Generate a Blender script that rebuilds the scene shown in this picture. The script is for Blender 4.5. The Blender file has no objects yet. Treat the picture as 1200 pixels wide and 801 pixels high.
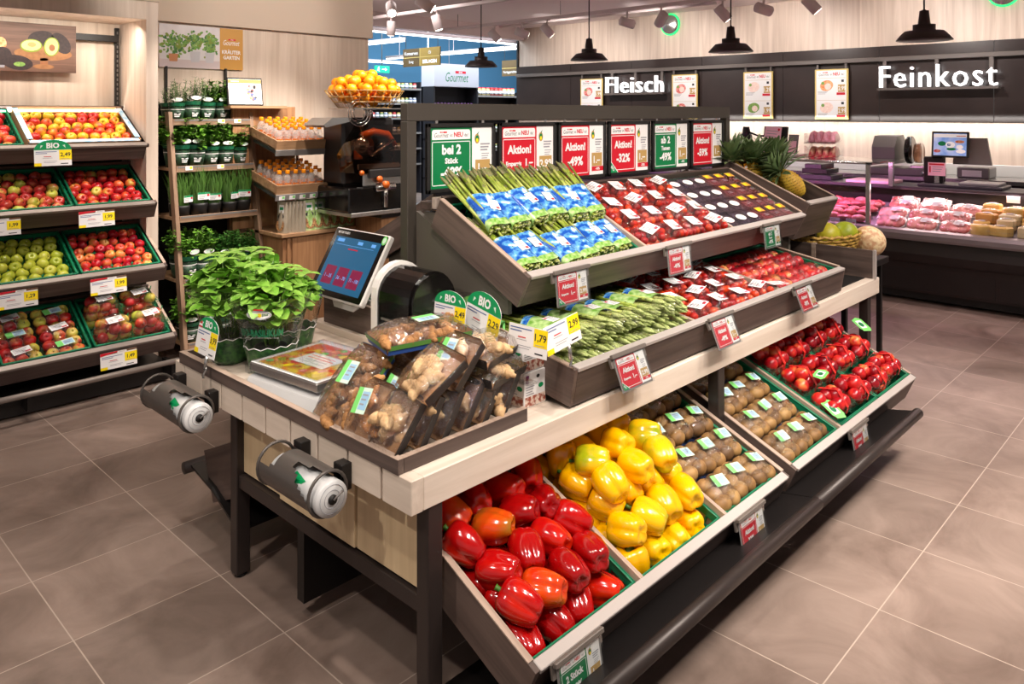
import bpy, math, random
from mathutils import Matrix, Vector
sc = bpy.context.scene
COL = sc.collection
R = math.radians
random.seed(7)

# ------------------------------------------------------------------ camera, world, lights
cam_d = bpy.data.cameras.new('camera'); cam = bpy.data.objects.new('camera', cam_d); COL.objects.link(cam)
cam.location = (0, 0, 1.65)
cam.rotation_euler = (R(90), 0, R(43.715 - 90))
cam_d.sensor_width = 36.0
cam_d.lens = 908.8 / 1200 * 36
cam_d.shift_y = -(400.5 - 132.8) / 1200
cam_d.clip_end = 100
sc.camera = cam
sc.view_settings.view_transform = 'Standard'
sc.view_settings.look = 'None'
sc.view_settings.exposure = 0.0
sc.view_settings.gamma = 1.0
sc.view_settings.use_curve_mapping = False
sc.cycles.use_denoising = True
sc.cycles.max_bounces = 8
sc.cycles.transparent_max_bounces = 24
sc.cycles.caustics_reflective = False
sc.cycles.caustics_refractive = False

world = bpy.data.worlds.new('world'); sc.world = world; world.use_nodes = True
world.node_tree.nodes['Background'].inputs[0].default_value = (1.0, 0.90, 0.84, 1)
world.node_tree.nodes['Background'].inputs[1].default_value = 0.34

WARM = (1.0, 0.90, 0.80)
def spot_light(pos, target, watts, cone=62, col=WARM, radius=0.05, blend=0.5):
    l = bpy.data.lights.new('spot_light', 'SPOT'); l.energy = watts; l.color = col
    l.spot_size = R(cone); l.spot_blend = blend; l.shadow_soft_size = radius
    o = bpy.data.objects.new('spot_light', l); COL.objects.link(o)
    o.location = pos
    o.rotation_euler = (Vector(target) - Vector(pos)).to_track_quat('-Z', 'Y').to_euler()
    return o
def area_light(pos, target, watts, sx, sy, col=WARM):
    l = bpy.data.lights.new('area_light', 'AREA'); l.energy = watts; l.color = col
    l.shape = 'RECTANGLE'; l.size = sx; l.size_y = sy
    o = bpy.data.objects.new('area_light', l); COL.objects.link(o)
    o.location = pos
    o.rotation_euler = (Vector(target) - Vector(pos)).to_track_quat('-Z', 'Y').to_euler()
    return o
K = 1.15
# spots over the aisle on the right, aimed at the long side of the island
for (x, y, tx, ty, tz, w) in ((0.2, 0.5, 1.6, 2.0, .75, 95), (1.7, -0.2, 2.2, 1.7, .7, 120), (2.9, -0.3, 2.9, 1.7, .8, 125), (4.2, -0.2, 3.9, 1.7, .7, 125), (2.3, 0.2, 1.9, 1.5, .4, 95),
                              (3.6, 0.3, 3.7, 1.4, .35, 95), (-0.7, 1.8, 1.5, 2.2, .7, 105), (0.9, 1.0, 2.4, 2.0, 1.1, 90), (5.3, 0.2, 4.6, 1.5, .5, 75),
                              (1.6, 3.4, 1.7, 2.4, .75, 60), (3.0, 3.5, 2.9, 2.2, 1.2, 60), (4.4, 3.5, 4.3, 2.1, 1.2, 70)):
    spot_light((x, y, 3.0), (tx, ty, tz), w * K, 68)
# spots aimed at the fruit wall and herb corner; last two added to brighten the bulkhead
for (x, y, tx, ty, tz, w) in ((0.7, 4.15, 0.95, 5.0, 0.8, 62), (1.45, 4.2, 1.55, 5.0, 0.8, 68), (1.2, 3.4, 1.4, 5.0, 0.5, 30), (2.3, 3.9, 2.45, 5.2, 1.0, 130), (3.05, 3.8, 2.95, 5.1, 1.2, 150), (3.9, 3.5, 3.35, 4.6, 1.4, 190), (2.6, 3.3, 2.6, 5.6, 2.4, 95), (3.8, 3.2, 3.6, 5.6, 2.6, 80)):
    spot_light((x, y, 3.0), (tx, ty, tz), w * K, 56)
# floor of the aisles
for (x, y, tx, ty, w) in ((0.4, 2.2, 0.4, 2.6, 60), (2.6, 0.0, 2.7, 0.0, 170), (4.3, 0.0, 4.6, 0.0, 210), (5.9, 1.2, 6.0, 1.0, 190)):
    spot_light((x, y, 3.0), (tx, ty, 0), w * K, 74, (1, .80, .78) if x > 5 else WARM, blend=.8)  # pink tint past the island imitates rosy spill from the meat counter
# deli counter: neutral on the wall, rosy over the meat
for y in (1.0, 2.6, 4.2, 5.8, 7.4):
    spot_light((7.9, y, 2.95), (9.6, y + .2, 2.2), 120 * K, 84, (1, .92, .86), blend=.9)
for y in (1.5, 2.4, 3.3, 4.6):
    spot_light((7.2, y, 2.8), (7.7, y, .7), (60 if y < 2.5 else 22) * K, 54, (1, .78, .78))
for y0 in (2.6, 4.4):
    area_light((7.62, y0 + .75, 1.17), (7.72, y0 + .75, .6), 15 * K, 1.5, .06, (1.0, .36, .80))
area_light((7.95, 1.5, .93), (7.8, 1.5, .6), 9 * K, 1.9, .06, (1.0, .72, .70))
area_light((9.42, 2.6, 1.60), (9.55, 2.6, 1.2), 26 * K, 6.5, .05, (1, .94, .88))
# light strip behind the top tier of the fruit wall and under its header
area_light((1.3, 5.60, 1.66), (1.3, 5.66, 2.2), 9 * K, 1.35, .04, (1, .92, .82))
area_light((1.3, 5.30, 2.22), (1.3, 5.55, 1.5), 9 * K, 1.3, .05, (1, .90, .78))
# far store hall
area_light((9.8, 10.6, 3.5), (9.8, 11.0, 0), 420 * K, 7, 2.5, (.82, .92, 1.0))
area_light((13, 12.5, 3.2), (13, 16, 1.9), 110 * K, 7, 1.0, (.80, .92, 1.0))  # added panel without a fitting, lifts the blue end wall
area_light((4.5, 7.3, 3.02), (4.5, 7.3, 0), 60 * K, 3.0, 1.5, (1, .9, .86))

# ------------------------------------------------------------------ materials
def S(r, g, b):
    f = lambda c: (c / 255 / 12.92) if c / 255 <= 0.04045 else ((c / 255 + 0.055) / 1.055) ** 2.4
    return (f(r), f(g), f(b), 1)
MATS = {}
def nodes(name):
    m = bpy.data.materials.new(name); m.use_nodes = True
    nt = m.node_tree
    return m, nt, nt.nodes['Principled BSDF']
def mat(name, col, rough=.5, metal=0, spec=.5, emit=None, estr=0, coat=0, noise=None, bump=0, bscale=60, sss=0, alpha=None, trans=0, vary=0):
    """noise = (scale, other colour, contrast)."""
    if name in MATS: return MATS[name]
    m, nt, b = nodes(name)
    b.inputs['Base Color'].default_value = col
    b.inputs['Roughness'].default_value = rough
    b.inputs['Metallic'].default_value = metal
    b.inputs['Specular IOR Level'].default_value = spec
    b.inputs['Coat Weight'].default_value = coat
    b.inputs['Coat Roughness'].default_value = .1
    if trans: b.inputs['Transmission Weight'].default_value = trans
    if emit: b.inputs['Emission Color'].default_value = emit; b.inputs['Emission Strength'].default_value = estr
    tc = nt.nodes.new('ShaderNodeTexCoord')
    last = None
    if noise:
        n = nt.nodes.new('ShaderNodeTexNoise'); n.inputs['Scale'].default_value = noise[0]; n.inputs['Detail'].default_value = 4
        nt.links.new(tc.outputs['Object'], n.inputs['Vector'])
        r = nt.nodes.new('ShaderNodeValToRGB'); c = noise[2]
        r.color_ramp.elements[0].position = .5 - c; r.color_ramp.elements[0].color = col
        r.color_ramp.elements[1].position = .5 + c; r.color_ramp.elements[1].color = noise[1]
        nt.links.new(n.outputs['Fac'], r.inputs['Fac']); last = r.outputs['Color']
    if vary:
        oi = nt.nodes.new('ShaderNodeObjectInfo'); h = nt.nodes.new('ShaderNodeHueSaturation')
        mr = nt.nodes.new('ShaderNodeMapRange'); mr.inputs['To Min'].default_value = 1 - vary; mr.inputs['To Max'].default_value = 1 + vary
        nt.links.new(oi.outputs['Random'], mr.inputs['Value']); nt.links.new(mr.outputs['Result'], h.inputs['Value'])
        if last: nt.links.new(last, h.inputs['Color'])
        else: h.inputs['Color'].default_value = col
        last = h.outputs['Color']
    if last: nt.links.new(last, b.inputs['Base Color'])
    if bump:
        n2 = nt.nodes.new('ShaderNodeTexNoise'); n2.inputs['Scale'].default_value = bscale; n2.inputs['Detail'].default_value = 3
        nt.links.new(tc.outputs['Object'], n2.inputs['Vector'])
        bp = nt.nodes.new('ShaderNodeBump'); bp.inputs['Strength'].default_value = bump; bp.inputs['Distance'].default_value = .01
        nt.links.new(n2.outputs['Fac'], bp.inputs['Height']); nt.links.new(bp.outputs['Normal'], b.inputs['Normal'])
    MATS[name] = m
    return m
def wood(name, c0, c1, axis='x', plank=None, pax='x', rough=.5, sc_=1.0, pvar=.12):
    """grain runs along axis; plank = board width measured along pax."""
    m, nt, b = nodes(name); L = nt.links.new
    tc = nt.nodes.new('ShaderNodeTexCoord'); mp = nt.nodes.new('ShaderNodeMapping')
    s = {'x': (1.3, 26, 26), 'y': (26, 1.3, 26), 'z': (26, 26, 1.3)}[axis]
    mp.inputs['Scale'].default_value = [k * sc_ for k in s]
    L(tc.outputs['Object'], mp.inputs['Vector'])
    vec = mp.outputs['Vector']
    hue = None
    if plank:
        sx = nt.nodes.new('ShaderNodeSeparateXYZ'); L(tc.outputs['Object'], sx.inputs[0])
        dv = nt.nodes.new('ShaderNodeMath'); dv.operation = 'DIVIDE'; dv.inputs[1].default_value = plank
        L(sx.outputs['xyz'.index(pax)], dv.inputs[0])
        fl = nt.nodes.new('ShaderNodeMath'); fl.operation = 'FLOOR'; L(dv.outputs[0], fl.inputs[0])
        wn = nt.nodes.new('ShaderNodeTexWhiteNoise'); wn.noise_dimensions = '1D'; L(fl.outputs[0], wn.inputs['W'])
        ad = nt.nodes.new('ShaderNodeVectorMath'); ad.operation = 'MULTIPLY_ADD'
        ad.inputs[1].default_value = (9, 9, 9); L(wn.outputs['Color'], ad.inputs[0]); L(vec, ad.inputs[2]); vec = ad.outputs[0]
        hue = wn.outputs['Value']
    n = nt.nodes.new('ShaderNodeTexNoise'); n.inputs['Scale'].default_value = 1; n.inputs['Detail'].default_value = 6
    n.inputs['Roughness'].default_value = .6; n.inputs['Distortion'].default_value = .6
    L(vec, n.inputs['Vector'])
    r = nt.nodes.new('ShaderNodeValToRGB')
    r.color_ramp.elements[0].position = .30; r.color_ramp.elements[0].color = c0
    r.color_ramp.elements[1].position = .66; r.color_ramp.elements[1].color = c1
    L(n.outputs['Fac'], r.inputs['Fac'])
    out = r.outputs['Color']
    if hue:
        h = nt.nodes.new('ShaderNodeHueSaturation'); mr = nt.nodes.new('ShaderNodeMapRange')
        mr.inputs['To Min'].default_value = 1 - pvar; mr.inputs['To Max'].default_value = 1 + pvar
        L(hue, mr.inputs['Value']); L(mr.outputs['Result'], h.inputs['Value']); L(out, h.inputs['Color']); out = h.outputs['Color']
    L(out, b.inputs['Base Color'])
    b.inputs['Roughness'].default_value = rough
    MATS[name] = m
    return m
def film_mat(name, tint=(1, 1, 1, 1), base=.13, rough=.08, bump=.6, bscale=45):
    """clear wrapping film: mostly see-through with crinkled highlights"""
    m = bpy.data.materials.new(name); m.use_nodes = True; nt = m.node_tree; nt.nodes.clear(); L = nt.links.new
    out = nt.nodes.new('ShaderNodeOutputMaterial'); mx = nt.nodes.new('ShaderNodeMixShader')
    t = nt.nodes.new('ShaderNodeBsdfTransparent'); t.inputs[0].default_value = tint
    g = nt.nodes.new('ShaderNodeBsdfGlossy'); g.inputs['Roughness'].default_value = rough
    fr = nt.nodes.new('ShaderNodeLayerWeight'); fr.inputs['Blend'].default_value = .5
    pw = nt.nodes.new('ShaderNodeMath'); pw.operation = 'POWER'; pw.inputs[1].default_value = 3.5; L(fr.outputs['Facing'], pw.inputs[0])
    ad = nt.nodes.new('ShaderNodeMath'); ad.operation = 'ADD'; ad.inputs[1].default_value = base; ad.use_clamp = True
    if bump:
        tc = nt.nodes.new('ShaderNodeTexCoord'); n = nt.nodes.new('ShaderNodeTexNoise'); n.inputs['Scale'].default_value = bscale
        n.inputs['Detail'].default_value = 2; n.inputs['Distortion'].default_value = 1.5
        bp = nt.nodes.new('ShaderNodeBump'); bp.inputs['Strength'].default_value = bump; bp.inputs['Distance'].default_value = .02
        L(tc.outputs['Object'], n.inputs['Vector']); L(n.outputs['Fac'], bp.inputs['Height'])
        L(bp.outputs['Normal'], g.inputs['Normal']); L(bp.outputs['Normal'], fr.inputs['Normal'])
    L(pw.outputs[0], ad.inputs[0]); L(ad.outputs[0], mx.inputs[0]); L(t.outputs[0], mx.inputs[1]); L(g.outputs[0], mx.inputs[2]); L(mx.outputs[0], out.inputs[0])
    MATS[name] = m
    return m
def floor_mat():
    m, nt, b = nodes('floor_tiles'); L = nt.links.new
    tc = nt.nodes.new('ShaderNodeTexCoord'); mp = nt.nodes.new('ShaderNodeMapping')
    mp.inputs['Location'].default_value = (-0.806, -0.90, 0)
    L(tc.outputs['Object'], mp.inputs['Vector'])
    br = nt.nodes.new('ShaderNodeTexBrick'); br.offset = 0; br.squash = 1
    br.inputs['Scale'].default_value = 1; br.inputs['Brick Width'].default_value = .476; br.inputs['Row Height'].default_value = .4425
    br.inputs['Mortar Size'].default_value = .0022; br.inputs['Mortar Smooth'].default_value = .2; br.inputs['Bias'].default_value = 0
    br.inputs['Color1'].default_value = (.42, .42, .42, 1); br.inputs['Color2'].default_value = (.58, .58, .58, 1); br.inputs['Mortar'].default_value = (.5, .5, .5, 1)
    L(mp.outputs['Vector'], br.inputs['Vector'])
    n = nt.nodes.new('ShaderNodeTexNoise'); n.inputs['Scale'].default_value = 2.6; n.inputs['Detail'].default_value = 7; n.inputs['Roughness'].default_value = .62; n.inputs['Distortion'].default_value = .8
    L(tc.outputs['Object'], n.inputs['Vector'])
    r = nt.nodes.new('ShaderNodeValToRGB'); r.color_ramp.elements[0].position = .30; r.color_ramp.elements[0].color = S(106, 89, 80)
    r.color_ramp.elements[1].position = .72; r.color_ramp.elements[1].color = S(150, 131, 121)
    L(n.outputs['Fac'], r.inputs['Fac'])
    ov = nt.nodes.new('ShaderNodeMix'); ov.data_type = 'RGBA'; ov.blend_type = 'OVERLAY'; ov.inputs[0].default_value = .8
    L(r.outputs['Color'], ov.inputs[6]); L(br.outputs['Color'], ov.inputs[7])
    mx = nt.nodes.new('ShaderNodeMix'); mx.data_type = 'RGBA'
    L(br.outputs['Fac'], mx.inputs[0]); L(ov.outputs[2], mx.inputs[6]); mx.inputs[7].default_value = S(176, 160, 148)
    L(mx.outputs[2], b.inputs['Base Color'])
    rr = nt.nodes.new('ShaderNodeMapRange'); rr.inputs['To Min'].default_value = .38; rr.inputs['To Max'].default_value = .55
    L(n.outputs['Fac'], rr.inputs['Value']); L(rr.outputs['Result'], b.inputs['Roughness'])
    MATS['floor_tiles'] = m
    return m
def fruit_mat(name, stops, scale=9, rough=.28, vary=.12, axis=.8, speck=0, coat=0):
    """skin whose colour blotches over the fruit and differs from fruit to fruit"""
    m, nt, b = nodes(name); L = nt.links.new
    tc = nt.nodes.new('ShaderNodeTexCoord'); oi = nt.nodes.new('ShaderNodeObjectInfo')
    ad = nt.nodes.new('ShaderNodeVectorMath'); ad.operation = 'MULTIPLY_ADD'
    cb = nt.nodes.new('ShaderNodeCombineXYZ'); L(oi.outputs['Random'], cb.inputs[0]); L(oi.outputs['Random'], cb.inputs[1])
    ad.inputs[1].default_value = (37, 91, 13); L(cb.outputs[0], ad.inputs[0]); L(tc.outputs['Object'], ad.inputs[2])
    n = nt.nodes.new('ShaderNodeTexNoise'); n.inputs['Scale'].default_value = scale; n.inputs['Detail'].default_value = 3
    L(ad.outputs[0], n.inputs['Vector'])
    mm = nt.nodes.new('ShaderNodeMath'); mm.operation = 'MULTIPLY_ADD'; mm.inputs[1].default_value = vary * 2; L(oi.outputs['Random'], mm.inputs[0])
    sb = nt.nodes.new('ShaderNodeMath'); sb.operation = 'SUBTRACT'; sb.inputs[1].default_value = vary; L(n.outputs['Fac'], sb.inputs[0]); L(sb.outputs[0], mm.inputs[2])
    r = nt.nodes.new('ShaderNodeValToRGB'); el = r.color_ramp.elements
    while len(el) < len(stops): el.new(.5)
    for e, (p, c) in zip(el, stops): e.position = p; e.color = c
    L(mm.outputs[0], r.inputs['Fac']); L(r.outputs['Color'], b.inputs['Base Color'])
    b.inputs['Roughness'].default_value = rough; b.inputs['Coat Weight'].default_value = coat; b.inputs['Coat Roughness'].default_value = .06
    MATS[name] = m
    return m

wood('ash_wall', S(196, 176, 158), S(222, 206, 190), 'z', .31, 'x', sc_=.6, pvar=.05)
wood('ash_wall_y', S(190, 170, 154), S(216, 199, 184), 'z', .31, 'y', sc_=.6, pvar=.06)
wood('ash_x', S(205, 188, 172), S(228, 214, 200), 'x', sc_=.8)
wood('ash_y', S(200, 183, 167), S(224, 209, 194), 'y', sc_=.8)
wood('ash_z', S(202, 176, 138), S(220, 196, 158), 'z', sc_=.8)
wood('dark_x', S(48, 37, 34), S(88, 72, 66), 'x', sc_=1.0)
wood('dark_y', S(60, 48, 44), S(104, 87, 80), 'y', sc_=1.0)
wood('rim_x', S(150, 132, 122), S(178, 162, 152), 'x', sc_=1.2)
wood('rim_y', S(150, 128, 114), S(186, 164, 148), 'y', sc_=1.2)
wood('oak_x', S(140, 104, 74), S(186, 148, 112), 'x', sc_=1.0)
wood('oak_z', S(128, 88, 58), S(170, 126, 88), 'z', sc_=1.0)
wood('old_x', S(120, 92, 72), S(160, 130, 106), 'x', sc_=1.2)
wood('old_z', S(120, 92, 72), S(160, 130, 106), 'z', sc_=1.2)
floor_mat()
mat('ceiling_paint', S(244, 230, 230), .9)
mat('bulkhead_paint', S(206, 190, 174), .9)
mat('blue_wall', S(92, 150, 190), .8)
mat('blue_ceiling', S(90, 110, 130), .8)
mat('band_dark', S(40, 31, 30), .3, noise=(3, S(54, 43, 41), .25))
mat('bar_grey', S(98, 90, 86), .5)
mat('frame_metal', S(74, 68, 62), .42, .3)
mat('leg_metal', S(52, 44, 42), .4, .3)
mat('black_metal', S(26, 23, 23), .4, .2)
mat('riser_metal', S(92, 86, 78), .5, .2)
mat('rim_metal', S(184, 176, 172), .45, .2)
mat('rim_grey', S(112, 104, 98), .5, .2)
mat('rail_metal', S(150, 140, 134), .4, .5)
mat('crate_green', S(12, 122, 84), .4)
mat('crate_dark', S(10, 84, 60), .45)
mat('white_plastic', S(225, 222, 218), .4)
mat('grey_plastic', S(120, 116, 114), .45)
mat('dark_plastic', S(40, 38, 38), .3)
mat('black_gloss', S(14, 12, 12), .12, spec=.6)
mat('black', S(16, 14, 14), .6)
mat('steel', S(190, 188, 186), .25, .9)
mat('chrome', S(210, 208, 206), .12, 1)
mat('paper', S(238, 236, 236), .6)
mat('paper_pink', S(240, 190, 205), .6)
mat('ink', S(40, 38, 44), .6)
mat('ink_grey', S(150, 150, 158), .6)
mat('ink_blue', S(90, 110, 160), .6)
mat('red', S(204, 16, 40), .45)
mat('sign_green', S(0, 118, 66), .45)
mat('bio_green', S(0, 146, 84), .45)
mat('yellow_print', S(252, 224, 10), .5)
mat('gold', S(186, 150, 90), .5)
mat('gold_panel', S(200, 146, 60), .5)
mat('poster_edge', S(214, 188, 110), .5)
mat('lit_soft', S(236, 232, 228), .4, emit=(1, .98, .95, 1), estr=.35)
mat('lit_white', S(255, 255, 255), .5, emit=(1, 1, 1, 1), estr=1.0)
mat('tube_light', (1, 1, 1, 1), .5, emit=(.9, .96, 1, 1), estr=5.0)
mat('lamp_bulb', (1, 1, 1, 1), .5, emit=(1, .9, .78, 1), estr=9.0)
mat('lamp_shell', S(44, 36, 33), .42, .2)
mat('lamp_inside', S(232, 214, 200), .6)
mat('spot_white', S(214, 200, 198), .5)
mat('cardboard', S(166, 128, 90), .8)
mat('tray_brown', S(104, 70, 46), .7); mat('kraft', S(158, 116, 78), .7)
mat('tray_black', S(36, 30, 28), .5)
mat('leaf', S(72, 128, 34), .45, noise=(25, S(118, 168, 56), .2), vary=.1)
mat('leaf_basil', S(98, 160, 40), .34, noise=(22, S(160, 204, 92), .22))
mat('leaf_dark', S(38, 92, 30), .5, noise=(25, S(66, 122, 40), .2), vary=.12)
mat('leaf_rosemary', S(70, 104, 62), .6, vary=.1)
mat('chive', S(84, 126, 52), .5, vary=.1)
mat('stalk', S(98, 128, 60), .5)
mat('soil', S(40, 30, 24), .9)
mat('pot_black', S(28, 27, 28), .5)
mat('pot_print', S(40, 84, 54), .5, noise=(40, S(24, 54, 36), .1))
mat('sleeve_green', S(18, 112, 74), .45)
mat('peduncle', S(66, 112, 30), .5)
film_mat('film')
film_mat('film_red', (1, .96, .95, 1), .06)
mm_ = film_mat('bottle_pale_sheen', (1, 1, 1, 1), .0); nn_ = mm_.node_tree; nn_.nodes['Mix Shader'].inputs[0].default_value = .26
for l_ in list(nn_.links):
    if l_.to_socket == nn_.nodes['Mix Shader'].inputs[0]: nn_.links.remove(l_)
pb_ = nn_.nodes.new('ShaderNodeBsdfPrincipled'); pb_.inputs['Base Color'].default_value = S(238, 230, 224); pb_.inputs['Roughness'].default_value = .12; nn_.links.new(pb_.outputs[0], nn_.nodes['Mix Shader'].inputs[2])  # white diffuse mixed in imitates pale highlights on clear bottles
film_mat('clear_plastic', (.97, .98, .98, 1), .05, .05, 0)
film_mat('glass', (.95, .98, .97, 1), .02, .02, 0)
film_mat('smoke_plastic', (.50, .36, .28, 1), .05, .05, 0)
film_mat('bag_film', (.97, .99, .97, 1), .03, .12, .5, 18)

# ------------------------------------------------------------------ mesh builder
I4 = Matrix.Identity(4)
def T(x, y, z): return Matrix.Translation((x, y, z))
def RX(a): return Matrix.Rotation(R(a), 4, 'X')
def RY(a): return Matrix.Rotation(R(a), 4, 'Y')
def RZ(a): return Matrix.Rotation(R(a), 4, 'Z')
def frame(o, u, v, w):
    """matrix with origin o and axes u, v, w"""
    u, v, w = Vector(u).normalized(), Vector(v).normalized(), Vector(w).normalized()
    m = Matrix.Identity(4)
    for i, a in enumerate((u, v, w)):
        for k in range(3): m[k][i] = a[k]
    m[0][3], m[1][3], m[2][3] = o
    return m
class MB:
    def __init__(s): s.v = []; s.f = []; s.m = []; s.s = []; s.mats = []; s.M = I4
    def mi(s, name):
        if name not in s.mats: s.mats.append(name)
        return s.mats.index(name)
    def add(s, verts, faces, m, smooth=False, M=None):
        X = s.M if M is None else s.M @ M
        b = len(s.v); k = s.mi(m)
        s.v += [tuple(X @ Vector(p)) for p in verts]
        for f in faces: s.f.append([b + i for i in f]); s.m.append(k); s.s.append(smooth)
        return s
    def box(s, x0, x1, y0, y1, z0, z1, m, b=0, M=None):
        if b <= 0:
            v = [(x, y, z) for z in (z0, z1) for y in (y0, y1) for x in (x0, x1)]
            return s.add(v, [(0, 2, 3, 1), (4, 5, 7, 6), (0, 1, 5, 4), (2, 6, 7, 3), (0, 4, 6, 2), (1, 3, 7, 5)], m, False, M)
        b = min(b, abs(x1 - x0) / 2.01, abs(y1 - y0) / 2.01, abs(z1 - z0) / 2.01)
        v = []; idx = {}
        for ax in range(3):
            for cx in (0, 1):
                for cy in (0, 1):
                    for cz in (0, 1):
                        p = [(x0, x1)[cx], (y0, y1)[cy], (z0, z1)[cz]]; c = (cx, cy, cz)
                        for a in range(3):
                            if a != ax: p[a] += b if c[a] == 0 else -b
                        idx[(ax,) + c] = len(v); v.append(tuple(p))
        f = []
        for ax in range(3):
            o = [a for a in range(3) if a != ax]
            for side in (0, 1):
                q = []
                for (i, j) in ((0, 0), (1, 0), (1, 1), (0, 1)):
                    c = [0, 0, 0]; c[ax] = side; c[o[0]] = i; c[o[1]] = j; q.append(idx[(ax,) + tuple(c)])
                flip = (side == 0) != (ax == 1)
                f.append(q[::-1] if flip else q)
        for ax in range(3):
            o = [a for a in range(3) if a != ax]
            for i in (0, 1):
                for j in (0, 1):
                    c0 = [0, 0, 0]; c0[o[0]] = i; c0[o[1]] = j; c1 = list(c0); c1[ax] = 1
                    f.append([idx[(o[0],) + tuple(c0)], idx[(o[0],) + tuple(c1)], idx[(o[1],) + tuple(c1)], idx[(o[1],) + tuple(c0)]])
        for cx in (0, 1):
            for cy in (0, 1):
                for cz in (0, 1): f.append([idx[(a, cx, cy, cz)] for a in range(3)])
        return s.add(v, f, m, False, M)
    def quad(s, a, b, c, d, m, M=None): return s.add([a, b, c, d], [(0, 1, 2, 3)], m, False, M)
    def lathe(s, prof, m, n=20, smooth=True, M=None, mod=None):
        """prof: (r, z) list, bottom to top; mod(theta, i) scales r"""
        v = []; f = []
        for i, (r, z) in enumerate(prof):
            for k in range(n):
                t = 2 * math.pi * k / n; q = r * (mod(t, i) if mod else 1)
                v.append((q * math.cos(t), q * math.sin(t), z))
        for i in range(len(prof) - 1):
            for k in range(n):
                k2 = (k + 1) % n
                f.append((i * n + k, i * n + k2, (i + 1) * n + k2, (i + 1) * n + k))
        f.append(tuple(range(n))[::-1]); f.append(tuple((len(prof) - 1) * n + k for k in range(n)))
        return s.add(v, f, m, smooth, M)
    def tube(s, pts, r, m, n=8, smooth=True, M=None, closed=False, cap=True):
        """round bar along pts; r may be one number or one per point"""
        pts = [Vector(p) for p in pts]; N = len(pts)
        rr = r if isinstance(r, (list, tuple)) else [r] * N
        v = []; f = []; up = None
        for i, p in enumerate(pts):
            if closed: d = pts[(i + 1) % N] - pts[i - 1]
            else: d = pts[min(i + 1, N - 1)] - pts[max(i - 1, 0)]
            d = d.normalized() if d.length > 1e-9 else Vector((0, 0, 1))
            if up is None or abs(up.dot(d)) > .98:
                up = Vector((0, 0, 1)) if abs(d.z) < .9 else Vector((1, 0, 0))
            a = d.cross(up).normalized(); b = a.cross(d).normalized(); up = b
            for k in range(n):
                t = 2 * math.pi * k / n
                v.append(tuple(p + (a * math.cos(t) + b * math.sin(t)) * rr[i]))
        for i in range(N if closed else N - 1):
            j = (i + 1) % N
            for k in range(n):
                k2 = (k + 1) % n; f.append((i * n + k, i * n + k2, j * n + k2, j * n + k))
        if not closed and cap: f.append(tuple(range(n))[::-1]); f.append(tuple((N - 1) * n + k for k in range(n)))
        return s.add(v, f, m, smooth, M)
    def prism(s, poly, lo, hi, axis, m, M=None):
        """poly in the two other axes (x,y / x,z / y,z order), extruded lo..hi along axis"""
        def P(p, t): return {'x': (t, p[0], p[1]), 'y': (p[0], t, p[1]), 'z': (p[0], p[1], t)}[axis]
        n = len(poly); v = [P(p, lo) for p in poly] + [P(p, hi) for p in poly]
        f = [tuple(range(n))[::-1], tuple(range(n, 2 * n))] + [(k, (k + 1) % n, n + (k + 1) % n, n + k) for k in range(n)]
        return s.add(v, f, m, False, M)
    def sphere(s, c, r, m, n=14, k=9, sc_=(1, 1, 1), M=None):
        prof = [(max(1e-4, r * math.sin(math.pi * i / k)), -r * math.cos(math.pi * i / k)) for i in range(k + 1)]
        X = T(*c) @ Matrix.Diagonal((*sc_, 1)); return s.lathe(prof, m, n, True, X if M is None else M @ X)
    def leaf(s, base, d, up, L, W, m, bend=.3, fold=.25, seg=3, rnd=False):
        """pointed oval blade, folded along its midrib and curving down along its length"""
        d = Vector(d).normalized(); up = Vector(up); sd = d.cross(up)
        if sd.length < 1e-4: sd = d.cross(Vector((1, 0, 0)))
        sd.normalize(); up = sd.cross(d).normalized(); p = Vector(base)
        v = []; f = []
        for i in range(seg + 1):
            t = i / seg; w = W * .5 * math.sin(math.pi * (t * .86 + .07)) ** .8 if i < seg else W * .04
            if rnd: w = W * .5 * max(.03, 1 - ((t - .46) / .55) ** 2) ** .5
            c = p + d * (L * t) - up * (bend * L * t * t)
            v += [tuple(c - sd * w + up * (w * fold)), tuple(c), tuple(c + sd * w + up * (w * fold))]
        for i in range(seg):
            a = i * 3; f += [(a, a + 1, a + 4, a + 3), (a + 1, a + 2, a + 5, a + 4)]
        return s.add(v, f, m, True)
def mesh_of(name, mb):
    me = bpy.data.meshes.new(name); me.from_pydata(mb.v, [], mb.f)
    for n in mb.mats: me.materials.append(MATS[n])
    me.polygons.foreach_set('material_index', mb.m); me.polygons.foreach_set('use_smooth', mb.s)
    me.update(); return me
def tag(o, label=None, cat=None, group=None, kind=None):
    for k, v in (('label', label), ('category', cat), ('group', group), ('kind', kind)):
        if v: o[k] = v
    return o
def link(name, me, parent=None):
    o = bpy.data.objects.new(name, me); COL.objects.link(o)
    if parent: o.parent = parent
    return o
def part(name, mb, parent, label=None, kind=None):
    """mb in the parent's own coordinates"""
    o = link(name, mesh_of(name, mb), parent)
    return tag(o, label, kind=kind)
def wpart(name, mb, parent, label=None, kind=None):
    """mb in world coordinates; the parent (unrotated) sits at its base"""
    L = Vector((0, 0, 0)); p = parent
    while p: L += p.location; p = p.parent
    mb.v = [(x - L.x, y - L.y, z - L.z) for x, y, z in mb.v]
    return part(name, mb, parent, label, kind)
def base_of(mb):
    xs, ys, zs = zip(*mb.v)
    return ((min(xs) + max(xs)) / 2, (min(ys) + max(ys)) / 2, min(zs))
def solid(name, mb, label=None, cat=None, group=None, kind=None):
    """one top-level mesh built in world coordinates, origin moved to its base"""
    b = base_of(mb); mb.v = [(x - b[0], y - b[1], z - b[2]) for x, y, z in mb.v]
    o = link(name, mesh_of(name, mb)); o.location = b
    return tag(o, label, cat, group, kind)
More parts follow.
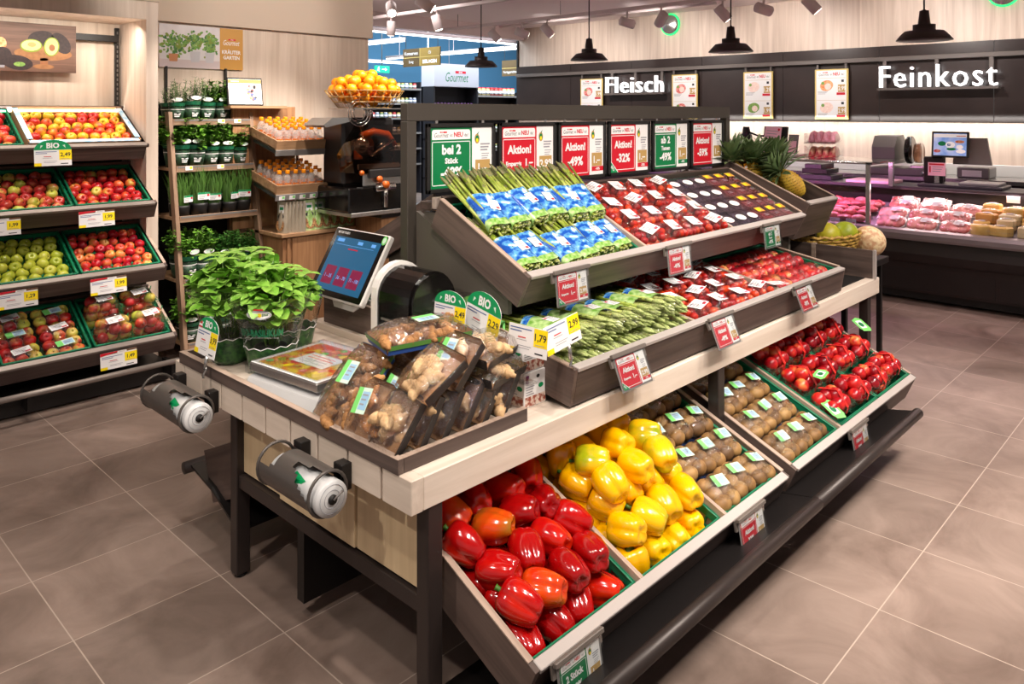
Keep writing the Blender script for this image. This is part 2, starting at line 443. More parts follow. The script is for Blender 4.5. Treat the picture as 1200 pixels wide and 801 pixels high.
def struct(name, mb, parent=None):
    o = link(name, mesh_of(name, mb), parent)
    o['kind'] = 'structure'; return o
def thing(name, label, cat, loc=(0, 0, 0), group=None, rot=None, M=None):
    o = bpy.data.objects.new(name, None); COL.objects.link(o); o.empty_display_size = .05
    if M is not None: o.matrix_world = M
    else:
        o.location = loc
        if rot: o.rotation_euler = rot
    return tag(o, label, cat, group)
KIDS = {}
def dup(src, M, label=None, group=None, kids=True):
    """copy a thing with copies of its parts and their sub-parts"""
    r = src.copy(); COL.objects.link(r); r.matrix_world = M
    if label: r['label'] = label
    if group: r['group'] = group
    if kids:
        for ch in src.children:
            c = ch.copy(); COL.objects.link(c); c.parent = r
            for g in ch.children:
                d = g.copy(); COL.objects.link(d); d.parent = c
    return r
ORD = ['first', 'second', 'third', 'fourth', 'fifth', 'sixth', 'seventh', 'eighth', 'ninth', 'tenth', 'eleventh', 'twelfth', 'thirteenth', 'fourteenth', 'fifteenth', 'sixteenth', 'seventeenth', 'eighteenth', 'nineteenth', 'twentieth', 'twenty first', 'twenty second', 'twenty third', 'twenty fourth']

# ------------------------------------------------------------------ lettering and flat printed sheets
GLY = {}
def glyphs(s, bold, shear=0, space=1):
    k = (s, bold, shear, space)
    if k in GLY: return GLY[k]
    c = bpy.data.curves.new('lettering', 'FONT'); c.body = s; c.size = 1; c.offset = bold; c.shear = shear; c.space_character = space
    c.resolution_u = 2; c.fill_mode = 'FRONT'
    o = bpy.data.objects.new('lettering', c); COL.objects.link(o)
    dg = bpy.context.evaluated_depsgraph_get(); dg.update()
    me = bpy.data.meshes.new_from_object(o.evaluated_get(dg))
    v = [(p.co.x, p.co.y) for p in me.vertices]; f = [tuple(p.vertices) for p in me.polygons]
    bpy.data.objects.remove(o); bpy.data.meshes.remove(me); bpy.data.curves.remove(c)
    xs = [p[0] for p in v] or [0]; ys = [p[1] for p in v] or [0]
    GLY[k] = (v, f, min(xs), max(xs), min(ys), max(ys)); return GLY[k]
EPS = .0004
class Sheet:
    """flat print on a panel: u to the right, v up, w towards the reader"""
    def __init__(s, mb, M, w0=0): s.mb = mb; s.M = M; s.w = w0; s.l = 1
    def z(s, l): return s.w + EPS * l
    def rect(s, u0, v0, u1, v1, m, l=1):
        z = s.z(l); s.mb.add([(u0, v0, z), (u1, v0, z), (u1, v1, z), (u0, v1, z)], [(0, 1, 2, 3)], m, False, s.M)
    def rrect(s, u0, v0, u1, v1, r, m, l=1, corners=(1, 1, 1, 1)):
        z = s.z(l); p = []
        for (cu, cv, a0, on, ku, kv) in ((u1 - r, v0 + r, 270, corners[1], u1, v0), (u1 - r, v1 - r, 0, corners[2], u1, v1), (u0 + r, v1 - r, 90, corners[3], u0, v1), (u0 + r, v0 + r, 180, corners[0], u0, v0)):
            if on: p += [(cu + r * math.cos(R(a0 + 22.5 * i)), cv + r * math.sin(R(a0 + 22.5 * i)), z) for i in range(5)]
            else: p.append((ku, kv, z))
        s.mb.add(p, [tuple(range(len(p)))], m, False, s.M)
    def poly(s, pts, m, l=1):
        z = s.z(l); s.mb.add([(u, v, z) for u, v in pts], [tuple(range(len(pts)))], m, False, s.M)
    def disc(s, u, v, ru, rv, m, l=1, n=16, rot=0):
        c, q = math.cos(R(rot)), math.sin(R(rot))
        s.poly([(u + ru * math.cos(2 * math.pi * i / n) * c - rv * math.sin(2 * math.pi * i / n) * q, v + ru * math.cos(2 * math.pi * i / n) * q + rv * math.sin(2 * math.pi * i / n) * c) for i in range(n)], m, l)
    def text(s, t, u, v, h, m, l=2, align='l', bold=.0, wmax=None, shear=0, rot=0):
        """h = height of the letters' box; u, v = its lower left / middle / right corner"""
        g, f, x0, x1, y0, y1 = glyphs(t, bold, shear)
        if not g: return
        k = h / max(y1 - y0, 1e-6); kx = k
        if wmax and (x1 - x0) * kx > wmax: kx = wmax / (x1 - x0)
        W = (x1 - x0) * kx; off = {'l': 0, 'c': -W / 2, 'r': -W}[align]; z = s.z(l)
        c, q = math.cos(R(rot)), math.sin(R(rot)); vv = []
        for a, b in g:
            p, r_ = off + (a - x0) * kx, (b - y0) * k
            vv.append((u + p * c - r_ * q, v + p * q + r_ * c, z))
        s.mb.add(vv, f, m, False, s.M)
    def lines(s, u, v, w, n, dv, h, m, l=2, ragged=.3):
        """grey strokes where the photograph shows print too small to read"""
        for i in range(n): s.rect(u, v - i * dv - h, u + w * (1 - ragged * ((i * 37) % 5) / 5), v - i * dv, m, l)
def logo_new(sh, u0, v0, u1, v1, l=2):
    """the white header: script word, small red house mark, NEU"""
    h = v1 - v0; w = u1 - u0
    sh.text('Gourmet', u0 + w * .06, v0 + h * .22, h * .46, 'ink', l, bold=-.004, wmax=w * .36, shear=.3)
    sh.rect(u0 + w * .20, v0 + h * .66, u0 + w * .38, v0 + h * .82, 'red', l)
    sh.text('SPAR', u0 + w * .22, v0 + h * .68, h * .12, 'paper', l + 1, bold=.02, wmax=w * .15)
    sh.text('ist', u0 + w * .46, v0 + h * .28, h * .32, 'ink', l, wmax=w * .07)
    sh.text('NEU', u0 + w * .56, v0 + h * .24, h * .50, 'red', l, bold=.035, wmax=w * .24)
    sh.text('da!', u0 + w * .84, v0 + h * .28, h * .32, 'ink', l, wmax=w * .11)
def promo(sh, W, H, green, big, price, strip=None, corner=False):
    """the promotion print: coloured field left, white field with a gold price square right. origin lower left"""
    c = 'sign_green' if green else 'red'
    a = W * .665
    sh.rect(0, 0, W, H, 'paper', 1)
    sh.rect(0, 0, a, H, c, 2)
    sh.rrect(W * .03, H * .80, a - W * .03, H * .965, H * .04, 'paper', 3, (0, 0, 1, 1))
    logo_new(sh, W * .03, H * .80, a - W * .03, H * .965, 4)
    e = .007 * W / .36
    for (u0, v0, u1, v1) in ((W * .03, H * .045, W * .03 + e * .5, H * .77), (a - W * .03 - e * .5, H * .045, a - W * .03, H * .77), (W * .03, H * .045, a - W * .03, H * .045 + e * .5), (W * .03, H * .77 - e * .5, a - W * .03, H * .77)):
        sh.rect(u0, v0, u1, v1, 'paper', 3)
    for (t, u, v, h, wm) in big:
        sh.text(t, a * u, H * v, H * h, 'paper', 5, 'c', .042, wm * a)
    if corner:
        sh.poly([(0, 0), (W * .21, 0), (0, H * .27)], 'paper', 4); sh.poly([(0, 0), (W * .19, 0), (0, H * .245)], 'bio_green', 5)
        sh.text('BIO', W * .012, H * .11, H * .065, 'paper', 6, 'l', .03, W * .11, rot=-40)
    # right field
    sh.disc(a + W * .085, H * .80, W * .042, H * .085, 'gold', 2); sh.disc(a + W * .085, H * .80, W * .03, H * .06, 'sign_green', 3)
    sh.disc(a + W * .085, H * .775, W * .018, H * .035, 'yellow_print', 4)
    sh.poly([(a + W * .08, H * .88), (a + W * .12, H * .93), (a + W * .10, H * .87)], 'sign_green', 2)
    sh.lines(a + W * .14, H * .72, W * .16, 3, H * .05, H * .026, 'ink_grey', 2)
    sh.lines(a + W * .16, H * .55, W * .13, 3, H * .04, H * .014, 'ink_grey', 2)
    sh.rect(a + W * .055, H * .17, W * .97, H * .44, 'gold', 2)
    sh.text(price, (a + W * .055 + W * .97) / 2, H * .225, H * .15, 'paper', 3, 'c', .03, W * .24)
    if strip:
        sh.rect(a + W * .055, H * .07, W, H * .165, c, 2)
        sh.text(strip, (a + W * .055 + W) / 2, H * .09, H * .055, 'paper', 3, 'c', .03, W * .2)
AKT = [('Aktion!', .5, .50, .165, .80)]
def pct(t): return AKT + [(t, .5, .20, .19, .72)]
SAVE = AKT + [('Ersparnis', .34, .26, .11, .46), ('1.–', .78, .27, .14, .30)]
def two(a, w, t): return [(a, .5, .55, .17, .62), (w, .5, .40, .10, .40), (t, .5, .16, .19, .72)]

mat('gold_dark', S(104, 84, 52), .5); mat('gold_bright', S(168, 138, 66), .5)
mat('led_green', S(40, 220, 120), .4, emit=S(30, 230, 110), estr=1.6)

mat('led_exit', S(20, 190, 130), .4, emit=S(20, 200, 140), estr=.8)

# ------------------------------------------------------------------ the room
b = MB(); b.box(-3, 22, -3.5, 17, -.06, 0, 'floor_tiles'); struct('floor', b)
b = MB(); b.box(-3, 9.75, -3.5, 9.0, 3.08, 3.14, 'ceiling_paint'); b.box(4.1, 9.75, 8.9, 9.0, 2.88, 3.08, 'ceiling_paint')
for x in (4.6, 6.8, 9.0): b.box(x, x + .05, 5.0, 8.9, 3.05, 3.08, 'spot_white')
struct('ceiling', b)
b = MB(); b.box(4.1, 22, 9.0, 17, 3.75, 3.8, 'blue_ceiling'); struct('ceiling_far', b)
b = MB(); b.box(4.1, 22, 16.0, 16.1, 0, 3.75, 'blue_wall'); struct('wall_far', b)
b = MB(); b.box(19.9, 20, 9, 16, 0, 3.75, 'blue_wall'); struct('wall_far_side', b)
b = MB()
b.box(9.6, 9.75, -1.5, 9.02, 2.435, 3.08, 'ash_wall_y'); b.box(9.6, 9.75, -1.5, 9.02, 1.0, 1.555, 'ash_wall_y'); b.box(9.6, 9.75, -1.5, 9.02, 0, 1.0, 'dark_plastic')
for k in range(9):
    y0 = -1.5 + k * 1.17; b.box(9.57, 9.6, y0 + .003, min(y0 + 1.167, 9.03), 1.555, 2.435, 'band_dark')
b.box(9.575, 9.75, 9.02, 9.05, 0, 3.08, 'black')
struct('wall_back', b)
# left: the lit niche with the fruit shelves, the herb wall beside it, the bulkhead over it
b = MB(); b.box(-1.0, 2.0, 5.66, 5.75, 0, 2.95, 'ash_wall'); struct('wall_niche', b)
b = MB(); b.box(2.0, 2.075, 5.2, 5.66, 0, 2.38, 'ash_wall_y'); struct('wall_pillar', b)
b = MB(); b.box(-1.0, 2.0, 5.2, 5.66, 2.26, 2.38, 'ash_wall', M=I4); struct('wall_header', b)
b = MB(); b.box(2.075, 4.08, 5.66, 5.75, 0, 2.31, 'ash_wall'); struct('wall_left', b)
b = MB(); b.box(-1.0, 4.1, 5.62, 5.76, 2.31, 3.08, 'bulkhead_paint'); b.box(-1.0, 2.08, 5.19, 5.62, 2.38, 3.08, 'bulkhead_paint'); struct('wall_bulkhead', b)

# ------------------------------------------------------------------ ceiling fittings
def pendant(y):
    t = thing('pendant_lamp', '', 'lamp', (6.8, y, 2.235))
    b = MB(); b.lathe([(.205, .0), (.207, .006), (.195, .022), (.145, .075), (.085, .082), (.083, .088), (.083, .128), (.05, .13), (.046, .135), (.034, .24), (.012, .245), (.012, .25)], 'lamp_shell', 28); part('lamp_shade', b, t)
    b = MB(); b.lathe([(.198, .002), (.19, .02), (.14, .07), (.05, .075)], 'lamp_inside', 28); b.lathe([(.002, .03), (.03, .04), (.036, .06), (.02, .074)], 'lamp_bulb', 14); part('bulb', b, t, 'glowing bulb inside a cream reflector')
    b = MB(); b.tube([(0, 0, .245), (0, 0, 3.08 - 2.235)], .007, 'lamp_shell', 8); part('cable', b, t)
    return t
for y, lab in ((5.32, 'black pendant lamp with flared shade hanging before the Fleisch lettering'), (3.61, 'black pendant lamp with flared shade hanging between the Fleisch and Feinkost lettering'),
               (1.915, 'black pendant lamp with flared shade hanging above the Feinkost lettering'), (7.04, 'brownish black pendant lamp with flared shade hanging before the blue far hall')):
    pendant(y)['label'] = lab
for o in [o for o in COL.objects if o.name.startswith('pendant_lamp')]: o['group'] = 'pendant lamps over the counter aisle'
for (x, y, tx, ty) in ((6.8, 5.32, 7, 5.32), (6.8, 3.61, 7, 3.61), (6.8, 1.915, 7, 1.915), (6.8, 7.04, 7, 7.04)):
    spot_light((x, y, 2.28), (x, y, 0), 16, 120, (1, .86, .7), .03, .6)
def track(x, y0, y1, lab):
    t = MB(); t.box(x - .02, x + .02, y0, y1, 2.86, 2.90, 'spot_white', .004)
    for k in range(4):
        y = y0 + .3 + (y1 - y0 - .6) * k / 3; t.tube([(x, y, 2.9), (x, y, 3.08)], .004, 'grey_plastic', 6)
    solid('ceiling_track', t, lab, 'light track', 'ceiling light tracks')
track(7.55, 2.2, 8.6, 'long white light track parallel to the dark sign band')
track(6.0, 4.6, 8.6, 'shorter white light track nearer the herb wall')
track(4.9, 4.2, 7.4, 'white light track closest to the orange basket')
def ceil_spot(x, y, aim, lab):
    t = thing('track_spotlight', lab, 'spotlight', (x, y, 2.72), 'white track spotlights')
    d = Vector(aim).normalized()
    b = MB(); b.tube([(0, 0, .02), (0, 0, .14)], .012, 'spot_white', 8); b.box(-.03, .03, -.02, .02, .13, .145, 'spot_white'); part('mount_arm', b, t)
    b = MB(); b.tube([-d * .09, -d * .085, d * .085, d * .09], [.045, .055, .055, .05], 'spot_white', 18); part('lamp_head', b, t)
    b = MB(); b.tube([d * .0905, d * .093], .043, 'lamp_bulb', 18); part('lens', b, t, 'glowing lens')
SPW = 'white cylinder spotlight '
for x, y, aim, lab in ((7.55, 5.34, (.8, -.5, -.25), 'pointing right at the upper wood wall left of the green ringed speaker'), (7.55, 6.59, (.5, -.3, -.6), 'hanging above the first poster of the meat counter'),
                       (7.55, 4.87, (.4, .7, -.6), 'overlapping the green ringed wall speaker'), (7.55, 4.1, (.5, -.5, -.8), 'just left of the second pendant cable on the sign side'),
                       (7.55, 3.64, (.8, -.4, -.2), 'first one right of the middle pendant lamp'), (7.55, 3.145, (.4, -.6, -.8), 'tilted down above the second white poster of the Feinkost section'),
                       (6.0, 7.84, (.1, .2, -1), 'upright, upper of the pair nearest the bulkhead end'), (4.9, 6.40, (-.4, -.6, -.5), 'bright faced, left of the large one at the top edge'),
                       (6.0, 6.96, (.2, -.2, -1), 'upright, above the hanging gold aisle sign'), (7.55, 7.55, (.5, -.5, -.8), 'tilted, just right of the leftmost pendant cable'),
                       (7.55, 7.04, (.8, -.5, -.3), 'at the left corner of the wood wall'), (4.9, 5.86, (.6, -.5, -.5), 'large, at the top edge closest to the orange basket')):
    ceil_spot(x, y, aim, SPW + lab)
def wall_speaker(y, z, lab):
    t = thing('wall_speaker', lab, 'speaker', (9.6, y, z - .16), 'round wall speakers'); X = T(0, 0, .16) @ RY(-90)
    b = MB(); b.lathe([(.13, .0), (.14, .03), (.13, .05), (.10, .052), (.06, .075), (.001, .085)], 'steel', 32, M=X); part('speaker_body', b, t)
    b = MB(); b.tube([(.145 * math.cos(k * .2618), .145 * math.sin(k * .2618), .02) for k in range(24)], .012, 'led_green', 8, closed=True, M=X); part('light_ring', b, t, 'glowing green ring')
wall_speaker(6.03, 2.92, 'round metal wall speaker with green light ring above the Fleisch lettering')
wall_speaker(1.92, 2.94, 'metal wall speaker with green ring at the top edge, by the Feinkost lamp')

# ------------------------------------------------------------------ signs on the dark band
XW = 9.55
def wallM(y, z, x=XW): return frame((x, y, z), (0, -1, 0), (0, 0, 1), (-1, 0, 0))      # u runs to the right in the picture
b = MB(); b.box(9.50, 9.54, -1.0, 9.0, 2.255, 2.305, 'bar_grey', .004)
for k in range(9): b.box(9.54, 9.57, .2 + k * 1.05, .25 + k * 1.05, 2.265, 2.295, 'bar_grey')
solid('sign_rail', b, 'long grey metal rail along the dark band holding letterings and posters', 'rail')
def lettering(word, y0, y1, z0, z1, hangers):
    t = thing('wall_lettering', f'white illuminated wall lettering reading {word} on a grey base bar', 'sign', (9.5, (y0 + y1) / 2, z0 - .03), 'illuminated wall letterings')
    g, f, x0, x1, c0, c1 = glyphs(word, -.006, 0, 1.12)
    kx = (y0 - y1) / (x1 - x0); kz = (z1 - z0) / (c1 - c0)
    b = MB()
    v = [(9.44, y0 - (a - x0) * kx, z0 + (q - c0) * kz) for a, q in g]; n = len(v)
    v2 = [(9.50, p[1], p[2]) for p in v]
    b.add(v, f, 'lit_white')
    # sides of the letters
    ed = {}
    for q in f:
        for i in range(len(q)):
            e = (q[i], q[(i + 1) % len(q)]); k = (min(e), max(e)); ed[k] = ed.get(k, 0) + 1
    b.add(v + v2, [(i, j, n + j, n + i) for (i, j), c in ed.items() if c == 1], 'lit_white')
    wpart('letters', b, t)
    b = MB(); b.box(9.43, 9.52, y1 - .02, y0 + .02, z0 - .03, z0 - .004, 'bar_grey'); wpart('base_bar', b, t)
    for y in hangers:
        b = MB(); b.box(9.505, 9.52, y - .02, y + .02, z0 - .01, 2.26, 'bar_grey'); wpart('hanger', b, t)
lettering('Fleisch', 7.08, 6.08, 1.955, 2.195, (7.0, 6.58, 6.12))
lettering('Feinkost', 3.14, 1.955, 1.945, 2.195, (3.1, 2.55, 2.02))
mat('print_meat', S(206, 70, 74), .5, noise=(40, S(240, 170, 160), .15)); mat('print_orange', S(232, 120, 60), .5, noise=(50, S(250, 190, 140), .15))
mat('print_rose', S(236, 200, 190), .5, noise=(50, S(250, 228, 216), .2)); mat('print_green', S(80, 130, 60), .5, noise=(60, S(150, 180, 90), .2))
def poster(y0, y1, z0, z1, items, lab):
    t = thing('promotion_poster', lab, 'poster', (9.53, (y0 + y1) / 2, z0), 'promotion posters on the dark band')
    W = y0 - y1; H = z1 - z0
    b = MB(); b.box(9.515, 9.535, y1, y0, z0, z1, 'poster_edge', .004); wpart('poster_frame', b, t)
    b = MB(); sh = Sheet(b, frame((9.515, y0, z0), (0, -1, 0), (0, 0, 1), (-1, 0, 0)))
    sh.rect(.02, .03, W - .02, H - .015, 'paper', 2); logo_new(sh, .03, H - .10, W - .03, H - .02, 3)
    for k, (m, price) in enumerate(items):
        v = H - .33 - k * .27
        sh.rect(.03, v + .22, W - .03, v + .223, 'gold', 3)
        sh.disc(W * .36, v + .13, W * .20, .065, m, 3, 20, 15); sh.disc(W * .40, v + .12, W * .10, .04, 'print_rose', 4); sh.disc(W * .25, v + .16, W * .05, .02, 'print_green', 4)
        sh.rect(W * .70, v + .05, W - .035, v + .14, 'gold', 4); sh.text(price, W * .82, v + .068, .055, 'paper', 5, 'c', .02, W * .22)
        sh.rect(W * .66, v + .015, W - .035, v + .045, 'red', 4); sh.rect(W * .80, v + .17, W - .05, v + .20, 'ink', 4)
        sh.lines(.04, v + .06, W * .3, 3, .014, .005, 'ink_grey', 4)
    wpart('print', b, t)
    for y in (y0 - .03, y1 + .03):
        b = MB(); b.box(9.518, 9.53, y - .012, y + .012, z1 - .01, 2.262, 'bar_grey'); wpart('hanger', b, t)
P0 = 'white promotion poster with gold edge '
poster(7.618, 7.185, 1.556, 2.185, (('print_meat', '1.99'), ('print_meat', '2.49')), P0 + 'and meat pictures left of the Fleisch lettering')
poster(5.963, 5.553, 1.576, 2.195, (('print_meat', '1.99'), ('print_meat', '2.99')), P0 + 'and meat pictures right of the Fleisch lettering')
poster(4.872, 4.464, 1.582, 2.192, (('print_rose', '1.29'), ('print_green', '1.99')), P0 + 'and plated food, between the two meat and shrimp posters')
poster(3.920, 3.516, 1.576, 2.189, (('print_orange', '2.99'), ('print_rose', '2.99')), P0 + 'and orange shrimp picture, next to the Feinkost lettering')

# ------------------------------------------------------------------ signs and lamps of the far hall
def light_tube(p0, p1, lab):
    t = thing('light_line', lab, 'lamp', (p0[0], p0[1], 2.8), 'thin white light lines of the far hall')
    d = Vector(p1) - Vector(p0); L = d.length; M = Matrix.Translation((0, 0, .02)) @ d.to_track_quat('X', 'Z').to_matrix().to_4x4()
    b = MB(); b.box(0, L, -.03, .03, 0, .02, 'tube_light', M=M); part('diffuser', b, t)
    b = MB(); b.box(0, L, -.04, .04, .02, .07, 'spot_white', M=M)
    for k in range(3): b.tube([(L * (.1 + .4 * k), 0, .07), (L * (.1 + .4 * k), 0, .93)], .006, 'spot_white', 6, M=M)
    part('housing', b, t)
def Lx(p0, p1, lab): light_tube((p0[0], p0[1], 0), (p1[0], p1[1], 0), lab)
Lx((6.3, 9.15), (12.5, 9.15), 'long white light line closest to the ceiling edge of the fresh food area')
Lx((7.9, 13.4), (7.9, 10.0), 'white light line running away behind the hanging gold aisle sign')
Lx((10.3, 13.6), (10.3, 9.3), 'white light line above the Gourmet board')
Lx((8.3, 14.6), (13.5, 14.6), 'white light line deepest in the far hall')
def aisle_sign(x, y0, y1, z0, z1, cells, lab):
    t = thing('hanging_aisle_sign', lab, 'sign', (x, (y0 + y1) / 2, z0), 'hanging gold aisle signs')
    W = y0 - y1; H = z1 - z0
    b = MB(); b.box(x - .01, x + .01, y1, y0, z0, z1, 'gold_dark'); wpart('sign_board', b, t)
    b = MB(); sh = Sheet(b, frame((x - .01, y0, z0), (0, -1, 0), (0, 0, 1), (-1, 0, 0)))
    sh.rect(0, H * .48, W, H * .52, 'poster_edge', 1); sh.rect(W * .46, 0, W * .475, H, 'poster_edge', 1); sh.rect(W * .475, 0, W, H, 'gold_bright', 1); sh.rect(W * .475, H * .48, W, H * .52, 'poster_edge', 2)
    for tx, u, v, m in cells: sh.text(tx, W * u, H * v, H * .2, m, 3, 'c', .02, W * .40)
    wpart('print', b, t)
    for y in (y0 - .06, y1 + .06):
        b = MB(); b.tube([(x, y, z1), (x, y, 3.75)], .004, 'grey_plastic', 6); wpart('wire', b, t)
aisle_sign(8.0, 10.12, 9.2, 2.41, 2.70, (('Konserven', .23, .64, 'paper'), ('Essig', .23, .14, 'paper'), ('Öl', .73, .64, 'paper'), ('BEILAGEN', .73, .14, 'lit_white')), 'gold hanging aisle sign reading Konserven, Essig, Öl and BEILAGEN')
aisle_sign(10.2, 10.0, 9.1, 2.33, 2.62, (('Fertiggerichte', .23, .14, 'paper'),), 'dark gold hanging aisle sign cut off by the corner of the wood wall')
t = thing('exit_sign', 'green lit emergency exit sign with running figure and arrow', 'sign', (8.23, 11.0, 2.34)); b = MB(); b.box(8.08, 8.38, 11.0, 11.03, 2.36, 2.48, 'led_exit'); wpart('lit_panel', b, t)
b = MB(); sh = Sheet(b, frame((8.08, 11.0, 2.36), (1, 0, 0), (0, 0, 1), (0, -1, 0)))
sh.rect(.14, .052, .22, .068, 'lit_white', 1); sh.poly([(.21, .03), (.25, .06), (.21, .09)], 'lit_white', 1); sh.disc(.075, .095, .010, .010, 'lit_white', 1); sh.poly([(.045, .08), (.08, .085), (.095, .06), (.075, .05), (.09, .02), (.075, .02), (.062, .045), (.04, .03), (.035, .04), (.058, .06)], 'lit_white', 1)
wpart('pictogram', b, t); b = MB(); b.tube([(8.23, 11.015, 2.48), (8.23, 11.015, 3.75)], .006, 'grey_plastic', 6); wpart('hanger', b, t)
b = MB(); b.lathe([(.001, 0), (.04, .01), (.06, .04), (.06, .06)], 'black_gloss', 18); b.lathe([(.07, .06), (.07, .12), (.03, .14), (.012, .145), (.012, 1.42)], 'white_plastic', 18); o = solid('dome_camera', b, 'small white dome camera on a rod near the exit sign', 'camera'); o.location = (9.35, 11.1, 2.33)

# ------------------------------------------------------------------ the island: table
t = thing('display_table', 'long island display table with pale ash worktop and dark metal legs', 'table', (2.96, 2.26, 0))
b = MB(); b.box(1.29, 4.667, 1.55, 2.97, .622, .712, 'ash_x', .003)
for k in range(10):                       # comb edge of the worktop's near end
    y0 = (1.55, 1.682, 1.838, 1.99, 2.143, 2.295, 2.45, 2.60, 2.75, 2.90)[k]; y1 = (1.672, 1.828, 1.98, 2.133, 2.285, 2.44, 2.59, 2.74, 2.89, 2.97)[k]
    b.box(1.25, 1.29, y0, y1, .622, .712, 'ash_y', .002)
wpart('worktop', b, t)
for x in (1.31, 2.829, 4.50):
    for y in (1.556, 2.60):
        b = MB(); b.box(x, x + .052, y, y + .048, .012, .622, 'leg_metal', .003); o = wpart('leg', b, t)
        b = MB(); b.lathe([(.02, 0), (.02, .008), (.012, .014)], 'black', 14, M=T(x + .026, y + .024, 0)); b.v = [(p[0] - 2.96, p[1] - 2.26, p[2]) for p in b.v]; part('foot', b, o)
for x in (1.318, 4.505):
    b = MB(); b.box(x, x + .036, 1.604, 2.60, .322, .368, 'leg_metal', .002); wpart('end_rail', b, t)
for y0, y1, dx in ((2.335, 2.60, .012), (1.907, 2.331, 0), (1.604, 1.902, .006)):
    b = MB(); b.box(1.325 + dx, 1.345 + dx, y0, y1, .375, .622, 'ash_z', .001); wpart('end_panel', b, t)
b = MB(); b.box(1.36, 4.50, 2.24, 2.28, .05, .60, 'black_metal'); wpart('centre_panel', b, t)
for (yb, s) in ((1.17, 1), (3.15, -1)):
    b = MB()
    for x0, x1 in ((1.36, 2.86), (2.864, 4.06)):
        b.tube([(x0, yb, .205), (x1, yb, .205)], .024, 'leg_metal', 16)
    wpart('bumper_rail', b, t)
    b = MB()
    for x0, x1 in ((1.38, 2.86), (2.864, 4.03)):
        pl = [(yb + s * .01, .222), (yb + s * .20, .185), (yb + s * .42, .10), (yb + s * .42, .09), (yb + s * .20, .175), (yb + s * .01, .212)]
        b.prism(pl, x0, x1, 'x', 'black_metal')
    wpart('bumper_shelf', b, t)

# ------------------------------------------------------------------ sloped wooden bins
def slope(x, y, z, a): return T(x, y, z) @ RX(a)
def wood_bin(label, x0, yf, zf, ang, L, W, h, divs, group=None, side='dark_y', sideface=True, rim='rim_metal', back=True):
    """open sloped bin. local frame: u along the front, v up the slope, w out of it; the rim plane is w = 0"""
    M = slope(x0, yf, zf, ang)
    t = thing('produce_bin', label, 'bin', group=group, M=M)
    b = MB(); b.box(0, L, -.022, 0, -h, -.012, 'dark_x', .001); part('fascia', b, t)
    b = MB(); b.box(-.002, L + .002, -.026, .006, -.014, 0, rim, .002); part('front_rim', b, t)
    for u in (-.018, L):
        b = MB(); b.box(u, u + .018, -.022, W, -h, -.004, side, .001); o = part('side_panel', b, t)
        b = MB(); b.box(u - .001, u + .019, .006, W, -.004, 0, 'rim_y'); part('edge_strip', b, o)
    for u in divs:
        b = MB(); b.box(u - .008, u + .008, .006, W, -h + .01, -.003, 'rim_y', .001); part('divider', b, t)
    b = MB(); b.box(0, L, 0, W, -h, -h + .008, 'black_metal'); part('base', b, t)
    if back:
        b = MB(); b.box(0, L, W, W + .016, -h, 0, 'dark_x'); part('back_board', b, t)
    return M
def crate(M, u0, u1, v0, v1, w0, h, label, group, m='crate_green'):
    """shallow plastic crate with ribbed, pierced walls and a rim"""
    X = M @ T(u0, v0, w0); L = u1 - u0; D = v1 - v0
    t = thing('plastic_crate', label, 'crate', group=group, M=X)
    b = MB(); b.box(.004, L - .004, .004, D - .004, 0, .004, m)
    for (a0, a1, c0, c1) in ((.004, L - .004, .004, .008), (.004, L - .004, D - .008, D - .004), (.004, .008, .004, D - .004), (L - .008, L - .004, .004, D - .004)):
        b.box(a0, a1, c0, c1, 0, h * .45, m); b.box(a0, a1, c0, c1, h * .72, h, m)
    n = max(3, int(L / .04))
    for k in range(n + 1):
        u = .004 + (L - .014) * k / n
        for c in (.003, D - .009): b.box(u, u + .006, c, c + .006, h * .4, h * .75, m)
    n = max(3, int(D / .04))
    for k in range(n + 1):
        v = .004 + (D - .014) * k / n
        for c in (.003, L - .009): b.box(c, c + .006, v, v + .006, h * .4, h * .75, m)
    part('crate_body', b, t)
    b = MB()
    for (a0, a1, c0, c1) in ((0, L, 0, .012), (0, L, D - .012, D), (0, .012, 0, D), (L - .012, L, 0, D)): b.box(a0, a1, c0, c1, h - .006, h, m, .002)
    part('crate_rim', b, t)
    return X
UP = wood_bin('upper sloped wooden bin holding asparagus, tomatoes and berries', 1.92, 1.76, 1.117, 26.8, 2.185, .48, .125, (.71, 1.43), 'island bins')
LO = wood_bin('lower wooden bin on the worktop holding asparagus, tomatoes and nectarines', 1.917, 1.563, .85, 10, 2.20, .46, .128, (.75, 1.50), 'island bins')
U1 = wood_bin('floor level bin holding red peppers, yellow peppers and kiwis', 1.418, 1.277, .303, 23.6, 1.39, .60, .135, (.472, .968), 'island bins')
U2 = wood_bin('floor level bin holding kiwis and strapped punnets of plums', 2.90, 1.277, .303, 23.6, 1.42, .60, .135, (.494,), 'island bins')
# the far side of the island carries the same bins, seen only by their ends
def far(x, y, z, a): return T(x, y, z) @ RZ(180) @ RX(a)
for (x0, yf, zf, a, L, W, h, lab) in ((4.10, 2.86, 1.117, 26.8, 1.98, .44, .125, 'wooden bin on the far side of the island, end board seen behind the scale screen'), (2.84, 3.04, .30, 23.6, 1.42, .40, .20, 'dark bin low on the far side of the island, end seen behind the leg')):
    M = far(x0, yf, zf, a); t = thing('produce_bin', lab, 'bin', group='far side bins', M=M)
    b = MB(); b.box(0, L, -.022, 0, -h, 0, 'dark_x', .001); part('fascia', b, t)
    for u in (-.018, L):
        b = MB(); b.box(u, u + .018, -.022, W, -h, 0, 'dark_y', .001); part('side_panel', b, t)
    b = MB(); b.box(0, L, 0, W, -h, -h + .008, 'black_metal'); part('base', b, t)
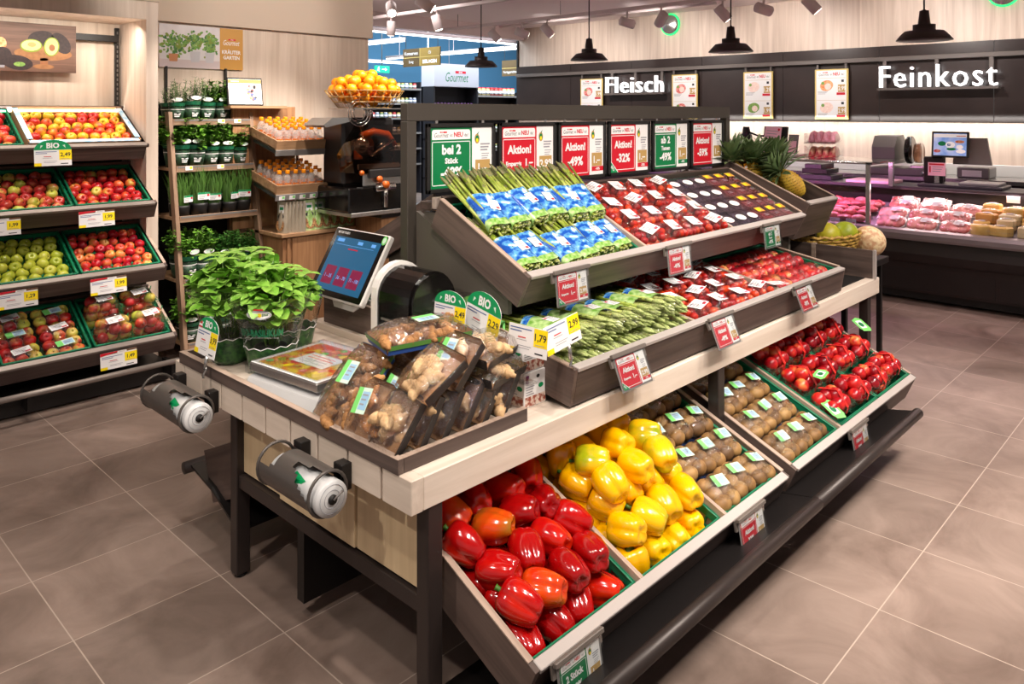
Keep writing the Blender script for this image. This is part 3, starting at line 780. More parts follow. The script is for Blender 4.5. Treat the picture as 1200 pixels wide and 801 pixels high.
# metal riser that carries the upper bins
b = MB()
for x0, x1 in ((1.925, 1.945), (4.06, 4.08), (2.99, 3.01)):
    b.prism([(2.03, .713), (2.355, .713), (2.355, 1.27), (2.26, 1.225), (1.86, 1.02), (1.86, .955), (2.03, .955)], x0, x1, 'x', 'riser_metal'); b.prism([(2.41, .713), (2.80, .713), (2.80, 1.05), (2.41, 1.25)], max(x0, 2.13), max(x1, 2.15), 'x', 'riser_metal')
b.box(1.945, 4.06, 2.25, 2.33, .713, 1.27, 'riser_metal')
solid('bin_riser', b, 'grey sheet metal riser standing under the asparagus bin', 'riser')
b = MB(); b.box(1.93, 4.12, 2.27, 2.34, 1.28, 1.31, 'dark_x', .002); b.box(1.93, 4.12, 2.245, 2.27, 1.285, 1.33, 'rim_x', .002)
solid('back_ledge', b, 'brown wooden ledge between the upper bin and the promotion signs', 'ledge')

# ------------------------------------------------------------------ dark frame with the six promotion signs
YF = 2.36
t = thing('sign_rack', 'tall dark metal frame standing along the middle of the island', 'frame', (3.15, YF, .712))
for x in (1.885, 4.39):
    b = MB(); b.box(x, x + .045, YF, YF + .045, .712, 1.62, 'frame_metal', .002); wpart('post', b, t)
b = MB(); b.box(1.885, 4.435, YF, YF + .045, 1.62, 1.69, 'frame_metal', .002); wpart('top_bar', b, t)
def sx(x): return x * YF / 2.27
SG = [(1.895, 2.266, True, two('bei 2', 'Stück', '-49%'), '1.–', '-49%', False, 'green promotion sign reading bei 2 Stück -49% behind the asparagus'),
      (2.282, 2.653, False, SAVE, '2.99', None, True, 'red promotion sign reading Aktion Ersparnis 1.– with green BIO corner'),
      (2.663, 3.022, False, pct('-49%'), '1.–', '-49%', False, 'red promotion sign reading Aktion -49%'),
      (3.037, 3.402, False, pct('-32%'), '1.–', '-32%', True, 'red promotion sign reading Aktion -32% with green BIO corner'),
      (3.420, 3.788, True, two('ab 2', 'Tassen', '-49%'), '1.–', '-49%', False, 'green promotion sign reading ab 2 Tassen -49%'),
      (3.803, 4.173, False, pct('-59%'), '1.–', None, False, 'red promotion sign reading Aktion -59% beside the pineapples')]
for x0, x1, gr, big, price, strip, corner, lab in SG:
    x0, x1 = sx(x0) + .004, sx(x1) - .004; z0, z1 = 1.332, 1.61; y = YF - .002
    t = thing('promotion_sign', lab, 'sign', ((x0 + x1) / 2, y, z0), 'promotion signs hanging in the dark frame')
    b = MB()
    for a0, a1, c0, c1 in ((x0, x1, z0, z0 + .016), (x0, x1, z1 - .016, z1), (x0, x0 + .016, z0, z1), (x1 - .016, x1, z0, z1)): b.box(a0, a1, y - .014, y + .002, c0, c1, 'black', .002)
    b.box(x0, x1, y - .004, y + .004, z0, z1, 'black'); wpart('black_frame', b, t)
    b = MB(); sh = Sheet(b, frame((x0 + .017, y - .0045, z0 + .017), (1, 0, 0), (0, 0, 1), (0, -1, 0))); promo(sh, x1 - x0 - .034, z1 - z0 - .034, gr, big, price, strip, corner); wpart('print', b, t)
    for x in (x0 + .06, x1 - .06):
        b = MB(); b.box(x - .006, x + .006, y + .003, y + .006, z1 - .01, 1.63, 'grey_plastic'); wpart('hook', b, t)

# ------------------------------------------------------------------ promotion tags clipped to the bin fronts
def promo_tag(M, u, green, big, price, lab, tilt=14, strip=None, corner=False, W=.175, H=.115):
    """holder hanging from the rim at u; M is the bin frame"""
    SL = {id(UP): 26.8, id(LO): 10}.get(id(M), 23.6); X = M @ T(u, -.030, -.004) @ RX(90 - tilt - SL)           # u right, v up, w outwards
    t = thing('promotion_tag', lab, 'price tag', group='promotion tags on the bin fronts', M=X)
    b = MB(); b.box(-.01, W + .01, -.004, .010, .004, .018, 'rim_grey', .002, M=RX(0)); b.box(-.012, W + .012, -.032, .003, -.004, .004, 'rim_grey'); part('clip', b, t)
    b = MB(); b.box(0, W, -H, 0, .004, .007, 'grey_plastic', .001); part('holder', b, t)
    b = MB(); sh = Sheet(b, T(.008, -H + .007, .0075)); promo(sh, W - .016, H - .014, green, big, price, strip, corner); part('print', b, t)
    b = MB(); b.box(-.002, W + .002, -H - .002, .002, .0115, .0125, 'clear_plastic'); part('cover', b, t, 'clear cover')
S3 = [('Aktion!', .5, .50, .17, .84), ('Ersparnis', .32, .26, .10, .44), ('1.–', .74, .25, .15, .30)]
promo_tag(UP, .10, False, S3, '2.99', 'red Aktion 1.– tag on the upper bin under the asparagus', 6, '-25%', True)
promo_tag(UP, .80, False, pct('-49%'), '1.–', 'red Aktion -49% tag on the upper bin under the tomatoes', 6, '-49%')
promo_tag(UP, 1.66, True, two('ab 2', 'Tassen', '-49%'), '1.–', 'green ab 2 Tassen -49% tag on the upper bin under the berries', 6, '-49%')
promo_tag(LO, .16, False, S3, '2.99', 'red Aktion 1.– tag on the lower bin below the asparagus tips', 22, '-25%', True)
promo_tag(LO, .79, False, pct('-49%'), '1.–', 'red Aktion -49% tag on the lower bin below the tomatoes', 22, '-49%')
promo_tag(LO, 1.56, False, pct('-59%'), '1.–', 'red Aktion -59% tag on the lower bin below the nectarines', 22, '-59%')
promo_tag(U1, .04, True, [('2 Stück', .5, .50, .17, .8), ('-49%', .5, .20, .19, .72)], '1.–', 'green 2 Stück -49% tag below the red peppers', 10, '-49%')
promo_tag(U1, .975, False, pct('-32%'), '1.–', 'red Aktion -32% tag below the nearer kiwis', 10, '-32%', True)
promo_tag(U2, .50, False, pct('-59%'), '1.–', 'red Aktion -59% tag below the strapped plums', 10, '-59%')

# ------------------------------------------------------------------ crates of the island
CG = 'green crates in the island bins'
crate(U1, .004, .462, .008, .50, -.126, .105, 'green crate under the red peppers', CG)
crate(U1, .482, .958, .008, .50, -.126, .105, 'green crate under the yellow peppers', CG)
crate(U1, .978, 1.386, .008, .58, -.126, .11, 'green crate under the nearer kiwi packs', CG)
crate(U2, .004, .484, .008, .58, -.126, .11, 'green crate under the kiwi packs beside the plums', CG)
crate(U2, .504, .956, .008, .58, -.126, .125, 'green crate under the left half of the plums', CG)
crate(U2, .962, 1.416, .008, .58, -.126, .125, 'green crate under the right half of the plums', CG)
crate(UP, .004, .700, .008, .47, -.116, .095, 'green crate under the asparagus of the upper bin', CG)
crate(UP, .720, 1.420, .008, .47, -.116, .085, 'green crate under the tomato packs of the upper bin', CG)
crate(UP, 1.440, 2.180, .008, .47, -.116, .095, 'green crate under the berry boxes', CG)
crate(LO, .004, .738, .008, .45, -.118, .085, 'green crate under the asparagus of the lower bin', CG)
crate(LO, .762, 1.488, .008, .45, -.118, .085, 'green crate under the tomato packs of the lower bin', CG)
crate(LO, 1.512, 2.195, .008, .45, -.118, .105, 'green crate under the nectarine packs', CG)

# ------------------------------------------------------------------ peppers
fruit_mat('pepper_red', [(.0, S(120, 2, 6)), (.46, S(176, 8, 10)), (.60, S(204, 34, 10)), (.72, S(216, 74, 14)), (.95, S(150, 110, 20))], 8, .16, .30, coat=.5)
fruit_mat('pepper_yellow', [(.0, S(228, 150, 0)), (.52, S(244, 186, 2)), (.66, S(238, 190, 10)), (.78, S(160, 168, 20)), (1, S(96, 140, 24))], 7, .18, .24, coat=.5)
def pepper_mesh(m, seed, Rr=.05, H=.115):
    rn = random.Random(seed); nl = rn.choice((3, 4, 4)); ph = rn.random() * 6; b = MB()
    prof = [(.001, .009), (.010, .006), (.020, .001), (.029, .001), (.038, .012), (.0445, .032), (.050, .055), (.0505, .075), (.049, .092), (.044, .106), (.036, .114), (.026, .116), (.016, .110), (.009, .100), (.001, .097)]
    am = [0, .30, .42, .40, .30, .22, .17, .15, .15, .17, .20, .24, .2, .1, 0]
    off = [rn.uniform(-.05, .05) for _ in range(nl)]
    lop = rn.uniform(-.12, .12)
    def mod(t, i):
        q = math.cos(nl * t + ph); c = abs(math.cos((nl * t + ph) / 2)) ** .55
        return 1 - am[i] * (1 - c) * 1.25 + am[i] * .15 + lop * math.cos(t) * .4 + off[int((t / 6.2832) * nl) % nl] * .3 * am[i] * 4
    b.lathe(prof, m, 40, True, Matrix.Diagonal((Rr / .05, Rr / .05, H / .116, 1)), mod)
    return mesh_of('pepper', b)
def stem_mesh():
    b = MB(); b.lathe([(.020, .098), (.016, .103), (.009, .106), (.007, .115), (.0065, .128), (.0085, .134), (.001, .135)], 'peduncle', 10)
    return mesh_of('stem', b)
PSTEM = stem_mesh()
def put(name, me, M, label, cat, group):
    o = bpy.data.objects.new(name, me); COL.objects.link(o); o.matrix_world = M
    return tag(o, label, cat, group)
def pepper(me, M, label, group):
    o = put('bell_pepper', me, M, label, 'pepper', group); s = bpy.data.objects.new('stem', PSTEM); COL.objects.link(s); s.parent = o
RED = [pepper_mesh('pepper_red', k, .051, .118) for k in range(5)]; YEL = [pepper_mesh('pepper_yellow', 20 + k, .053, .112) for k in range(5)]
def pile(meshes, X, u0, u1, n_rows, layers, word, group, seed):
    rn = random.Random(seed)
    for ly, (cols, rows, v0, dv, w) in enumerate(layers):
        for r in range(rows):
            for c in range(cols):
                du = (u1 - u0) / cols
                u = u0 + du * (c + .5) + rn.uniform(-.010, .010) + (.012 if r % 2 else -.012); v = v0 + dv * r + rn.uniform(-.01, .01)
                A = RZ(rn.uniform(-35, 35)) @ RX(rn.uniform(-128, -82) if rn.random() < .88 else rn.uniform(-60, -20)) @ RZ(rn.uniform(0, 360)) @ T(0, 0, -.055)
                pepper(rn.choice(meshes), X @ T(u, v, w) @ A,
                       f'{word} pepper, {("bottom", "upper", "topmost")[ly]} layer, {ORD[r]} row from front, {ORD[c]} from left', group)
pile(RED, U1, .02, .448, 5, ((4, 5, .07, .102, -.062), (4, 4, .13, .105, .012)), 'glossy red bell', 'red peppers in the floor level bin', 3)
pile(YEL, U1, .50, .942, 5, ((4, 5, .07, .102, -.062), (4, 4, .13, .105, .016), (3, 2, .24, .10, .09)), 'glossy yellow bell', 'yellow peppers in the floor level bin', 5)

# ------------------------------------------------------------------ packs in the island bins
fruit_mat('tomato', [(.2, S(120, 5, 4)), (.5, S(172, 20, 8)), (.8, S(214, 66, 18))], 30, .14, .25, coat=.4)
fruit_mat('kiwi', [(.3, S(92, 64, 34)), (.5, S(134, 98, 54)), (.7, S(166, 130, 78))], 14, .6, .12)
fruit_mat('plum', [(.2, S(96, 6, 22)), (.48, S(168, 14, 26)), (.62, S(206, 40, 34)), (.8, S(238, 150, 80))], 16, .22, .15, coat=.3)
fruit_mat('nectarine', [(.2, S(120, 10, 34)), (.5, S(196, 30, 40)), (.66, S(224, 80, 60)), (.8, S(246, 190, 110))], 14, .3, .15)
fruit_mat('berry', [(.3, S(30, 24, 50)), (.6, S(58, 46, 84))], 30, .4, .1)
fruit_mat('raspberry', [(.3, S(120, 14, 40)), (.6, S(176, 40, 62))], 40, .4, .1)
mat('label_mint', S(206, 232, 214), .5); mat('label_blue', S(150, 190, 220), .5); mat('tray_blue', S(40, 70, 140), .5); mat('strap_red', S(226, 40, 34), .4)
mat('label_green', S(120, 210, 110), .5)
def ball(r, m, n=12, k=8, sc_=(1, 1, 1)):
    b = MB(); b.sphere((0, 0, 0), r, m, n, k, sc_); return mesh_of('ball', b)
TOM = ball(.0178, 'tomato', 10, 7)
KIW = ball(.0295, 'kiwi', 14, 10, (1, 1, 1.28))
PLU = ball(.033, 'plum', 12, 8)
NEC = ball(.036, 'nectarine', 12, 8)
BER = ball(.008, 'berry', 8, 5); RAS = ball(.010, 'raspberry', 8, 5)
def kid(name, me, parent, M):
    o = bpy.data.objects.new(name, me); COL.objects.link(o); o.parent = parent; o.matrix_local = M; return o
def pillow(b, u0, u1, v0, v1, w0, w1, m, nu=7, nv=6, seed=0, puff=.5):
    """loose film drawn over a pack: a domed, lightly crumpled skin"""
    rn = random.Random(seed); v = []; f = []
    for j in range(nv + 1):
        for i in range(nu + 1):
            a, c = i / nu, j / nv; e = min(1, (math.sin(math.pi * a) * math.sin(math.pi * c)) ** puff * 1.15)
            v.append((u0 + (u1 - u0) * a, v0 + (v1 - v0) * c, w0 + (w1 - w0) * e + (rn.uniform(-.003, .003) if 0 < i < nu and 0 < j < nv else 0)))
    for j in range(nv):
        for i in range(nu):
            k = j * (nu + 1) + i; f.append((k, k + 1, k + nu + 2, k + nu + 1))
    b.add(v, f, m, True)
def label_part(t, u, v, w, du, dv, rot, kind='paper', tilt=(0, 0)):
    X = T(u, v, w) @ RZ(rot) @ RX(tilt[0]) @ RY(tilt[1])
    b = MB(); sh = Sheet(b, X); b.box(-du / 2, du / 2, -dv / 2, dv / 2, -.0006, 0, kind if kind != 'mint' else 'label_mint', M=X)
    if kind == 'mint':
        sh.rect(-du / 2, -dv / 2, -du / 2 + du * .35, dv / 2, 'label_green', 1); sh.rect(-du * .1, -dv * .35, du * .45, dv * .35, 'label_blue', 1); sh.lines(-du * .05, dv * .25, du * .4, 3, dv * .18, dv * .06, 'ink_grey', 2)
    else: sh.lines(-du * .42, dv * .36, du * .8, 4, dv * .2, dv * .07, 'ink_grey', 1); sh.rect(du * .12, -dv * .42, du * .42, -dv * .2, 'red', 1)
    part('label', b, t)
def tomato_pack(seed, W=.168, D=.108, n=(5, 3)):
    rn = random.Random(seed); t = thing('tomato_pack', '', 'tomato pack', M=I4)
    b = MB(); b.box(0, W, 0, D, 0, .006, 'tray_black', .003); part('tray', b, t)
    for ly in range(2):
        for i in range(n[0]):
            for j in range(n[1]):
                if ly and (rn.random() < .2): continue
                u = W * (i + .5) / n[0] + rn.uniform(-.004, .004); v = D * (j + .5) / n[1] + rn.uniform(-.003, .003)
                kid('tomato', TOM, t, T(u, v, .022 + .029 * ly + rn.uniform(-.002, .002)) @ RX(rn.uniform(0, 180)))
    b = MB(); pillow(b, -.004, W + .004, -.004, D + .004, .004, .078, 'film_red', 8, 6, seed, .34); part('film', b, t)
    label_part(t, W * .52, D * .5, .080, .085, .06, rn.uniform(-12, 12), 'paper', (rn.uniform(-8, 8), rn.uniform(-8, 8)))
    return t
TP = [tomato_pack(k) for k in range(3)]
first = set()
def place(src, i, M, label, group):
    if i not in first: first.add(i); src.matrix_world = M; src['label'] = label; src['group'] = group; return src
    return dup(src, M, label, group)
rn = random.Random(11)
for r in range(4):
    for c in range(4):
        k = (r + c) % 3
        place(TP[k], ('t', k), UP @ T(.728 + c * .172 + rn.uniform(-.004, .004), .02 + r * .112, -.060 + rn.uniform(0, .006)) @ RZ(rn.uniform(-3, 3)),
              f'film wrapped cherry tomatoes in the upper bin, {ORD[r]} row from the front, {ORD[c]} from left', 'tomato packs of the upper bin')
for r in range(4):
    for c in range(4):
        k = (r * 2 + c) % 3
        dup(TP[k], LO @ T(.775 + c * .176 + rn.uniform(-.004, .004), .016 + r * .110, -.066 + rn.uniform(0, .006)) @ RZ(rn.uniform(-3, 3)),
            f'film wrapped cherry tomatoes in the lower bin, {ORD[r]} row from the front, {ORD[c]} from left', 'tomato packs of the lower bin')
# berry boxes
def berry_box(kind):
    t = thing('berry_box', '', 'berry box', M=I4); W, D, H = .118, .104, .045; rn = random.Random(kind)
    b = MB()
    for a in ((0, W, 0, .002, 0, H), (0, W, D - .002, D, 0, H), (0, .002, 0, D, 0, H), (W - .002, W, 0, D, 0, H), (0, W, 0, D, 0, .002)): b.box(*a, 'clear_plastic')
    part('box', b, t)
    b = MB(); me = ('berry', 'raspberry')[kind]
    for i in range(7):
        for j in range(6): b.sphere((W * (i + .5) / 7, D * (j + .5) / 6, .028 + rn.uniform(-.004, .006)), .0098, me, 7, 5)
    o = part('berries', b, t); o['kind'] = 'stuff'
    b = MB(); b.box(-.002, W + .002, -.002, D + .002, H, H + .002, 'clear_plastic')
    for a in ((-.003, W + .003, -.003, .004), (-.003, W + .003, D - .004, D + .003), (-.003, .004, -.003, D + .003), (W - .004, W + .003, -.003, D + .003)): b.box(*a, H - .002, H + .004, 'clear_plastic')
    part('lid', b, t)
    b = MB(); sh = Sheet(b, T(0, 0, H + .0025))
    if kind == 0: sh.disc(W * .5, D * .52, W * .34, D * .22, 'paper', 1, 20); sh.lines(W * .3, D * .6, W * .4, 2, .01, .003, 'ink_grey', 2)
    else: sh.rect(W * .25, D * .62, W * .85, D * .98, 'gold_panel', 1); sh.rect(W * .32, D * .70, W * .62, D * .92, 'yellow_print', 2); sh.lines(W * .3, D * .4, W * .4, 2, .01, .003, 'ink_grey', 2)
    part('label', b, t)
    return t
BB = [berry_box(0), berry_box(1)]
for r in range(4):
    for c in range(6):
        k = 0 if c < 3 else 1
        place(BB[k], ('b', k), UP @ T(1.45 + c * .1215, .018 + r * .112, -.062 + rn.uniform(0, .004)),
              f'clear {("blueberry", "raspberry")[k]} box with {("white oval", "orange")[k]} label, {ORD[r]} row from the front, {ORD[c]} from left', 'berry boxes of the upper bin')
# nectarine packs of the lower bin
def nectarine_pack(seed):
    rn = random.Random(seed); t = thing('nectarine_pack', '', 'nectarine pack', M=I4); W, D = .205, .125
    for i in range(3):
        for j in range(2): kid('nectarine', NEC, t, T(W * (i + .5) / 3, D * (j + .5) / 2, .042 + rn.uniform(-.003, .003)) @ RX(rn.uniform(0, 360)) @ RY(rn.uniform(0, 360)))
    b = MB()
    for a in ((0, W, 0, .002), (0, W, D - .002, D), (0, .002, 0, D), (W - .002, W, 0, D)): b.box(*a, 0, .06, 'film_red')
    b.box(0, W, 0, D, 0, .002, 'film_red'); part('tray', b, t)
    b = MB(); pillow(b, -.003, W + .003, -.003, D + .003, .055, .088, 'film_red', 8, 5, seed, .4); part('film', b, t)
    return t
NP = [nectarine_pack(k) for k in range(2)]
for r in range(3):
    for c in range(3):
        o = place(NP[(r + c) % 2], ('n', (r + c) % 2), LO @ T(1.53 + c * .213, .03 + r * .135, -.085 + .012 * (r % 2)), f'film wrapped tray of red nectarines, {ORD[r]} row from the front, {ORD[c]} from left', 'nectarine packs of the lower bin')
def loose_label(M, du, dv, lab, kind):
    t = thing('paper_label', lab, 'label', M=M); label_part(t, 0, 0, 0, du, dv, 0, kind)
loose_label(LO @ T(1.52, .035, .012) @ RZ(-18) @ RX(-8), .10, .062, 'white paper label sticking out between the tomatoes and nectarines', 'paper')
loose_label(LO @ T(1.69, .40, .050) @ RZ(-40) @ RX(-10), .05, .13, 'green and white leaflet standing up behind the nectarine packs', 'mint')
# kiwi packs
def kiwi_pack(seed):
    rn = random.Random(seed); t = thing('kiwi_pack', '', 'kiwi pack', M=I4); W, D = .130, .128
    b = MB(); b.box(0, W, 0, D, 0, .010, 'tray_blue', .004); part('tray', b, t)
    for i in range(2):
        for j in range(3): kid('kiwi', KIW, t, T(W * (i + .5) / 2 + rn.uniform(-.003, .003), D * (j + .5) / 3 * .92 + .004, .040 + rn.uniform(-.002, .003)) @ RZ(rn.uniform(-16, 16)) @ RY(90 + rn.uniform(-14, 14)) @ RZ(rn.uniform(0, 360)))
    b = MB(); pillow(b, -.006, W + .006, -.006, D + .006, .006, .080, 'film', 8, 7, seed, .30); part('film', b, t)
    label_part(t, W * .56, D * .62, .0815, .062, .044, rn.uniform(-25, 5), 'mint', (rn.uniform(-6, 6), rn.uniform(-8, 8)))
    return t
KP = [kiwi_pack(k) for k in range(4)]
for B, u0, word, grp in ((U1, .985, 'nearer', 'kiwi packs in the nearer crate'), (U2, .016, 'farther', 'kiwi packs in the crate beside the plums')):
    for r in range(4):
        for c in range(3):
            k = (r * 2 + c) % 4
            place(KP[k], ('k', k), B @ T(u0 + c * .134 + rn.uniform(-.004, .004), .022 + r * .142, -.072 + rn.uniform(0, .012)) @ RZ(rn.uniform(-5, 5)) @ RX(rn.uniform(-3, 3)),
                  f'film wrapped tray of kiwis in the {word} crate, {ORD[r]} row from front, {ORD[c]} from left', grp)
# strapped plum punnets
def plum_punnet(seed):
    rn = random.Random(seed); t = thing('plum_punnet', '', 'plum punnet', M=I4); W, D, H = .212, .150, .085
    b = MB(); n = 24
    def rr(s, z): return [((W / 2 * s) * (abs(math.cos(a)) ** .45) * (1 if math.cos(a) > 0 else -1), (D / 2 * s) * (abs(math.sin(a)) ** .45) * (1 if math.sin(a) > 0 else -1), z) for a in [2 * math.pi * k / n for k in range(n)]]
    rings = [rr(.80, .002), rr(.84, .004), rr(.96, H - .004), rr(1.0, H - .004), rr(1.0, H), rr(.955, H)]
    v = sum(rings, []); f = [(i * n + k, i * n + (k + 1) % n, (i + 1) * n + (k + 1) % n, (i + 1) * n + k) for i in range(5) for k in range(n)] + [tuple(range(n))]
    b.add(v, f, 'film_red', True, T(W / 2, D / 2, 0)); part('punnet', b, t)
    for ly in range(2):
        for i in range(3):
            for j in range(2):
                kid('plum', PLU, t, T(W * (.5 + (i - 1) * (.27 + .02 * ly)) + rn.uniform(-.006, .006), D * (.5 + (j - .5) * .42) + rn.uniform(-.006, .006), .034 + .050 * ly + rn.uniform(-.004, .006)) @ RX(rn.uniform(0, 360)) @ RY(rn.uniform(0, 360)))
    kid('plum', PLU, t, T(W * .5 + rn.uniform(-.03, .03), D * .5, .108) @ RX(rn.uniform(0, 360)))
    b = MB(); pts = [(W * .5, -.002, .070), (W * .5, .004, .10), (W * .5 + .004, D * .5, .142), (W * .5, D - .004, .10), (W * .5, D + .002, .07)]
    for (p, q) in zip(pts, pts[1:]):
        b.add([(p[0] - .009, p[1], p[2]), (p[0] + .009, p[1], p[2]), (q[0] + .009, q[1], q[2]), (q[0] - .009, q[1], q[2])], [(0, 1, 2, 3)], 'strap_red')
    part('carry_strap', b, t)
    return t
PP = [plum_punnet(k) for k in range(3)]
for r in range(3):
    for c in range(4):
        k = (r + c) % 3
        place(PP[k], ('p', k), U2 @ T(.512 + c * .231 + rn.uniform(-.004, .004), .030 + r * .165, -.070 + rn.uniform(0, .006)) @ RZ(rn.uniform(-4, 4)),
              f'clear punnet of red plums with red strap, {ORD[r]} row from the front, {ORD[c]} from left', 'strapped plum punnets')
for u, v, w, rot, lab in ((.62, .20, .090, 8, 'green plum ticket lying on the strap of a front punnet'), (1.36, .30, .115, 60, 'green and white plum ticket standing at the right end of the plums'), (.52, .07, .03, 70, 'small green plum ticket at the left front corner of the plum crate')):
    M = U2 @ T(u, v, w) @ RZ(rot) @ RX(-20); t = thing('plum_ticket', lab, 'ticket', M=M, group='green plum tickets')
    b = MB(); b.poly = None; sh = Sheet(b, I4); sh.poly([(-.06, -.018), (-.035, -.028), (.04, -.028), (.062, -.006), (.045, .026), (-.03, .026), (-.052, .012)], 'label_green', 1); b.box(-.05, .05, -.022, .02, -.0012, 0, 'label_green'); sh.rect(-.03, -.016, .035, .014, 'paper', 2); sh.disc(0, 0, .02, .012, 'sign_green', 3, 14); part('ticket_card', b, t)

# ------------------------------------------------------------------ asparagus
fruit_mat('spear', [(.3, S(116, 138, 40)), (.5, S(152, 168, 66)), (.7, S(190, 194, 112))], 22, .4, .1)
mat('spear_tip', S(128, 112, 84), .5, noise=(160, S(100, 116, 58), .1)); mat('spear_cut', S(206, 206, 150), .6)
m, nt, bs = nodes('sleeve_blue'); Lk = nt.links.new      # printed sleeve: blue sky and clouds, green meadow along its lower end
tc = nt.nodes.new('ShaderNodeTexCoord'); n1 = nt.nodes.new('ShaderNodeTexNoise'); n1.inputs['Scale'].default_value = 34; Lk(tc.outputs['Object'], n1.inputs[0])
rp = nt.nodes.new('ShaderNodeValToRGB'); e = rp.color_ramp.elements; e[0].position = .42; e[0].color = S(24, 78, 170); e[1].position = .56; e[1].color = S(96, 166, 216); q = e.new(.70); q.color = S(236, 244, 250)
Lk(n1.outputs['Fac'], rp.inputs[0]); Lk(rp.outputs[0], bs.inputs['Base Color']); bs.inputs['Roughness'].default_value = .22; MATS['sleeve_blue'] = m
mat('sleeve_meadow', S(104, 156, 56), .25, noise=(45, S(186, 212, 146), .16))
def spear_mesh(seed, L=.305, tip_m='spear_tip', fat=1.22):
    rn = random.Random(seed); b = MB(); r = rn.uniform(.0050, .0068); bend = rn.uniform(-.008, .008)
    b.tube([(bend * 0, 0, 0), (bend * .5, 0, L * .4), (bend, 0, L * .84)], [r * 1.1, r * 1.05, r * .92], 'spear', 8)
    b.tube([(0, 0, -.0005), (0, 0, .0003)], r * .96, 'spear_cut', 8)
    tip = [(r * .92, L * .84), (r * fat * .98, L * .865), (r * fat * .86, L * .885), (r * fat, L * .90), (r * fat * .84, L * .92), (r * fat * .9, L * .935), (r * .8, L * .96), (r * .62, L * .975), (r * .4, L * .992), (.0006, L)]
    b.lathe(tip, tip_m, 8, True, T(bend, 0, 0), lambda a, i: 1 + .10 * math.cos(4 * a + i * 1.3))
    for k in range(6):
        a = k * 2.4; z = L * (.18 + .11 * k); b.leaf((r * .9 * math.cos(a) + bend * z / L, r * .9 * math.sin(a), z), (math.cos(a) * .15, math.sin(a) * .15, 1), (math.cos(a), math.sin(a), 0), .014, .009, tip_m, .1)
    return mesh_of('spear', b)
SPE = [spear_mesh(k) for k in range(5)]; mat('spear_bud', S(140, 160, 84), .45, noise=(200, S(186, 194, 130), .12)); SPF = [spear_mesh(k, .325, 'spear_bud', 1.5) for k in range(4)]
def bundle(seed, flip=False):
    """origin at the middle of the cut ends, spears along +v; the printed sleeve round the lower part"""
    rn = random.Random(seed); t = thing('asparagus_bundle', '', 'asparagus', M=I4)
    k = 0
    for w, row in ((.008, 8), (.021, 8), (.034, 7), (.045, 5)):
        for i in range(row):
            u = (i - (row - 1) / 2) * .0128 + rn.uniform(-.002, .002)
            kid('spear', rn.choice(SPF if flip else SPE), t, T(u, rn.uniform(-.006, .006), w + rn.uniform(-.002, .002)) @ RZ(0) @ RX(-90) @ RY(u * 170 + rn.uniform(-4, 4)) @ RX(rn.uniform(-4, 4)) @ RZ(rn.uniform(0, 360)))
    b = MB(); n = 20; v = []; f = []
    v0, v1 = (.0, .155) if not flip else (.09, .235)
    for j in range(6):
        y = v0 + (v1 - v0) * j / 5; s = 1 + .16 * (j / 5)
        for i in range(n):
            a = 2 * math.pi * i / n; v.append((.055 * s * math.cos(a) * (1 + rn.uniform(-.03, .03)), y + .005 * math.sin(a * 3), .028 + .031 * s * math.sin(a) * (1 + rn.uniform(-.05, .05))))
    fs = [(j * n + i, j * n + (i + 1) % n, (j + 1) * n + (i + 1) % n, (j + 1) * n + i) for j in range(5) for i in range(n)]
    b.add(v, [q for k, q in enumerate(fs) if (k < 1.05 * n) != flip], 'sleeve_meadow', True); b.add(v, [q for k, q in enumerate(fs) if (k < 1.05 * n) == flip], 'sleeve_blue', True)
    part('printed_sleeve', b, t)
    if rn.random() < .62: label_part(t, rn.uniform(-.015, .015), v0 + .09, .0635, .044, .05, rn.uniform(-15, 15))
    if flip:
        b = MB(); v = []; f = []
        for j in range(4):
            y = .23 + .105 * j / 3; s = (1.16, 1.12, 1.05, .5)[j]
            for i in range(n): a = 2 * math.pi * i / n; v.append((.055 * s * math.cos(a), y, .028 + .031 * s * math.sin(a)))
        b.add(v, [(j * n + i, j * n + (i + 1) % n, (j + 1) * n + (i + 1) % n, (j + 1) * n + i) for j in range(3) for i in range(n)], 'film', True); part('film', b, t)
    return t
AB = [bundle(k) for k in range(4)]; AF = [bundle(10 + k, True) for k in range(3)]
for i in range(6):
    k = i % 4
    place(AB[k], ('a', k), UP @ T(.078 + i * .114, .245 + rn.uniform(-.02, .02) + (.01 if i in (1, 4) else 0), -.018 + rn.uniform(0, .01)) @ RX(9 + rn.uniform(-3, 4)) @ RZ(rn.uniform(-5, 0) if i < 1 else rn.uniform(-4, 9)),
          f'sleeved green asparagus bundle in the back row of the upper bin, {ORD[i]} from left', 'asparagus bundles of the upper bin')
for i in range(6):
    dup(AB[(i + 2) % 4], UP @ T(.088 + i * .113, .045 + rn.uniform(-.012, .022), -.072 + rn.uniform(0, .008)) @ RX(3 + rn.uniform(-2, 2)) @ RZ(rn.uniform(-8, -2) if i < 1 else rn.uniform(-4, 8)),
        f'sleeved green asparagus bundle in the front row of the upper bin, {ORD[i]} from left', 'asparagus bundles of the upper bin')
for i in range(6):
    k = i % 3
    place(AF[k], ('f', k), LO @ T(.07 + i * .121, .365 + rn.uniform(-.01, .01), -.030 + rn.uniform(0, .008)) @ RZ(180 + rn.uniform(-4, 4)) @ RX(8),
          f'asparagus bundle with its tips to the front in the lower bin, {ORD[i]} from left', 'asparagus bundles of the lower bin')
for i in range(6):
    dup(AF[(i + 1) % 3], LO @ T(.08 + i * .120, .335 + rn.uniform(-.01, .01), -.082) @ RZ(180 + rn.uniform(-4, 4)) @ RX(4),
        f'asparagus bundle lying underneath the others in the lower bin, {ORD[i]} from left', 'asparagus bundles of the lower bin')

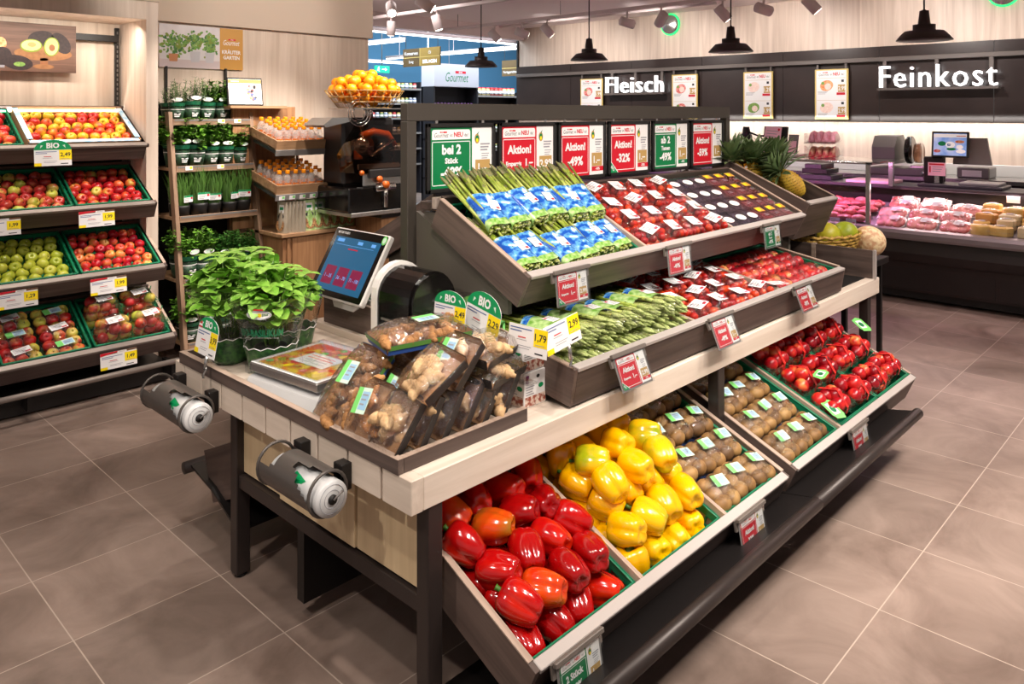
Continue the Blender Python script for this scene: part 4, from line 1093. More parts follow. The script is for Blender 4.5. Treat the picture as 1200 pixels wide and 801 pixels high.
# ------------------------------------------------------------------ the scale end of the island: wooden tray rim, ginger, basil, scale
t = thing('wooden_tray', 'flat dark wood tray frame along the near end of the worktop', 'tray', (1.49, 2.27, .712))
for nm, a in (('front_board', (1.246, 1.266, 1.60, 2.926)), ('side_board', (1.266, 1.742, 1.60, 1.618)), ('side_board', (1.266, 1.42, 2.908, 2.926))):
    b = MB(); b.box(*a, .712, .752, 'dark_y' if nm[0] == 'f' else 'dark_x', .001); o = wpart(nm, b, t)
    b = MB(); b.box(a[0] - .0005, a[1] + .0005, a[2] - .0005, a[3] + .0005, .752, .7535, 'rim_y'); 
    b.v = [(p[0] - 1.49, p[1] - 2.27, p[2] - .712) for p in b.v]; part('edge_strip', b, o)
def bag_roll(y0, y1, lab, x=1.165, z=.628):
    """dark sheet metal holder fixed under the worktop edge with a roll of thin bags"""
    t = thing('bag_roll_holder', lab, 'bag holder', (x, (y0 + y1) / 2, z - .06), 'bag roll holders'); r = .060
    M = T(x, 0, z) @ RX(0)
    b = MB(); n = 36; ny = 14; v = []; f = []
    for j in range(ny + 1):
        y = y0 + (y1 - y0) * j / ny
        for i in range(n + 1): a = R(12 + 348 * i / n); v.append((x + r * math.cos(a), y, z + r * math.sin(a)))
    def cut(t):            # angles left open along the holder: pull-out notch by the near end, a wide gap at the far end
        if t < .52: return (95 + 40 * t, 190 - 150 * t)
        if t < .68: return (0, 0)
        return (40, 150 + 30 * (t - .68))
    for j in range(ny):
        c0, c1 = cut((j + .5) / ny)
        for i in range(n):
            a = 12 + 348 * (i + .5) / n
            if c0 < a < c1: continue
            k = j * (n + 1) + i; f.append((k, k + 1, k + n + 2, k + n + 1))
    b.add(v, f, 'holder_metal', True); wpart('trough', b, t)
    for y in (y0, y1):
        b = MB(); b.tube([(x + r * math.cos(a * .2618), y, z + r * math.sin(a * .2618)) for a in range(24)], .0045, 'holder_metal', 8, closed=True); wpart('end_ring', b, t)
    for q in (y0 + .01, y1 - .05):
        b = MB(); b.box(x + .05, 1.25, q, q + .04, z - .02, z + .055, 'black_metal', .002); wpart('bracket', b, t)
    b = MB(); prof = [(.014, 0), (.048, 0), (.0495, .006), (.049, y1 - y0 - .02), (.014, y1 - y0 - .02)]; b.lathe(prof, 'roll_film', 26, True, T(x, y0 - .022, z - .008) @ RX(-90))
    for k in range(2): b.tube([(x + (.024 + .014 * k) * math.cos(a * .2618), y0 - .0225, z - .008 + (.024 + .014 * k) * math.sin(a * .2618)) for a in range(24)], .0007, 'ink_grey', 5, closed=True)
    o = wpart('bag_roll', b, t)
    b = MB(); b.tube([(x, y0 - .028, z - .008), (x, y0 + .02, z - .008)], .013, 'black', 14); b.tube([(x, y0 - .03, z - .008), (x + .012, y0 - .034, z + .004), (x + .028, y0 - .03, z + .008)], .003, 'grey_plastic', 6); wpart('core', b, t)
    b = MB(); b.add([(x - .036, y0 + .05, z + .028), (x - .026, y0 + .11, z + .036), (x - .042, y0 + .12, z + .020), (x - .047, y0 + .08, z + .008)], [(0, 1, 2, 3)], 'bio_green'); wpart('bag_print', b, t, 'green print on the bag')
mat('holder_metal', S(92, 86, 82), .38, .4); mat('roll_film', S(220, 220, 220), .25, noise=(20, S(198, 200, 202), .2))
bag_roll(1.80, 2.07, 'bag roll holder with white plastic bags under the middle of the tray edge')
bag_roll(2.60, 2.92, 'bag roll holder with white plastic bags near the basil end of the tray')

# packs of ginger, turmeric and topinambur
mat('ginger', S(186, 146, 100), .7, noise=(30, S(216, 182, 138), .2), bump=.3, bscale=160)
mat('topinambur', S(112, 72, 40), .75, noise=(26, S(178, 128, 76), .18), bump=.4, bscale=120)
mat('turmeric', S(176, 112, 56), .7, noise=(30, S(206, 146, 84), .2), bump=.4, bscale=120)
mat('pack_side', S(58, 96, 176), .4); mat('pack_green', S(96, 150, 70), .4); mat('window_film', S(255, 255, 255), .1)
def root(seed, m, size, n=6, ringed=False):
    rn = random.Random(seed); b = MB(); p = Vector((0, 0, 0))
    for k in range(n):
        r = size * rn.uniform(.75, 1.15); d = Vector((rn.uniform(-1, 1), rn.uniform(-1, 1), rn.uniform(-.25, .25))).normalized(); q = p + d * size * rn.uniform(2.0, 3.0)
        N = 9; pts = [p.lerp(q, i / N) + Vector((0, 0, .15 * size * math.sin(i * 1.1))) for i in range(N + 1)]
        rr = [r * (1 - .5 * abs(2 * i / N - 1) ** 4) * (1 + (.09 * (i % 2) if ringed else .07 * math.sin(i * 2.1 + k))) for i in range(N + 1)]
        b.tube([pts[0] - d * r * .55] + pts + [pts[-1] + d * r * .55], [r * .35] + rr + [r * .35], m, 10)
        p = p.lerp(q, rn.uniform(.3, .9)) if rn.random() < .7 else Vector((0, 0, 0))
    return mesh_of('root', b)
GIN = [root(k, 'ginger', .019, 5) for k in range(4)]; TOP_ = [root(20 + k, 'topinambur', .015, 3) for k in range(4)]; TUR = [root(40 + k, 'turmeric', .011, 8, True) for k in range(3)]
def root_pack(kind, W, D, lab, M, seed, group):
    rn = random.Random(seed); t = thing('root_pack', lab, {'g': 'ginger pack', 't': 'topinambur pack', 'c': 'turmeric pack'}[kind], group=group, M=M)
    side = {'g': 'tray_black', 'c': 'tray_brown', 't': 'pack_side'}[kind]; H = .030
    b = MB(); b.box(0, W, 0, D, 0, .003, 'kraft')
    for s in ((0, 0, W, 0, 0, -1), (W, 0, W, D, 1, 0), (W, D, 0, D, 0, 1), (0, D, 0, 0, -1, 0)):
        x0, y0, x1, y1, nx, ny = s; o = .010
        b.add([(x0, y0, 0), (x1, y1, 0), (x1 + nx * o, y1 + ny * o, H), (x0 + nx * o, y0 + ny * o, H)], [(0, 1, 2, 3)], side)
        b.add([(x0 - nx * .002, y0 - ny * .002, .002), (x1 - nx * .002, y1 - ny * .002, .002), (x1 + nx * o - nx * .002, y1 + ny * o - ny * .002, H), (x0 + nx * o - nx * .002, y0 + ny * o - ny * .002, H)], [(3, 2, 1, 0)], 'kraft')
        if kind == 't': b.add([(x0 + nx * .007, y0 + ny * .007, H * .5), (x1 + nx * .007, y1 + ny * .007, H * .5), (x1 + nx * (o + .001), y1 + ny * (o + .001), H), (x0 + nx * (o + .001), y0 + ny * (o + .001), H)], [(0, 1, 2, 3)], 'pack_green')
    part('tray', b, t)
    if kind == 'g':
        for i in range(2): kid('ginger_root', rn.choice(GIN), t, T(W * .5 + rn.uniform(-.01, .01), D * (.33 + .34 * i), .028) @ RZ(rn.uniform(0, 360)))
    elif kind == 'c':
        for i in range(2): kid('turmeric_root', rn.choice(TUR), t, T(W * .5, D * (.34 + .32 * i), .022) @ RZ(rn.uniform(0, 360)))
    else:
        for i in range(3):
            for j in range(5): kid('topinambur_root', rn.choice(TOP_), t, T(W * (i + .5) / 3, D * (j + .62) / 5.3, .026 + rn.uniform(-.003, .006)) @ RZ(rn.uniform(-35, 35)) @ RX(rn.uniform(-14, 14)))
    b = MB(); pillow(b, -.010, W + .010, -.010, D + .010, H - .004, .066, 'film', 8, 8, seed, .3); part('film', b, t)
    if kind != 'g' or rn.random() < .2: label_part(t, W * .5, D * .58, .0685, .058, .072, rn.uniform(-10, 10), 'mint')
GG = 'packs of roots in the tray'
def lean(cx, cy, cz, n, roll, W, D):
    """pack matrix: face normal n, its long side up the slope, turned by roll about n; c = middle of the base"""
    w = Vector(n).normalized(); v = Vector((0, 0, 1)) - w * w.z; v.normalize(); u = v.cross(w)
    return frame((cx, cy, cz), u, v, w) @ RZ(roll) @ T(-W / 2, -D / 2, 0)
def pk(kind, W, D, p, u, v, lab, seed):
    """pack with its lower left corner at p, width along u, height along v"""
    u, v = Vector(u).normalized(), Vector(v).normalized(); w = u.cross(v); root_pack(kind, W, D, lab, frame(p, u, w.cross(u), w), seed, GG)
pk('t', .150, .235, (1.285, 2.022, .738), (-.03, -1, 0), (.70, 0, .72), 'long topinambur pack leaning beside the scale platter, blue and green edge', 1)
pk('t', .150, .225, (1.405, 2.010, .738), (-.03, -1, 0), (.66, 0, .75), 'second leaning topinambur pack, directly behind the first one', 2)
pk('t', .150, .225, (1.510, 2.000, .738), (-.03, -1, 0), (.62, 0, .78), 'third leaning topinambur pack, almost hidden below the flat one', 3)
pk('t', .165, .270, (1.425, 1.975, .945), (-.28, -.96, 0), (.98, .18, .03), 'topinambur pack lying flat on top of the leaning ones', 4)
pk('c', .098, .150, (1.285, 1.850, .738), (-.03, -1, 0), (.55, -.05, .80), 'small turmeric pack with mint label leaning in the front of the tray', 5)
pk('g', .112, .150, (1.290, 1.742, .738), (-.10, -.99, 0), (.56, -.20, .80), 'ginger pack leaning in the very corner of the tray', 6)
pk('g', .155, .150, (1.372, 1.735, .868), (-.22, -.97, 0), (.78, -.18, .58), 'large ginger pack lying open faced on top of the middle stack', 7)
for k in range(5):
    pk('g', .110, .140, (1.365 + .078 * k, 1.735, .738), (-.06, -1, 0), (.50, -.04, .86), f'dark edged ginger pack standing slanted behind the corner pack, {ORD[k]} of the row', 10 + k)
pk('g', .130, .145, (1.49, 1.745, .862), (-.10, -.99, 0), (.62, -.10, .75), 'ginger pack leaning high at the middle of the stack, film crumpled', 15)
pk('c', .100, .150, (1.40, 1.870, .740), (-.03, -1, 0), (.55, 0, .83), 'turmeric pack standing behind the small front turmeric pack', 18)
pk('g', .180, .125, (1.590, 1.600, .845), (.97, .20, .0), (-.20, .97, .10), 'ginger pack lying in the black edged tray near the cartons', 16)
pk('g', .180, .125, (1.575, 1.605, .905), (.96, .25, .03), (-.25, .96, .12), 'topmost ginger pack near the cartons, below the 1,79 ticket', 17)

# printed cartons beside the lower bin, each a thing
mat('print_chestnut', S(150, 70, 50), .5, noise=(70, S(230, 214, 200), .08)); mat('print_purple', S(120, 40, 110), .5)
def carton(x, y, z, lab):
    t = thing('vegetable_carton', lab, 'carton', (x, y, z), 'printed vegetable cartons'); W, D, H = .105, .075, .112
    b = MB(); b.box(-W / 2, W / 2, -D / 2, D / 2, 0, H, 'paper', .002); part('box', b, t)
    for M in (T(-W / 2, -D / 2 - .0005, 0) @ RX(90), frame((-W / 2 - .0005, D / 2, 0), (0, -1, 0), (0, 0, 1), (-1, 0, 0))):
        b = MB(); sh = Sheet(b, M); w = W if M[2][1] == 1 and abs(M[0][0]) > .5 else D
        sh.rect(.004, .004, w - .004, .036, 'print_chestnut', 1); sh.rect(.008, .078, .022, .104, 'print_purple', 1); sh.disc(w * .62, .094, .008, .006, 'black', 1, 12); sh.disc(w * .75, .062, .012, .008, 'bio_green', 1, 12); sh.lines(.008, .068, .04, 4, .008, .003, 'ink_grey', 1)
        part('print', b, t)
for k, (x, y, z, lab) in enumerate(((1.852, 1.705, .712, 'white printed vegetable carton at the bottom, beside the lower bin'), (1.85, 1.71, .8245, 'white printed vegetable carton on top of the one beside the lower bin'),
                                    (1.762, 1.80, .8245, 'white printed vegetable carton below the BIO 2,29 ticket, upper one'), (1.765, 1.80, .712, 'white printed vegetable carton hidden behind the ginger packs'))): carton(x, y, z, lab)
b = MB()
for k in range(5): b.tube([(1.78 + .034 * k, 1.88, .925), (1.78 + .034 * k, 2.02, .925)], .004, 'label_green', 6)
b.tube([(1.77, 1.88, .925), (1.925, 1.88, .925), (1.925, 2.02, .925), (1.77, 2.02, .925)], .006, 'label_green', 6, closed=True)
for x, y in ((1.77, 1.88), (1.925, 1.88), (1.925, 2.02), (1.77, 2.02)): b.tube([(x, y, .925), (x, y, .713)], .005, 'label_green', 6)
for k in range(4): b.tube([(1.77, 1.88, .75 + .05 * k), (1.925, 1.88, .75 + .05 * k)], .003, 'label_green', 6); b.tube([(1.77, 1.88, .75 + .05 * k), (1.77, 2.02, .75 + .05 * k)], .003, 'label_green', 6)
solid('wire_basket', b, 'bright green wire basket behind the 1,79 ticket', 'basket')
t = thing('cucumber_bag', 'dark film bag of cucumbers lying behind the BIO tickets', 'vegetable bag', (1.86, 2.03, .93))
for k in range(3):
    b = MB(); b.tube([(-.12 + .02 * k, .10 - .03 * k, .03), (0, .03 - .035 * k, .035 + .012 * k), (.10, -.05 - .03 * k, .03)], [.012, .022, .014], 'leaf_dark', 12); part('cucumber', b, t)
b = MB(); pillow(b, -.14, .12, -.11, .12, .0, .075, 'film', 8, 6, 3, .4); part('film', b, t)
b = MB(); pillow(b, -.06, .0, -.02, .07, .05, .078, 'paper', 4, 4, 5, .4); part('label', b, t)
b = MB(); b.box(1.75, 1.97, 1.93, 2.14, .885, .925, 'black_metal', .004); b.box(1.94, 1.97, 2.04, 2.14, .712, .885, 'black_metal'); b.box(1.94, 1.97, 1.93, 1.96, .712, .885, 'black_metal'); solid('black_shelf', b, 'small black metal shelf behind the BIO tickets', 'shelf')

# price tickets: white card, yellow price field, green arched BIO head on some
def price_card(M, W, H, price, lab, bio=False, group='yellow and white price tickets', stand=None, brand=False, clip=False, head='bio'):
    t = thing('price_ticket', lab, 'price ticket', M=M, group=group)
    b = MB(); sh = Sheet(b, I4)
    pts = [(0, 0), (W, 0), (W, H)]
    if bio: pts += [(W / 2 + W / 2 * math.cos(R(a)), H + W * .30 * math.sin(R(a))) for a in range(12, 180, 12)]
    pts += [(0, H)]
    n = len(pts); b.add([(u, v, -.0016) for u, v in pts] + [(u, v, -.0002) for u, v in pts], [tuple(range(n))[::-1], tuple(range(n, 2 * n))] + [(k, (k + 1) % n, n + (k + 1) % n, n + k) for k in range(n)], 'paper'); part('card', b, t)
    b = MB(); sh = Sheet(b, I4)
    if bio:
        sh.poly([(0, H), (W, H)] + [(W / 2 + W / 2 * math.cos(R(a)), H + W * .30 * math.sin(R(a))) for a in range(12, 180, 12)], 'bio_green', 1)
        sh.text('BIO', W / 2, H + W * .045, W * .17, 'paper', 2, 'c', .04); sh.poly([(W * .16, H + W * .05), (W * .24, H + W * .13), (W * .18, H + W * .15)], 'label_mint', 2); sh.poly([(W * .84, H + W * .05), (W * .76, H + W * .13), (W * .82, H + W * .15)], 'label_mint', 2)
        if clip: sh.poly([(W * .02, H), (W * .22, H), (W * .16, H + W * .17), (W * .08, H + W * .12)], 'red', 3); sh.poly([(W * .02, H + W * .04), (W * .22, H + W * .04), (W * .20, H + W * .09), (W * .04, H + W * .09)], 'paper', 4)
    if brand:
        sh.poly([(0, H * .86), (W, H * .90), (W, H * 1.0), (0, H)], 'tray_brown', 1); sh.poly([(0, H * .82), (W * .5, H * .95), (W * .5, H), (0, H)], 'red', 2); sh.rrect(W * .46, H * .86, W * .72, H * .985, H * .04, 'paper', 3); sh.lines(W * .50, H * .955, W * .18, 2, H * .03, H * .012, 'ink_grey', 4)
        H = H * .84
    sh.rect(W * .66, H * .36, W, H * .98, 'yellow_print', 1); sh.text(price, W * .83, H * .52, H * .30, 'ink', 2, 'c', .02, W * .30)
    sh.rect(W * .70, H * .42, W * .94, H * .44, 'ink_grey', 2); sh.rect(0, 0, W * .19, H * .19, 'yellow_print', 1)
    sh.rect(W * .04, H * .86, W * .60, H * .90, 'ink_blue', 1); sh.rect(W * .04, H * .76, W * .34, H * .80, 'ink_blue', 1); sh.rect(W * .25, H * .56, W * .45, H * .60, 'red', 1); sh.rect(W * .22, H * .48, W * .48, H * .50, 'ink_grey', 1); sh.rect(W * .70, H * .10, W * .90, H * .15, 'ink', 1)
    sh.lines(W * .25, H * .30, W * .35, 2, H * .08, H * .02, 'ink_grey', 1)
    part('print', b, t)
    if stand:
        b = MB(); b.box(W * .42, W * .60, -stand, H * .1, -.004, -.0018, 'clear_plastic'); b.box(W * .30, W * .72, -stand, -stand + .004, -.03, .03, 'clear_plastic'); part('stand', b, t)
    if clip:
        b = MB(); b.tube([(W * .62, .004, -.003), (W * .62, -.02, -.003), (W * .60, -.045, -.004)], .006, 'steel', 8); b.tube([(W * .60, -.03, -.006), (W * .66, -.045, -.006), (W * .58, -.06, -.006), (W * .62, -.075, -.004)], .004, 'steel', 6); part('clip', b, t)
    return t
def upright(x, y, z, yaw, tilt=8, roll=0):
    """card facing -y turned by yaw; leaning back by tilt"""
    return T(x, y, z) @ RZ(yaw) @ RX(90 - tilt) @ RZ(roll)
price_card(upright(1.668, 1.955, .955, -89, 6), .148, .076, '2,49', 'BIO price ticket with green arched head reading 2,49', True, stand=.10)
price_card(upright(1.748, 1.900, .938, -97, 8, -7), .185, .090, '2,29', 'large tilted BIO price ticket with green arched head reading 2,29', True, stand=.10)
price_card(upright(1.733, 1.676, .915, -88, 6, 0), .155, .086, '1,79', 'plain white price ticket reading 1,79 above the ginger packs', stand=.08)
price_card(upright(1.775, 1.546, .912, 5, 10, 4), .190, .086, '2,99', 'plain white price ticket reading 2,99 clipped to the corner of the lower bin', clip=True)
price_card(upright(1.222, 2.745, .800, -88, 10, -2), .145, .088, '3,99', 'BIO price ticket with green head reading 3,99 clipped to the tray before the basil', True, clip=True)

# scale: platter with fruit picture, touch screen, printer
mat('scale_grey', S(206, 206, 206), .4); mat('fruit_print', S(216, 90, 40), .5, noise=(14, S(222, 190, 60), .04)); mat('fruit_print2', S(190, 40, 50), .5, noise=(20, S(150, 170, 60), .05))
mat('screen_blue', S(10, 40, 60), .3, emit=S(28, 108, 152), estr=.62); mat('screen_light', S(90, 150, 210), .3, emit=S(90, 150, 220), estr=.5); mat('screen_plum', S(110, 20, 60), .3, emit=S(110, 16, 56), estr=.5)
t = thing('fruit_scale', 'self service scale platter with a printed fruit picture under a steel rimmed cover', 'scale', group=None, M=T(1.445, 2.30, .712) @ RZ(6))
b = MB(); b.prism([(-.165, .018), (-.15, .05), (-.10, .066), (.15, .066), (.16, .03), (.10, .012), (-.13, .012)], -.20, .17, 'y', 'scale_grey'); part('housing', b, t)
for x in (-.12, .12):
    b = MB()
    for y in (-.15, .15): b.lathe([(.016, 0), (.018, .004), (.016, .014)], 'black', 14, M=T(x, y, 0))
    part('feet', b, t)
b = MB(); b.box(-.145, .17, -.185, .175, .068, .098, 'steel', .004); part('platter_rim', b, t)
b = MB(); sh = Sheet(b, frame((-.145, .175, .0985), (0, -1, 0), (1, 0, 0), (0, 0, 1))); W, D = .36, .315
sh.rect(.004, .004, W - .004, D - .004, 'paper', 1); sh.rect(.025, .02, W - .025, D - .03, 'fruit_print', 2)
rn = random.Random(4)
for k in range(46): sh.disc(rn.uniform(.045, W - .045), rn.uniform(.04, D - .05), rn.uniform(.012, .022), rn.uniform(.010, .018), rn.choice(('print_orange', 'red', 'fruit_print2', 'yellow_print', 'gold_panel', 'label_green', 'print_green', 'print_meat')), 3 + k * .05, 10, rn.uniform(0, 90))
sh.rect(W * .28, D * .30, W * .74, D * .62, 'paper', 7)
for k in range(4): sh.rect(W * .33, D * (.36 + .06 * k), W * (.69 - .02 * (k % 2)), D * (.375 + .06 * k), 'red' if k > 1 else 'ink_grey', 8)
part('picture', b, t)
b = MB(); b.box(-.140, .165, -.18, .17, .1015, .104, 'clear_plastic'); part('cover', b, t)
b = MB(); b.box(-.15, -.125, .165, .19, .06, .098, 'clear_plastic'); b.box(.12, .17, .17, .19, .02, .075, 'black'); part('hinge', b, t)
b = MB(); b.box(1.86, 2.12, 2.40, 3.0, .712, .742, 'ash_y', .002); solid('base_board', b, 'pale ash board under the screen box', 'board')
t = thing('wooden_box', 'small open dark wood box under the scale screen', 'box', (1.98, 2.745, .742))
b = MB(); b.box(-.10, -.084, -.19, .19, 0, .118, 'dark_y', .001); b.box(.084, .10, -.19, .19, 0, .118, 'dark_y', .001); b.box(-.084, .084, -.19, -.174, 0, .118, 'dark_y', .001); b.box(-.084, .084, .174, .19, 0, .118, 'dark_y', .001); b.box(-.084, .084, -.174, .174, 0, .01, 'dark_y'); part('box_body', b, t)
b = MB()
for a in ((-.101, -.083, -.191, .191), (.083, .101, -.191, .191), (-.083, .083, -.191, -.173), (-.083, .083, .173, .191)): b.box(*a, .118, .120, 'rim_y')
part('edge_strip', b, t)
b = MB(); b.box(-.05, .04, -.16, -.06, .012, .12, 'sign_green', .004); b.box(-.07, .06, .02, .14, .012, .10, 'crate_green', .004); b.box(-.06, -.05, -.15, -.02, .1, .13, 'paper'); solid_c = part('leaflets', b, t, 'green and white leaflets')
SM = frame((1.80, 2.94, .885), (0, -1, 0), (.50, 0, .866), (-.866, 0, .50))
t = thing('scale_screen', 'tilted touch screen of the scale showing three plum buttons on blue', 'screen', M=SM); W, H = .385, .305
b = MB(); b.box(0, W, 0, H, -.030, 0, 'white_plastic', .006); part('screen_housing', b, t)
b = MB(); sh = Sheet(b, I4); sh.rrect(.006, .006, W - .006, H - .006, .008, 'black_gloss', 1); sh.rect(.032, .030, W - .032, H - .040, 'screen_blue', 2)
for k, s in enumerate(('1 - 35', '36 - 70', '71 - 100')):
    u = .058 + k * .092; sh.rect(u, .055, u + .074, .135, 'screen_plum', 3); sh.text(s, u + .037, .082, .016, 'screen_light', 4, 'c', .01, .062)
sh.rect(.05, H - .062, .10, H - .048, 'screen_light', 3); sh.rect(.20, H - .064, .235, H - .05, 'screen_light', 3); sh.rect(.295, H - .064, .325, H - .05, 'screen_light', 3); sh.rect(.05, H - .075, .32, H - .0735, 'screen_light', 3); sh.rect(.15, H - .092, .22, H - .087, 'red', 3)
sh.text('METTLER TOLEDO', .03, H - .026, .010, 'paper', 3, 'l', .02, .085); part('display', b, t)
b = MB(); sh = Sheet(b, I4); sh.disc(W - .022, H - .026, .016, .020, 'label_green', 3, 18); sh.disc(W - .022, H - .026, .010, .013, 'label_mint', 4, 14); part('sticker', b, t, 'round green sticker')
b = MB(); b.box(W * .35, W * .8, -.02, H * .6, -.075, -.03, 'scale_grey', .02); part('screen_foot', b, t)
t = thing('label_printer', 'rounded black label printer with a pale grey band beside the scale screen', 'printer', (1.77, 2.17, .712))
def dshape(s, h=.385):
    r = .105 * s; return [(-r, 0), (r, 0), (r, h - r)] + [(r * math.cos(R(a)), h - .105 + r * math.sin(R(a))) for a in range(15, 180, 15)] + [(-r, h - r)]
b = MB(); b.prism(dshape(1.0), -.09, .085, 'y', 'black_gloss'); part('housing', b, t)
b = MB(); b.prism(dshape(.93), -.105, -.09, 'y', 'black_gloss'); part('side_cap', b, t)
b = MB(); b.prism(dshape(1.06, .392), .085, .115, 'y', 'white_plastic'); part('pale_band', b, t)
b = MB(); b.box(-.108, -.104, -.06, .06, .21, .218, 'steel'); part('label_slot', b, t)

# potted basil in printed film bags
mat('bag_green', S(28, 70, 40), .35, noise=(60, S(60, 110, 50), .12))
def basil(x, y, z, s, seed, lab, logo=True, lean_=(0, 0), group='bagged basil pots'):
    rn = random.Random(seed); t = thing('basil_pot', lab, 'herb pot', (x, y, z), group)
    b = MB(); b.lathe([(.040, 0), (.044, .004), (.056, .085), (.058, .09), (.050, .088)], 'pot_black', 22); b.lathe([(.001, .082), (.05, .083)], 'soil', 16); part('pot', b, t)
    b = MB(); H = .355 * s
    for k in range(16):
        a = rn.uniform(0, 6.28); r0 = rn.uniform(0, .03); r1 = r0 + rn.uniform(.02, .085) * s
        b.tube([(r0 * math.cos(a), r0 * math.sin(a), .08), (r1 * .6 * math.cos(a), r1 * .6 * math.sin(a), H * .5), (r1 * math.cos(a), r1 * math.sin(a), H * rn.uniform(.7, .95))], .0022, 'stalk', 5)
    part('stems', b, t)
    b = MB()
    for k in range(int(190 * s)):      # dome of leaves above the bag rim
        a = rn.uniform(0, 6.28); e = math.asin(rn.random() ** .75); q = rn.uniform(.72, 1.0); hs = H - .205
        p = Vector((.138 * s * q * math.cos(e) * math.cos(a) + lean_[0] * math.sin(e), .138 * s * q * math.cos(e) * math.sin(a) + lean_[1] * math.sin(e), .205 + hs * q * math.sin(e) * 1.08))
        d = Vector((math.cos(a) * math.cos(e) + rn.uniform(-.7, .7), math.sin(a) * math.cos(e) + rn.uniform(-.7, .7), rn.uniform(-.25, .9))); L = rn.uniform(.040, .066)
        b.leaf(tuple(p - d.normalized() * L * .4), d, (rn.uniform(-.4, .4), rn.uniform(-.4, .4), 1), L, L * rn.uniform(.7, .92), 'leaf_basil', rn.uniform(.1, .6), .30, 5, True)
    for k in range(int(120 * s)):
        a = rn.uniform(0, 6.28); h = rn.random() * .45; rad = .135 * s * (.25 + .75 * rn.random() ** .5) * (.55 + .45 * h); zz = .19 + (H - .175) * h - .10 * (rad / .125) ** 2 * .7
        zz = max(zz, .15); rad = min(rad, .055 + (zz - .12) * .22) if zz < .27 else rad
        d = Vector((math.cos(a) * rn.uniform(.5, 1), math.sin(a) * rn.uniform(.5, 1), rn.uniform(-.15, .75) if zz > .27 else rn.uniform(.5, 1.4)))
        L = rn.uniform(.040, .064) * (1.1 if h > .8 else .72 if zz < .27 else 1)
        b.leaf((rad * math.cos(a) + lean_[0] * h, rad * math.sin(a) + lean_[1] * h, zz), d, (0, 0, 1), L, L * rn.uniform(.72, .95), 'leaf_basil', rn.uniform(.15, .55), .30, 5, True)
    for k in range(4):   # tall shoots standing out of the bush
        a = rn.uniform(0, 6.28); px, py = .05 * math.cos(a) * 1.1 + lean_[0], .05 * math.sin(a) * 1.3 + lean_[1]
        b.tube([(px * .5, py * .5, H * .6), (px, py, H + .02)], .002, 'stalk', 5)
        for q in range(4): c = a + q * 1.57; b.leaf((px, py, H + .02), (math.cos(c), math.sin(c), .35), (0, 0, 1), .062, .036, 'leaf_basil', .35, .28, 4)
    part('leaves', b, t)
    b = MB(); n = 26; rings = []
    for j, (r, zz) in enumerate(((.062, .0), (.078, .02), (.100, .12), (.122, .21), (.150 * s, .285 * s))):
        rings.append([(r * (1 + .05 * math.cos(3 * 6.283 * i / n + j)) * math.cos(6.283 * i / n), r * (1 + .05 * math.cos(3 * 6.283 * i / n + j)) * math.sin(6.283 * i / n), zz + (.006 * math.sin(i * 2.4) if j == 4 else 0)) for i in range(n)])
    v = sum(rings, [])
    b.add(v, [(j * n + i, j * n + (i + 1) % n, (j + 1) * n + (i + 1) % n, (j + 1) * n + i) for j in range(4) for i in range(n)], 'bag_film', True); part('film_bag', b, t)
    b = MB(); v = []
    for j, (r, zz) in enumerate(((.0632, .002), (.0794, .022), (.0955, .098))): v += [(r * (1 + .05 * math.cos(3 * 6.283 * i / n + min(j, 2))) * math.cos(6.283 * i / n), r * (1 + .05 * math.cos(3 * 6.283 * i / n + min(j, 2))) * math.sin(6.283 * i / n), zz + (.008 * (i % 2) if j == 2 else 0)) for i in range(n)]
    b.add(v, [(j * n + i, j * n + (i + 1) % n, (j + 1) * n + (i + 1) % n, (j + 1) * n + i) for j in range(2) for i in range(n)], 'bag_green', True)
    b.tube([(p[0] * 1.004, p[1] * 1.004, p[2]) for p in v[-n:]], .0016, 'paper', 5, closed=True); part('bag_print', b, t, 'dark green printed lower half of the bag')
    if logo:
        b = MB(); a0 = R(-137)      # curved lettering on the front of the bag
        def bend(sh_v):
            out = []
            for (u, v_, w) in sh_v:
                rr_ = .1235 + (v_ - .21) * .24 + w; a = a0 + u / .12; out.append((rr_ * math.cos(a), rr_ * math.sin(a), v_))
            return out
        q = MB(); sh = Sheet(q, I4); sh.disc(.0, .232, .042, .017, 'paper', 4, 24); sh.disc(.0, .232, .039, .0145, 'ink_blue', 5, 24); sh.disc(0, .232, .037, .013, 'paper', 6, 24); sh.text('Natur', -.033, .227, .011, 'sign_green', 7, 'l', .01, .028); sh.disc(.004, .232, .0065, .0075, 'yellow_print', 7, 12); sh.text('pur', .013, .226, .012, 'sign_green', 7, 'l', .01, .02)
        sh.rect(-.014, .249, .016, .255, 'red', 7)
        sh.text('BIO-BASILIKUM', 0, .150, .028, 'sleeve_green', 4, 'c', .03, .17); sh.rect(-.07, .141, .07, .1425, 'paper', 4)
        q.v = bend(q.v); part('bag_lettering', q, t, 'oval logo and green lettering on the bag')
    return t
basil(1.44, 2.60, .713, 1.0, 1, 'large bagged basil pot in front, green lettering on its bag')
basil(1.39, 2.81, .713, 1.04, 2, 'tall bagged basil pot at the left tray corner, behind the price ticket', False, (-.02, .02))
basil(1.605, 2.745, .713, .80, 3, 'bagged basil pot on the right, nearest to the scale screen', True)
basil(1.545, 2.91, .713, 1.0, 4, 'bagged basil pot at the back, its tall shoots before the herb rack', False, (0, .02))

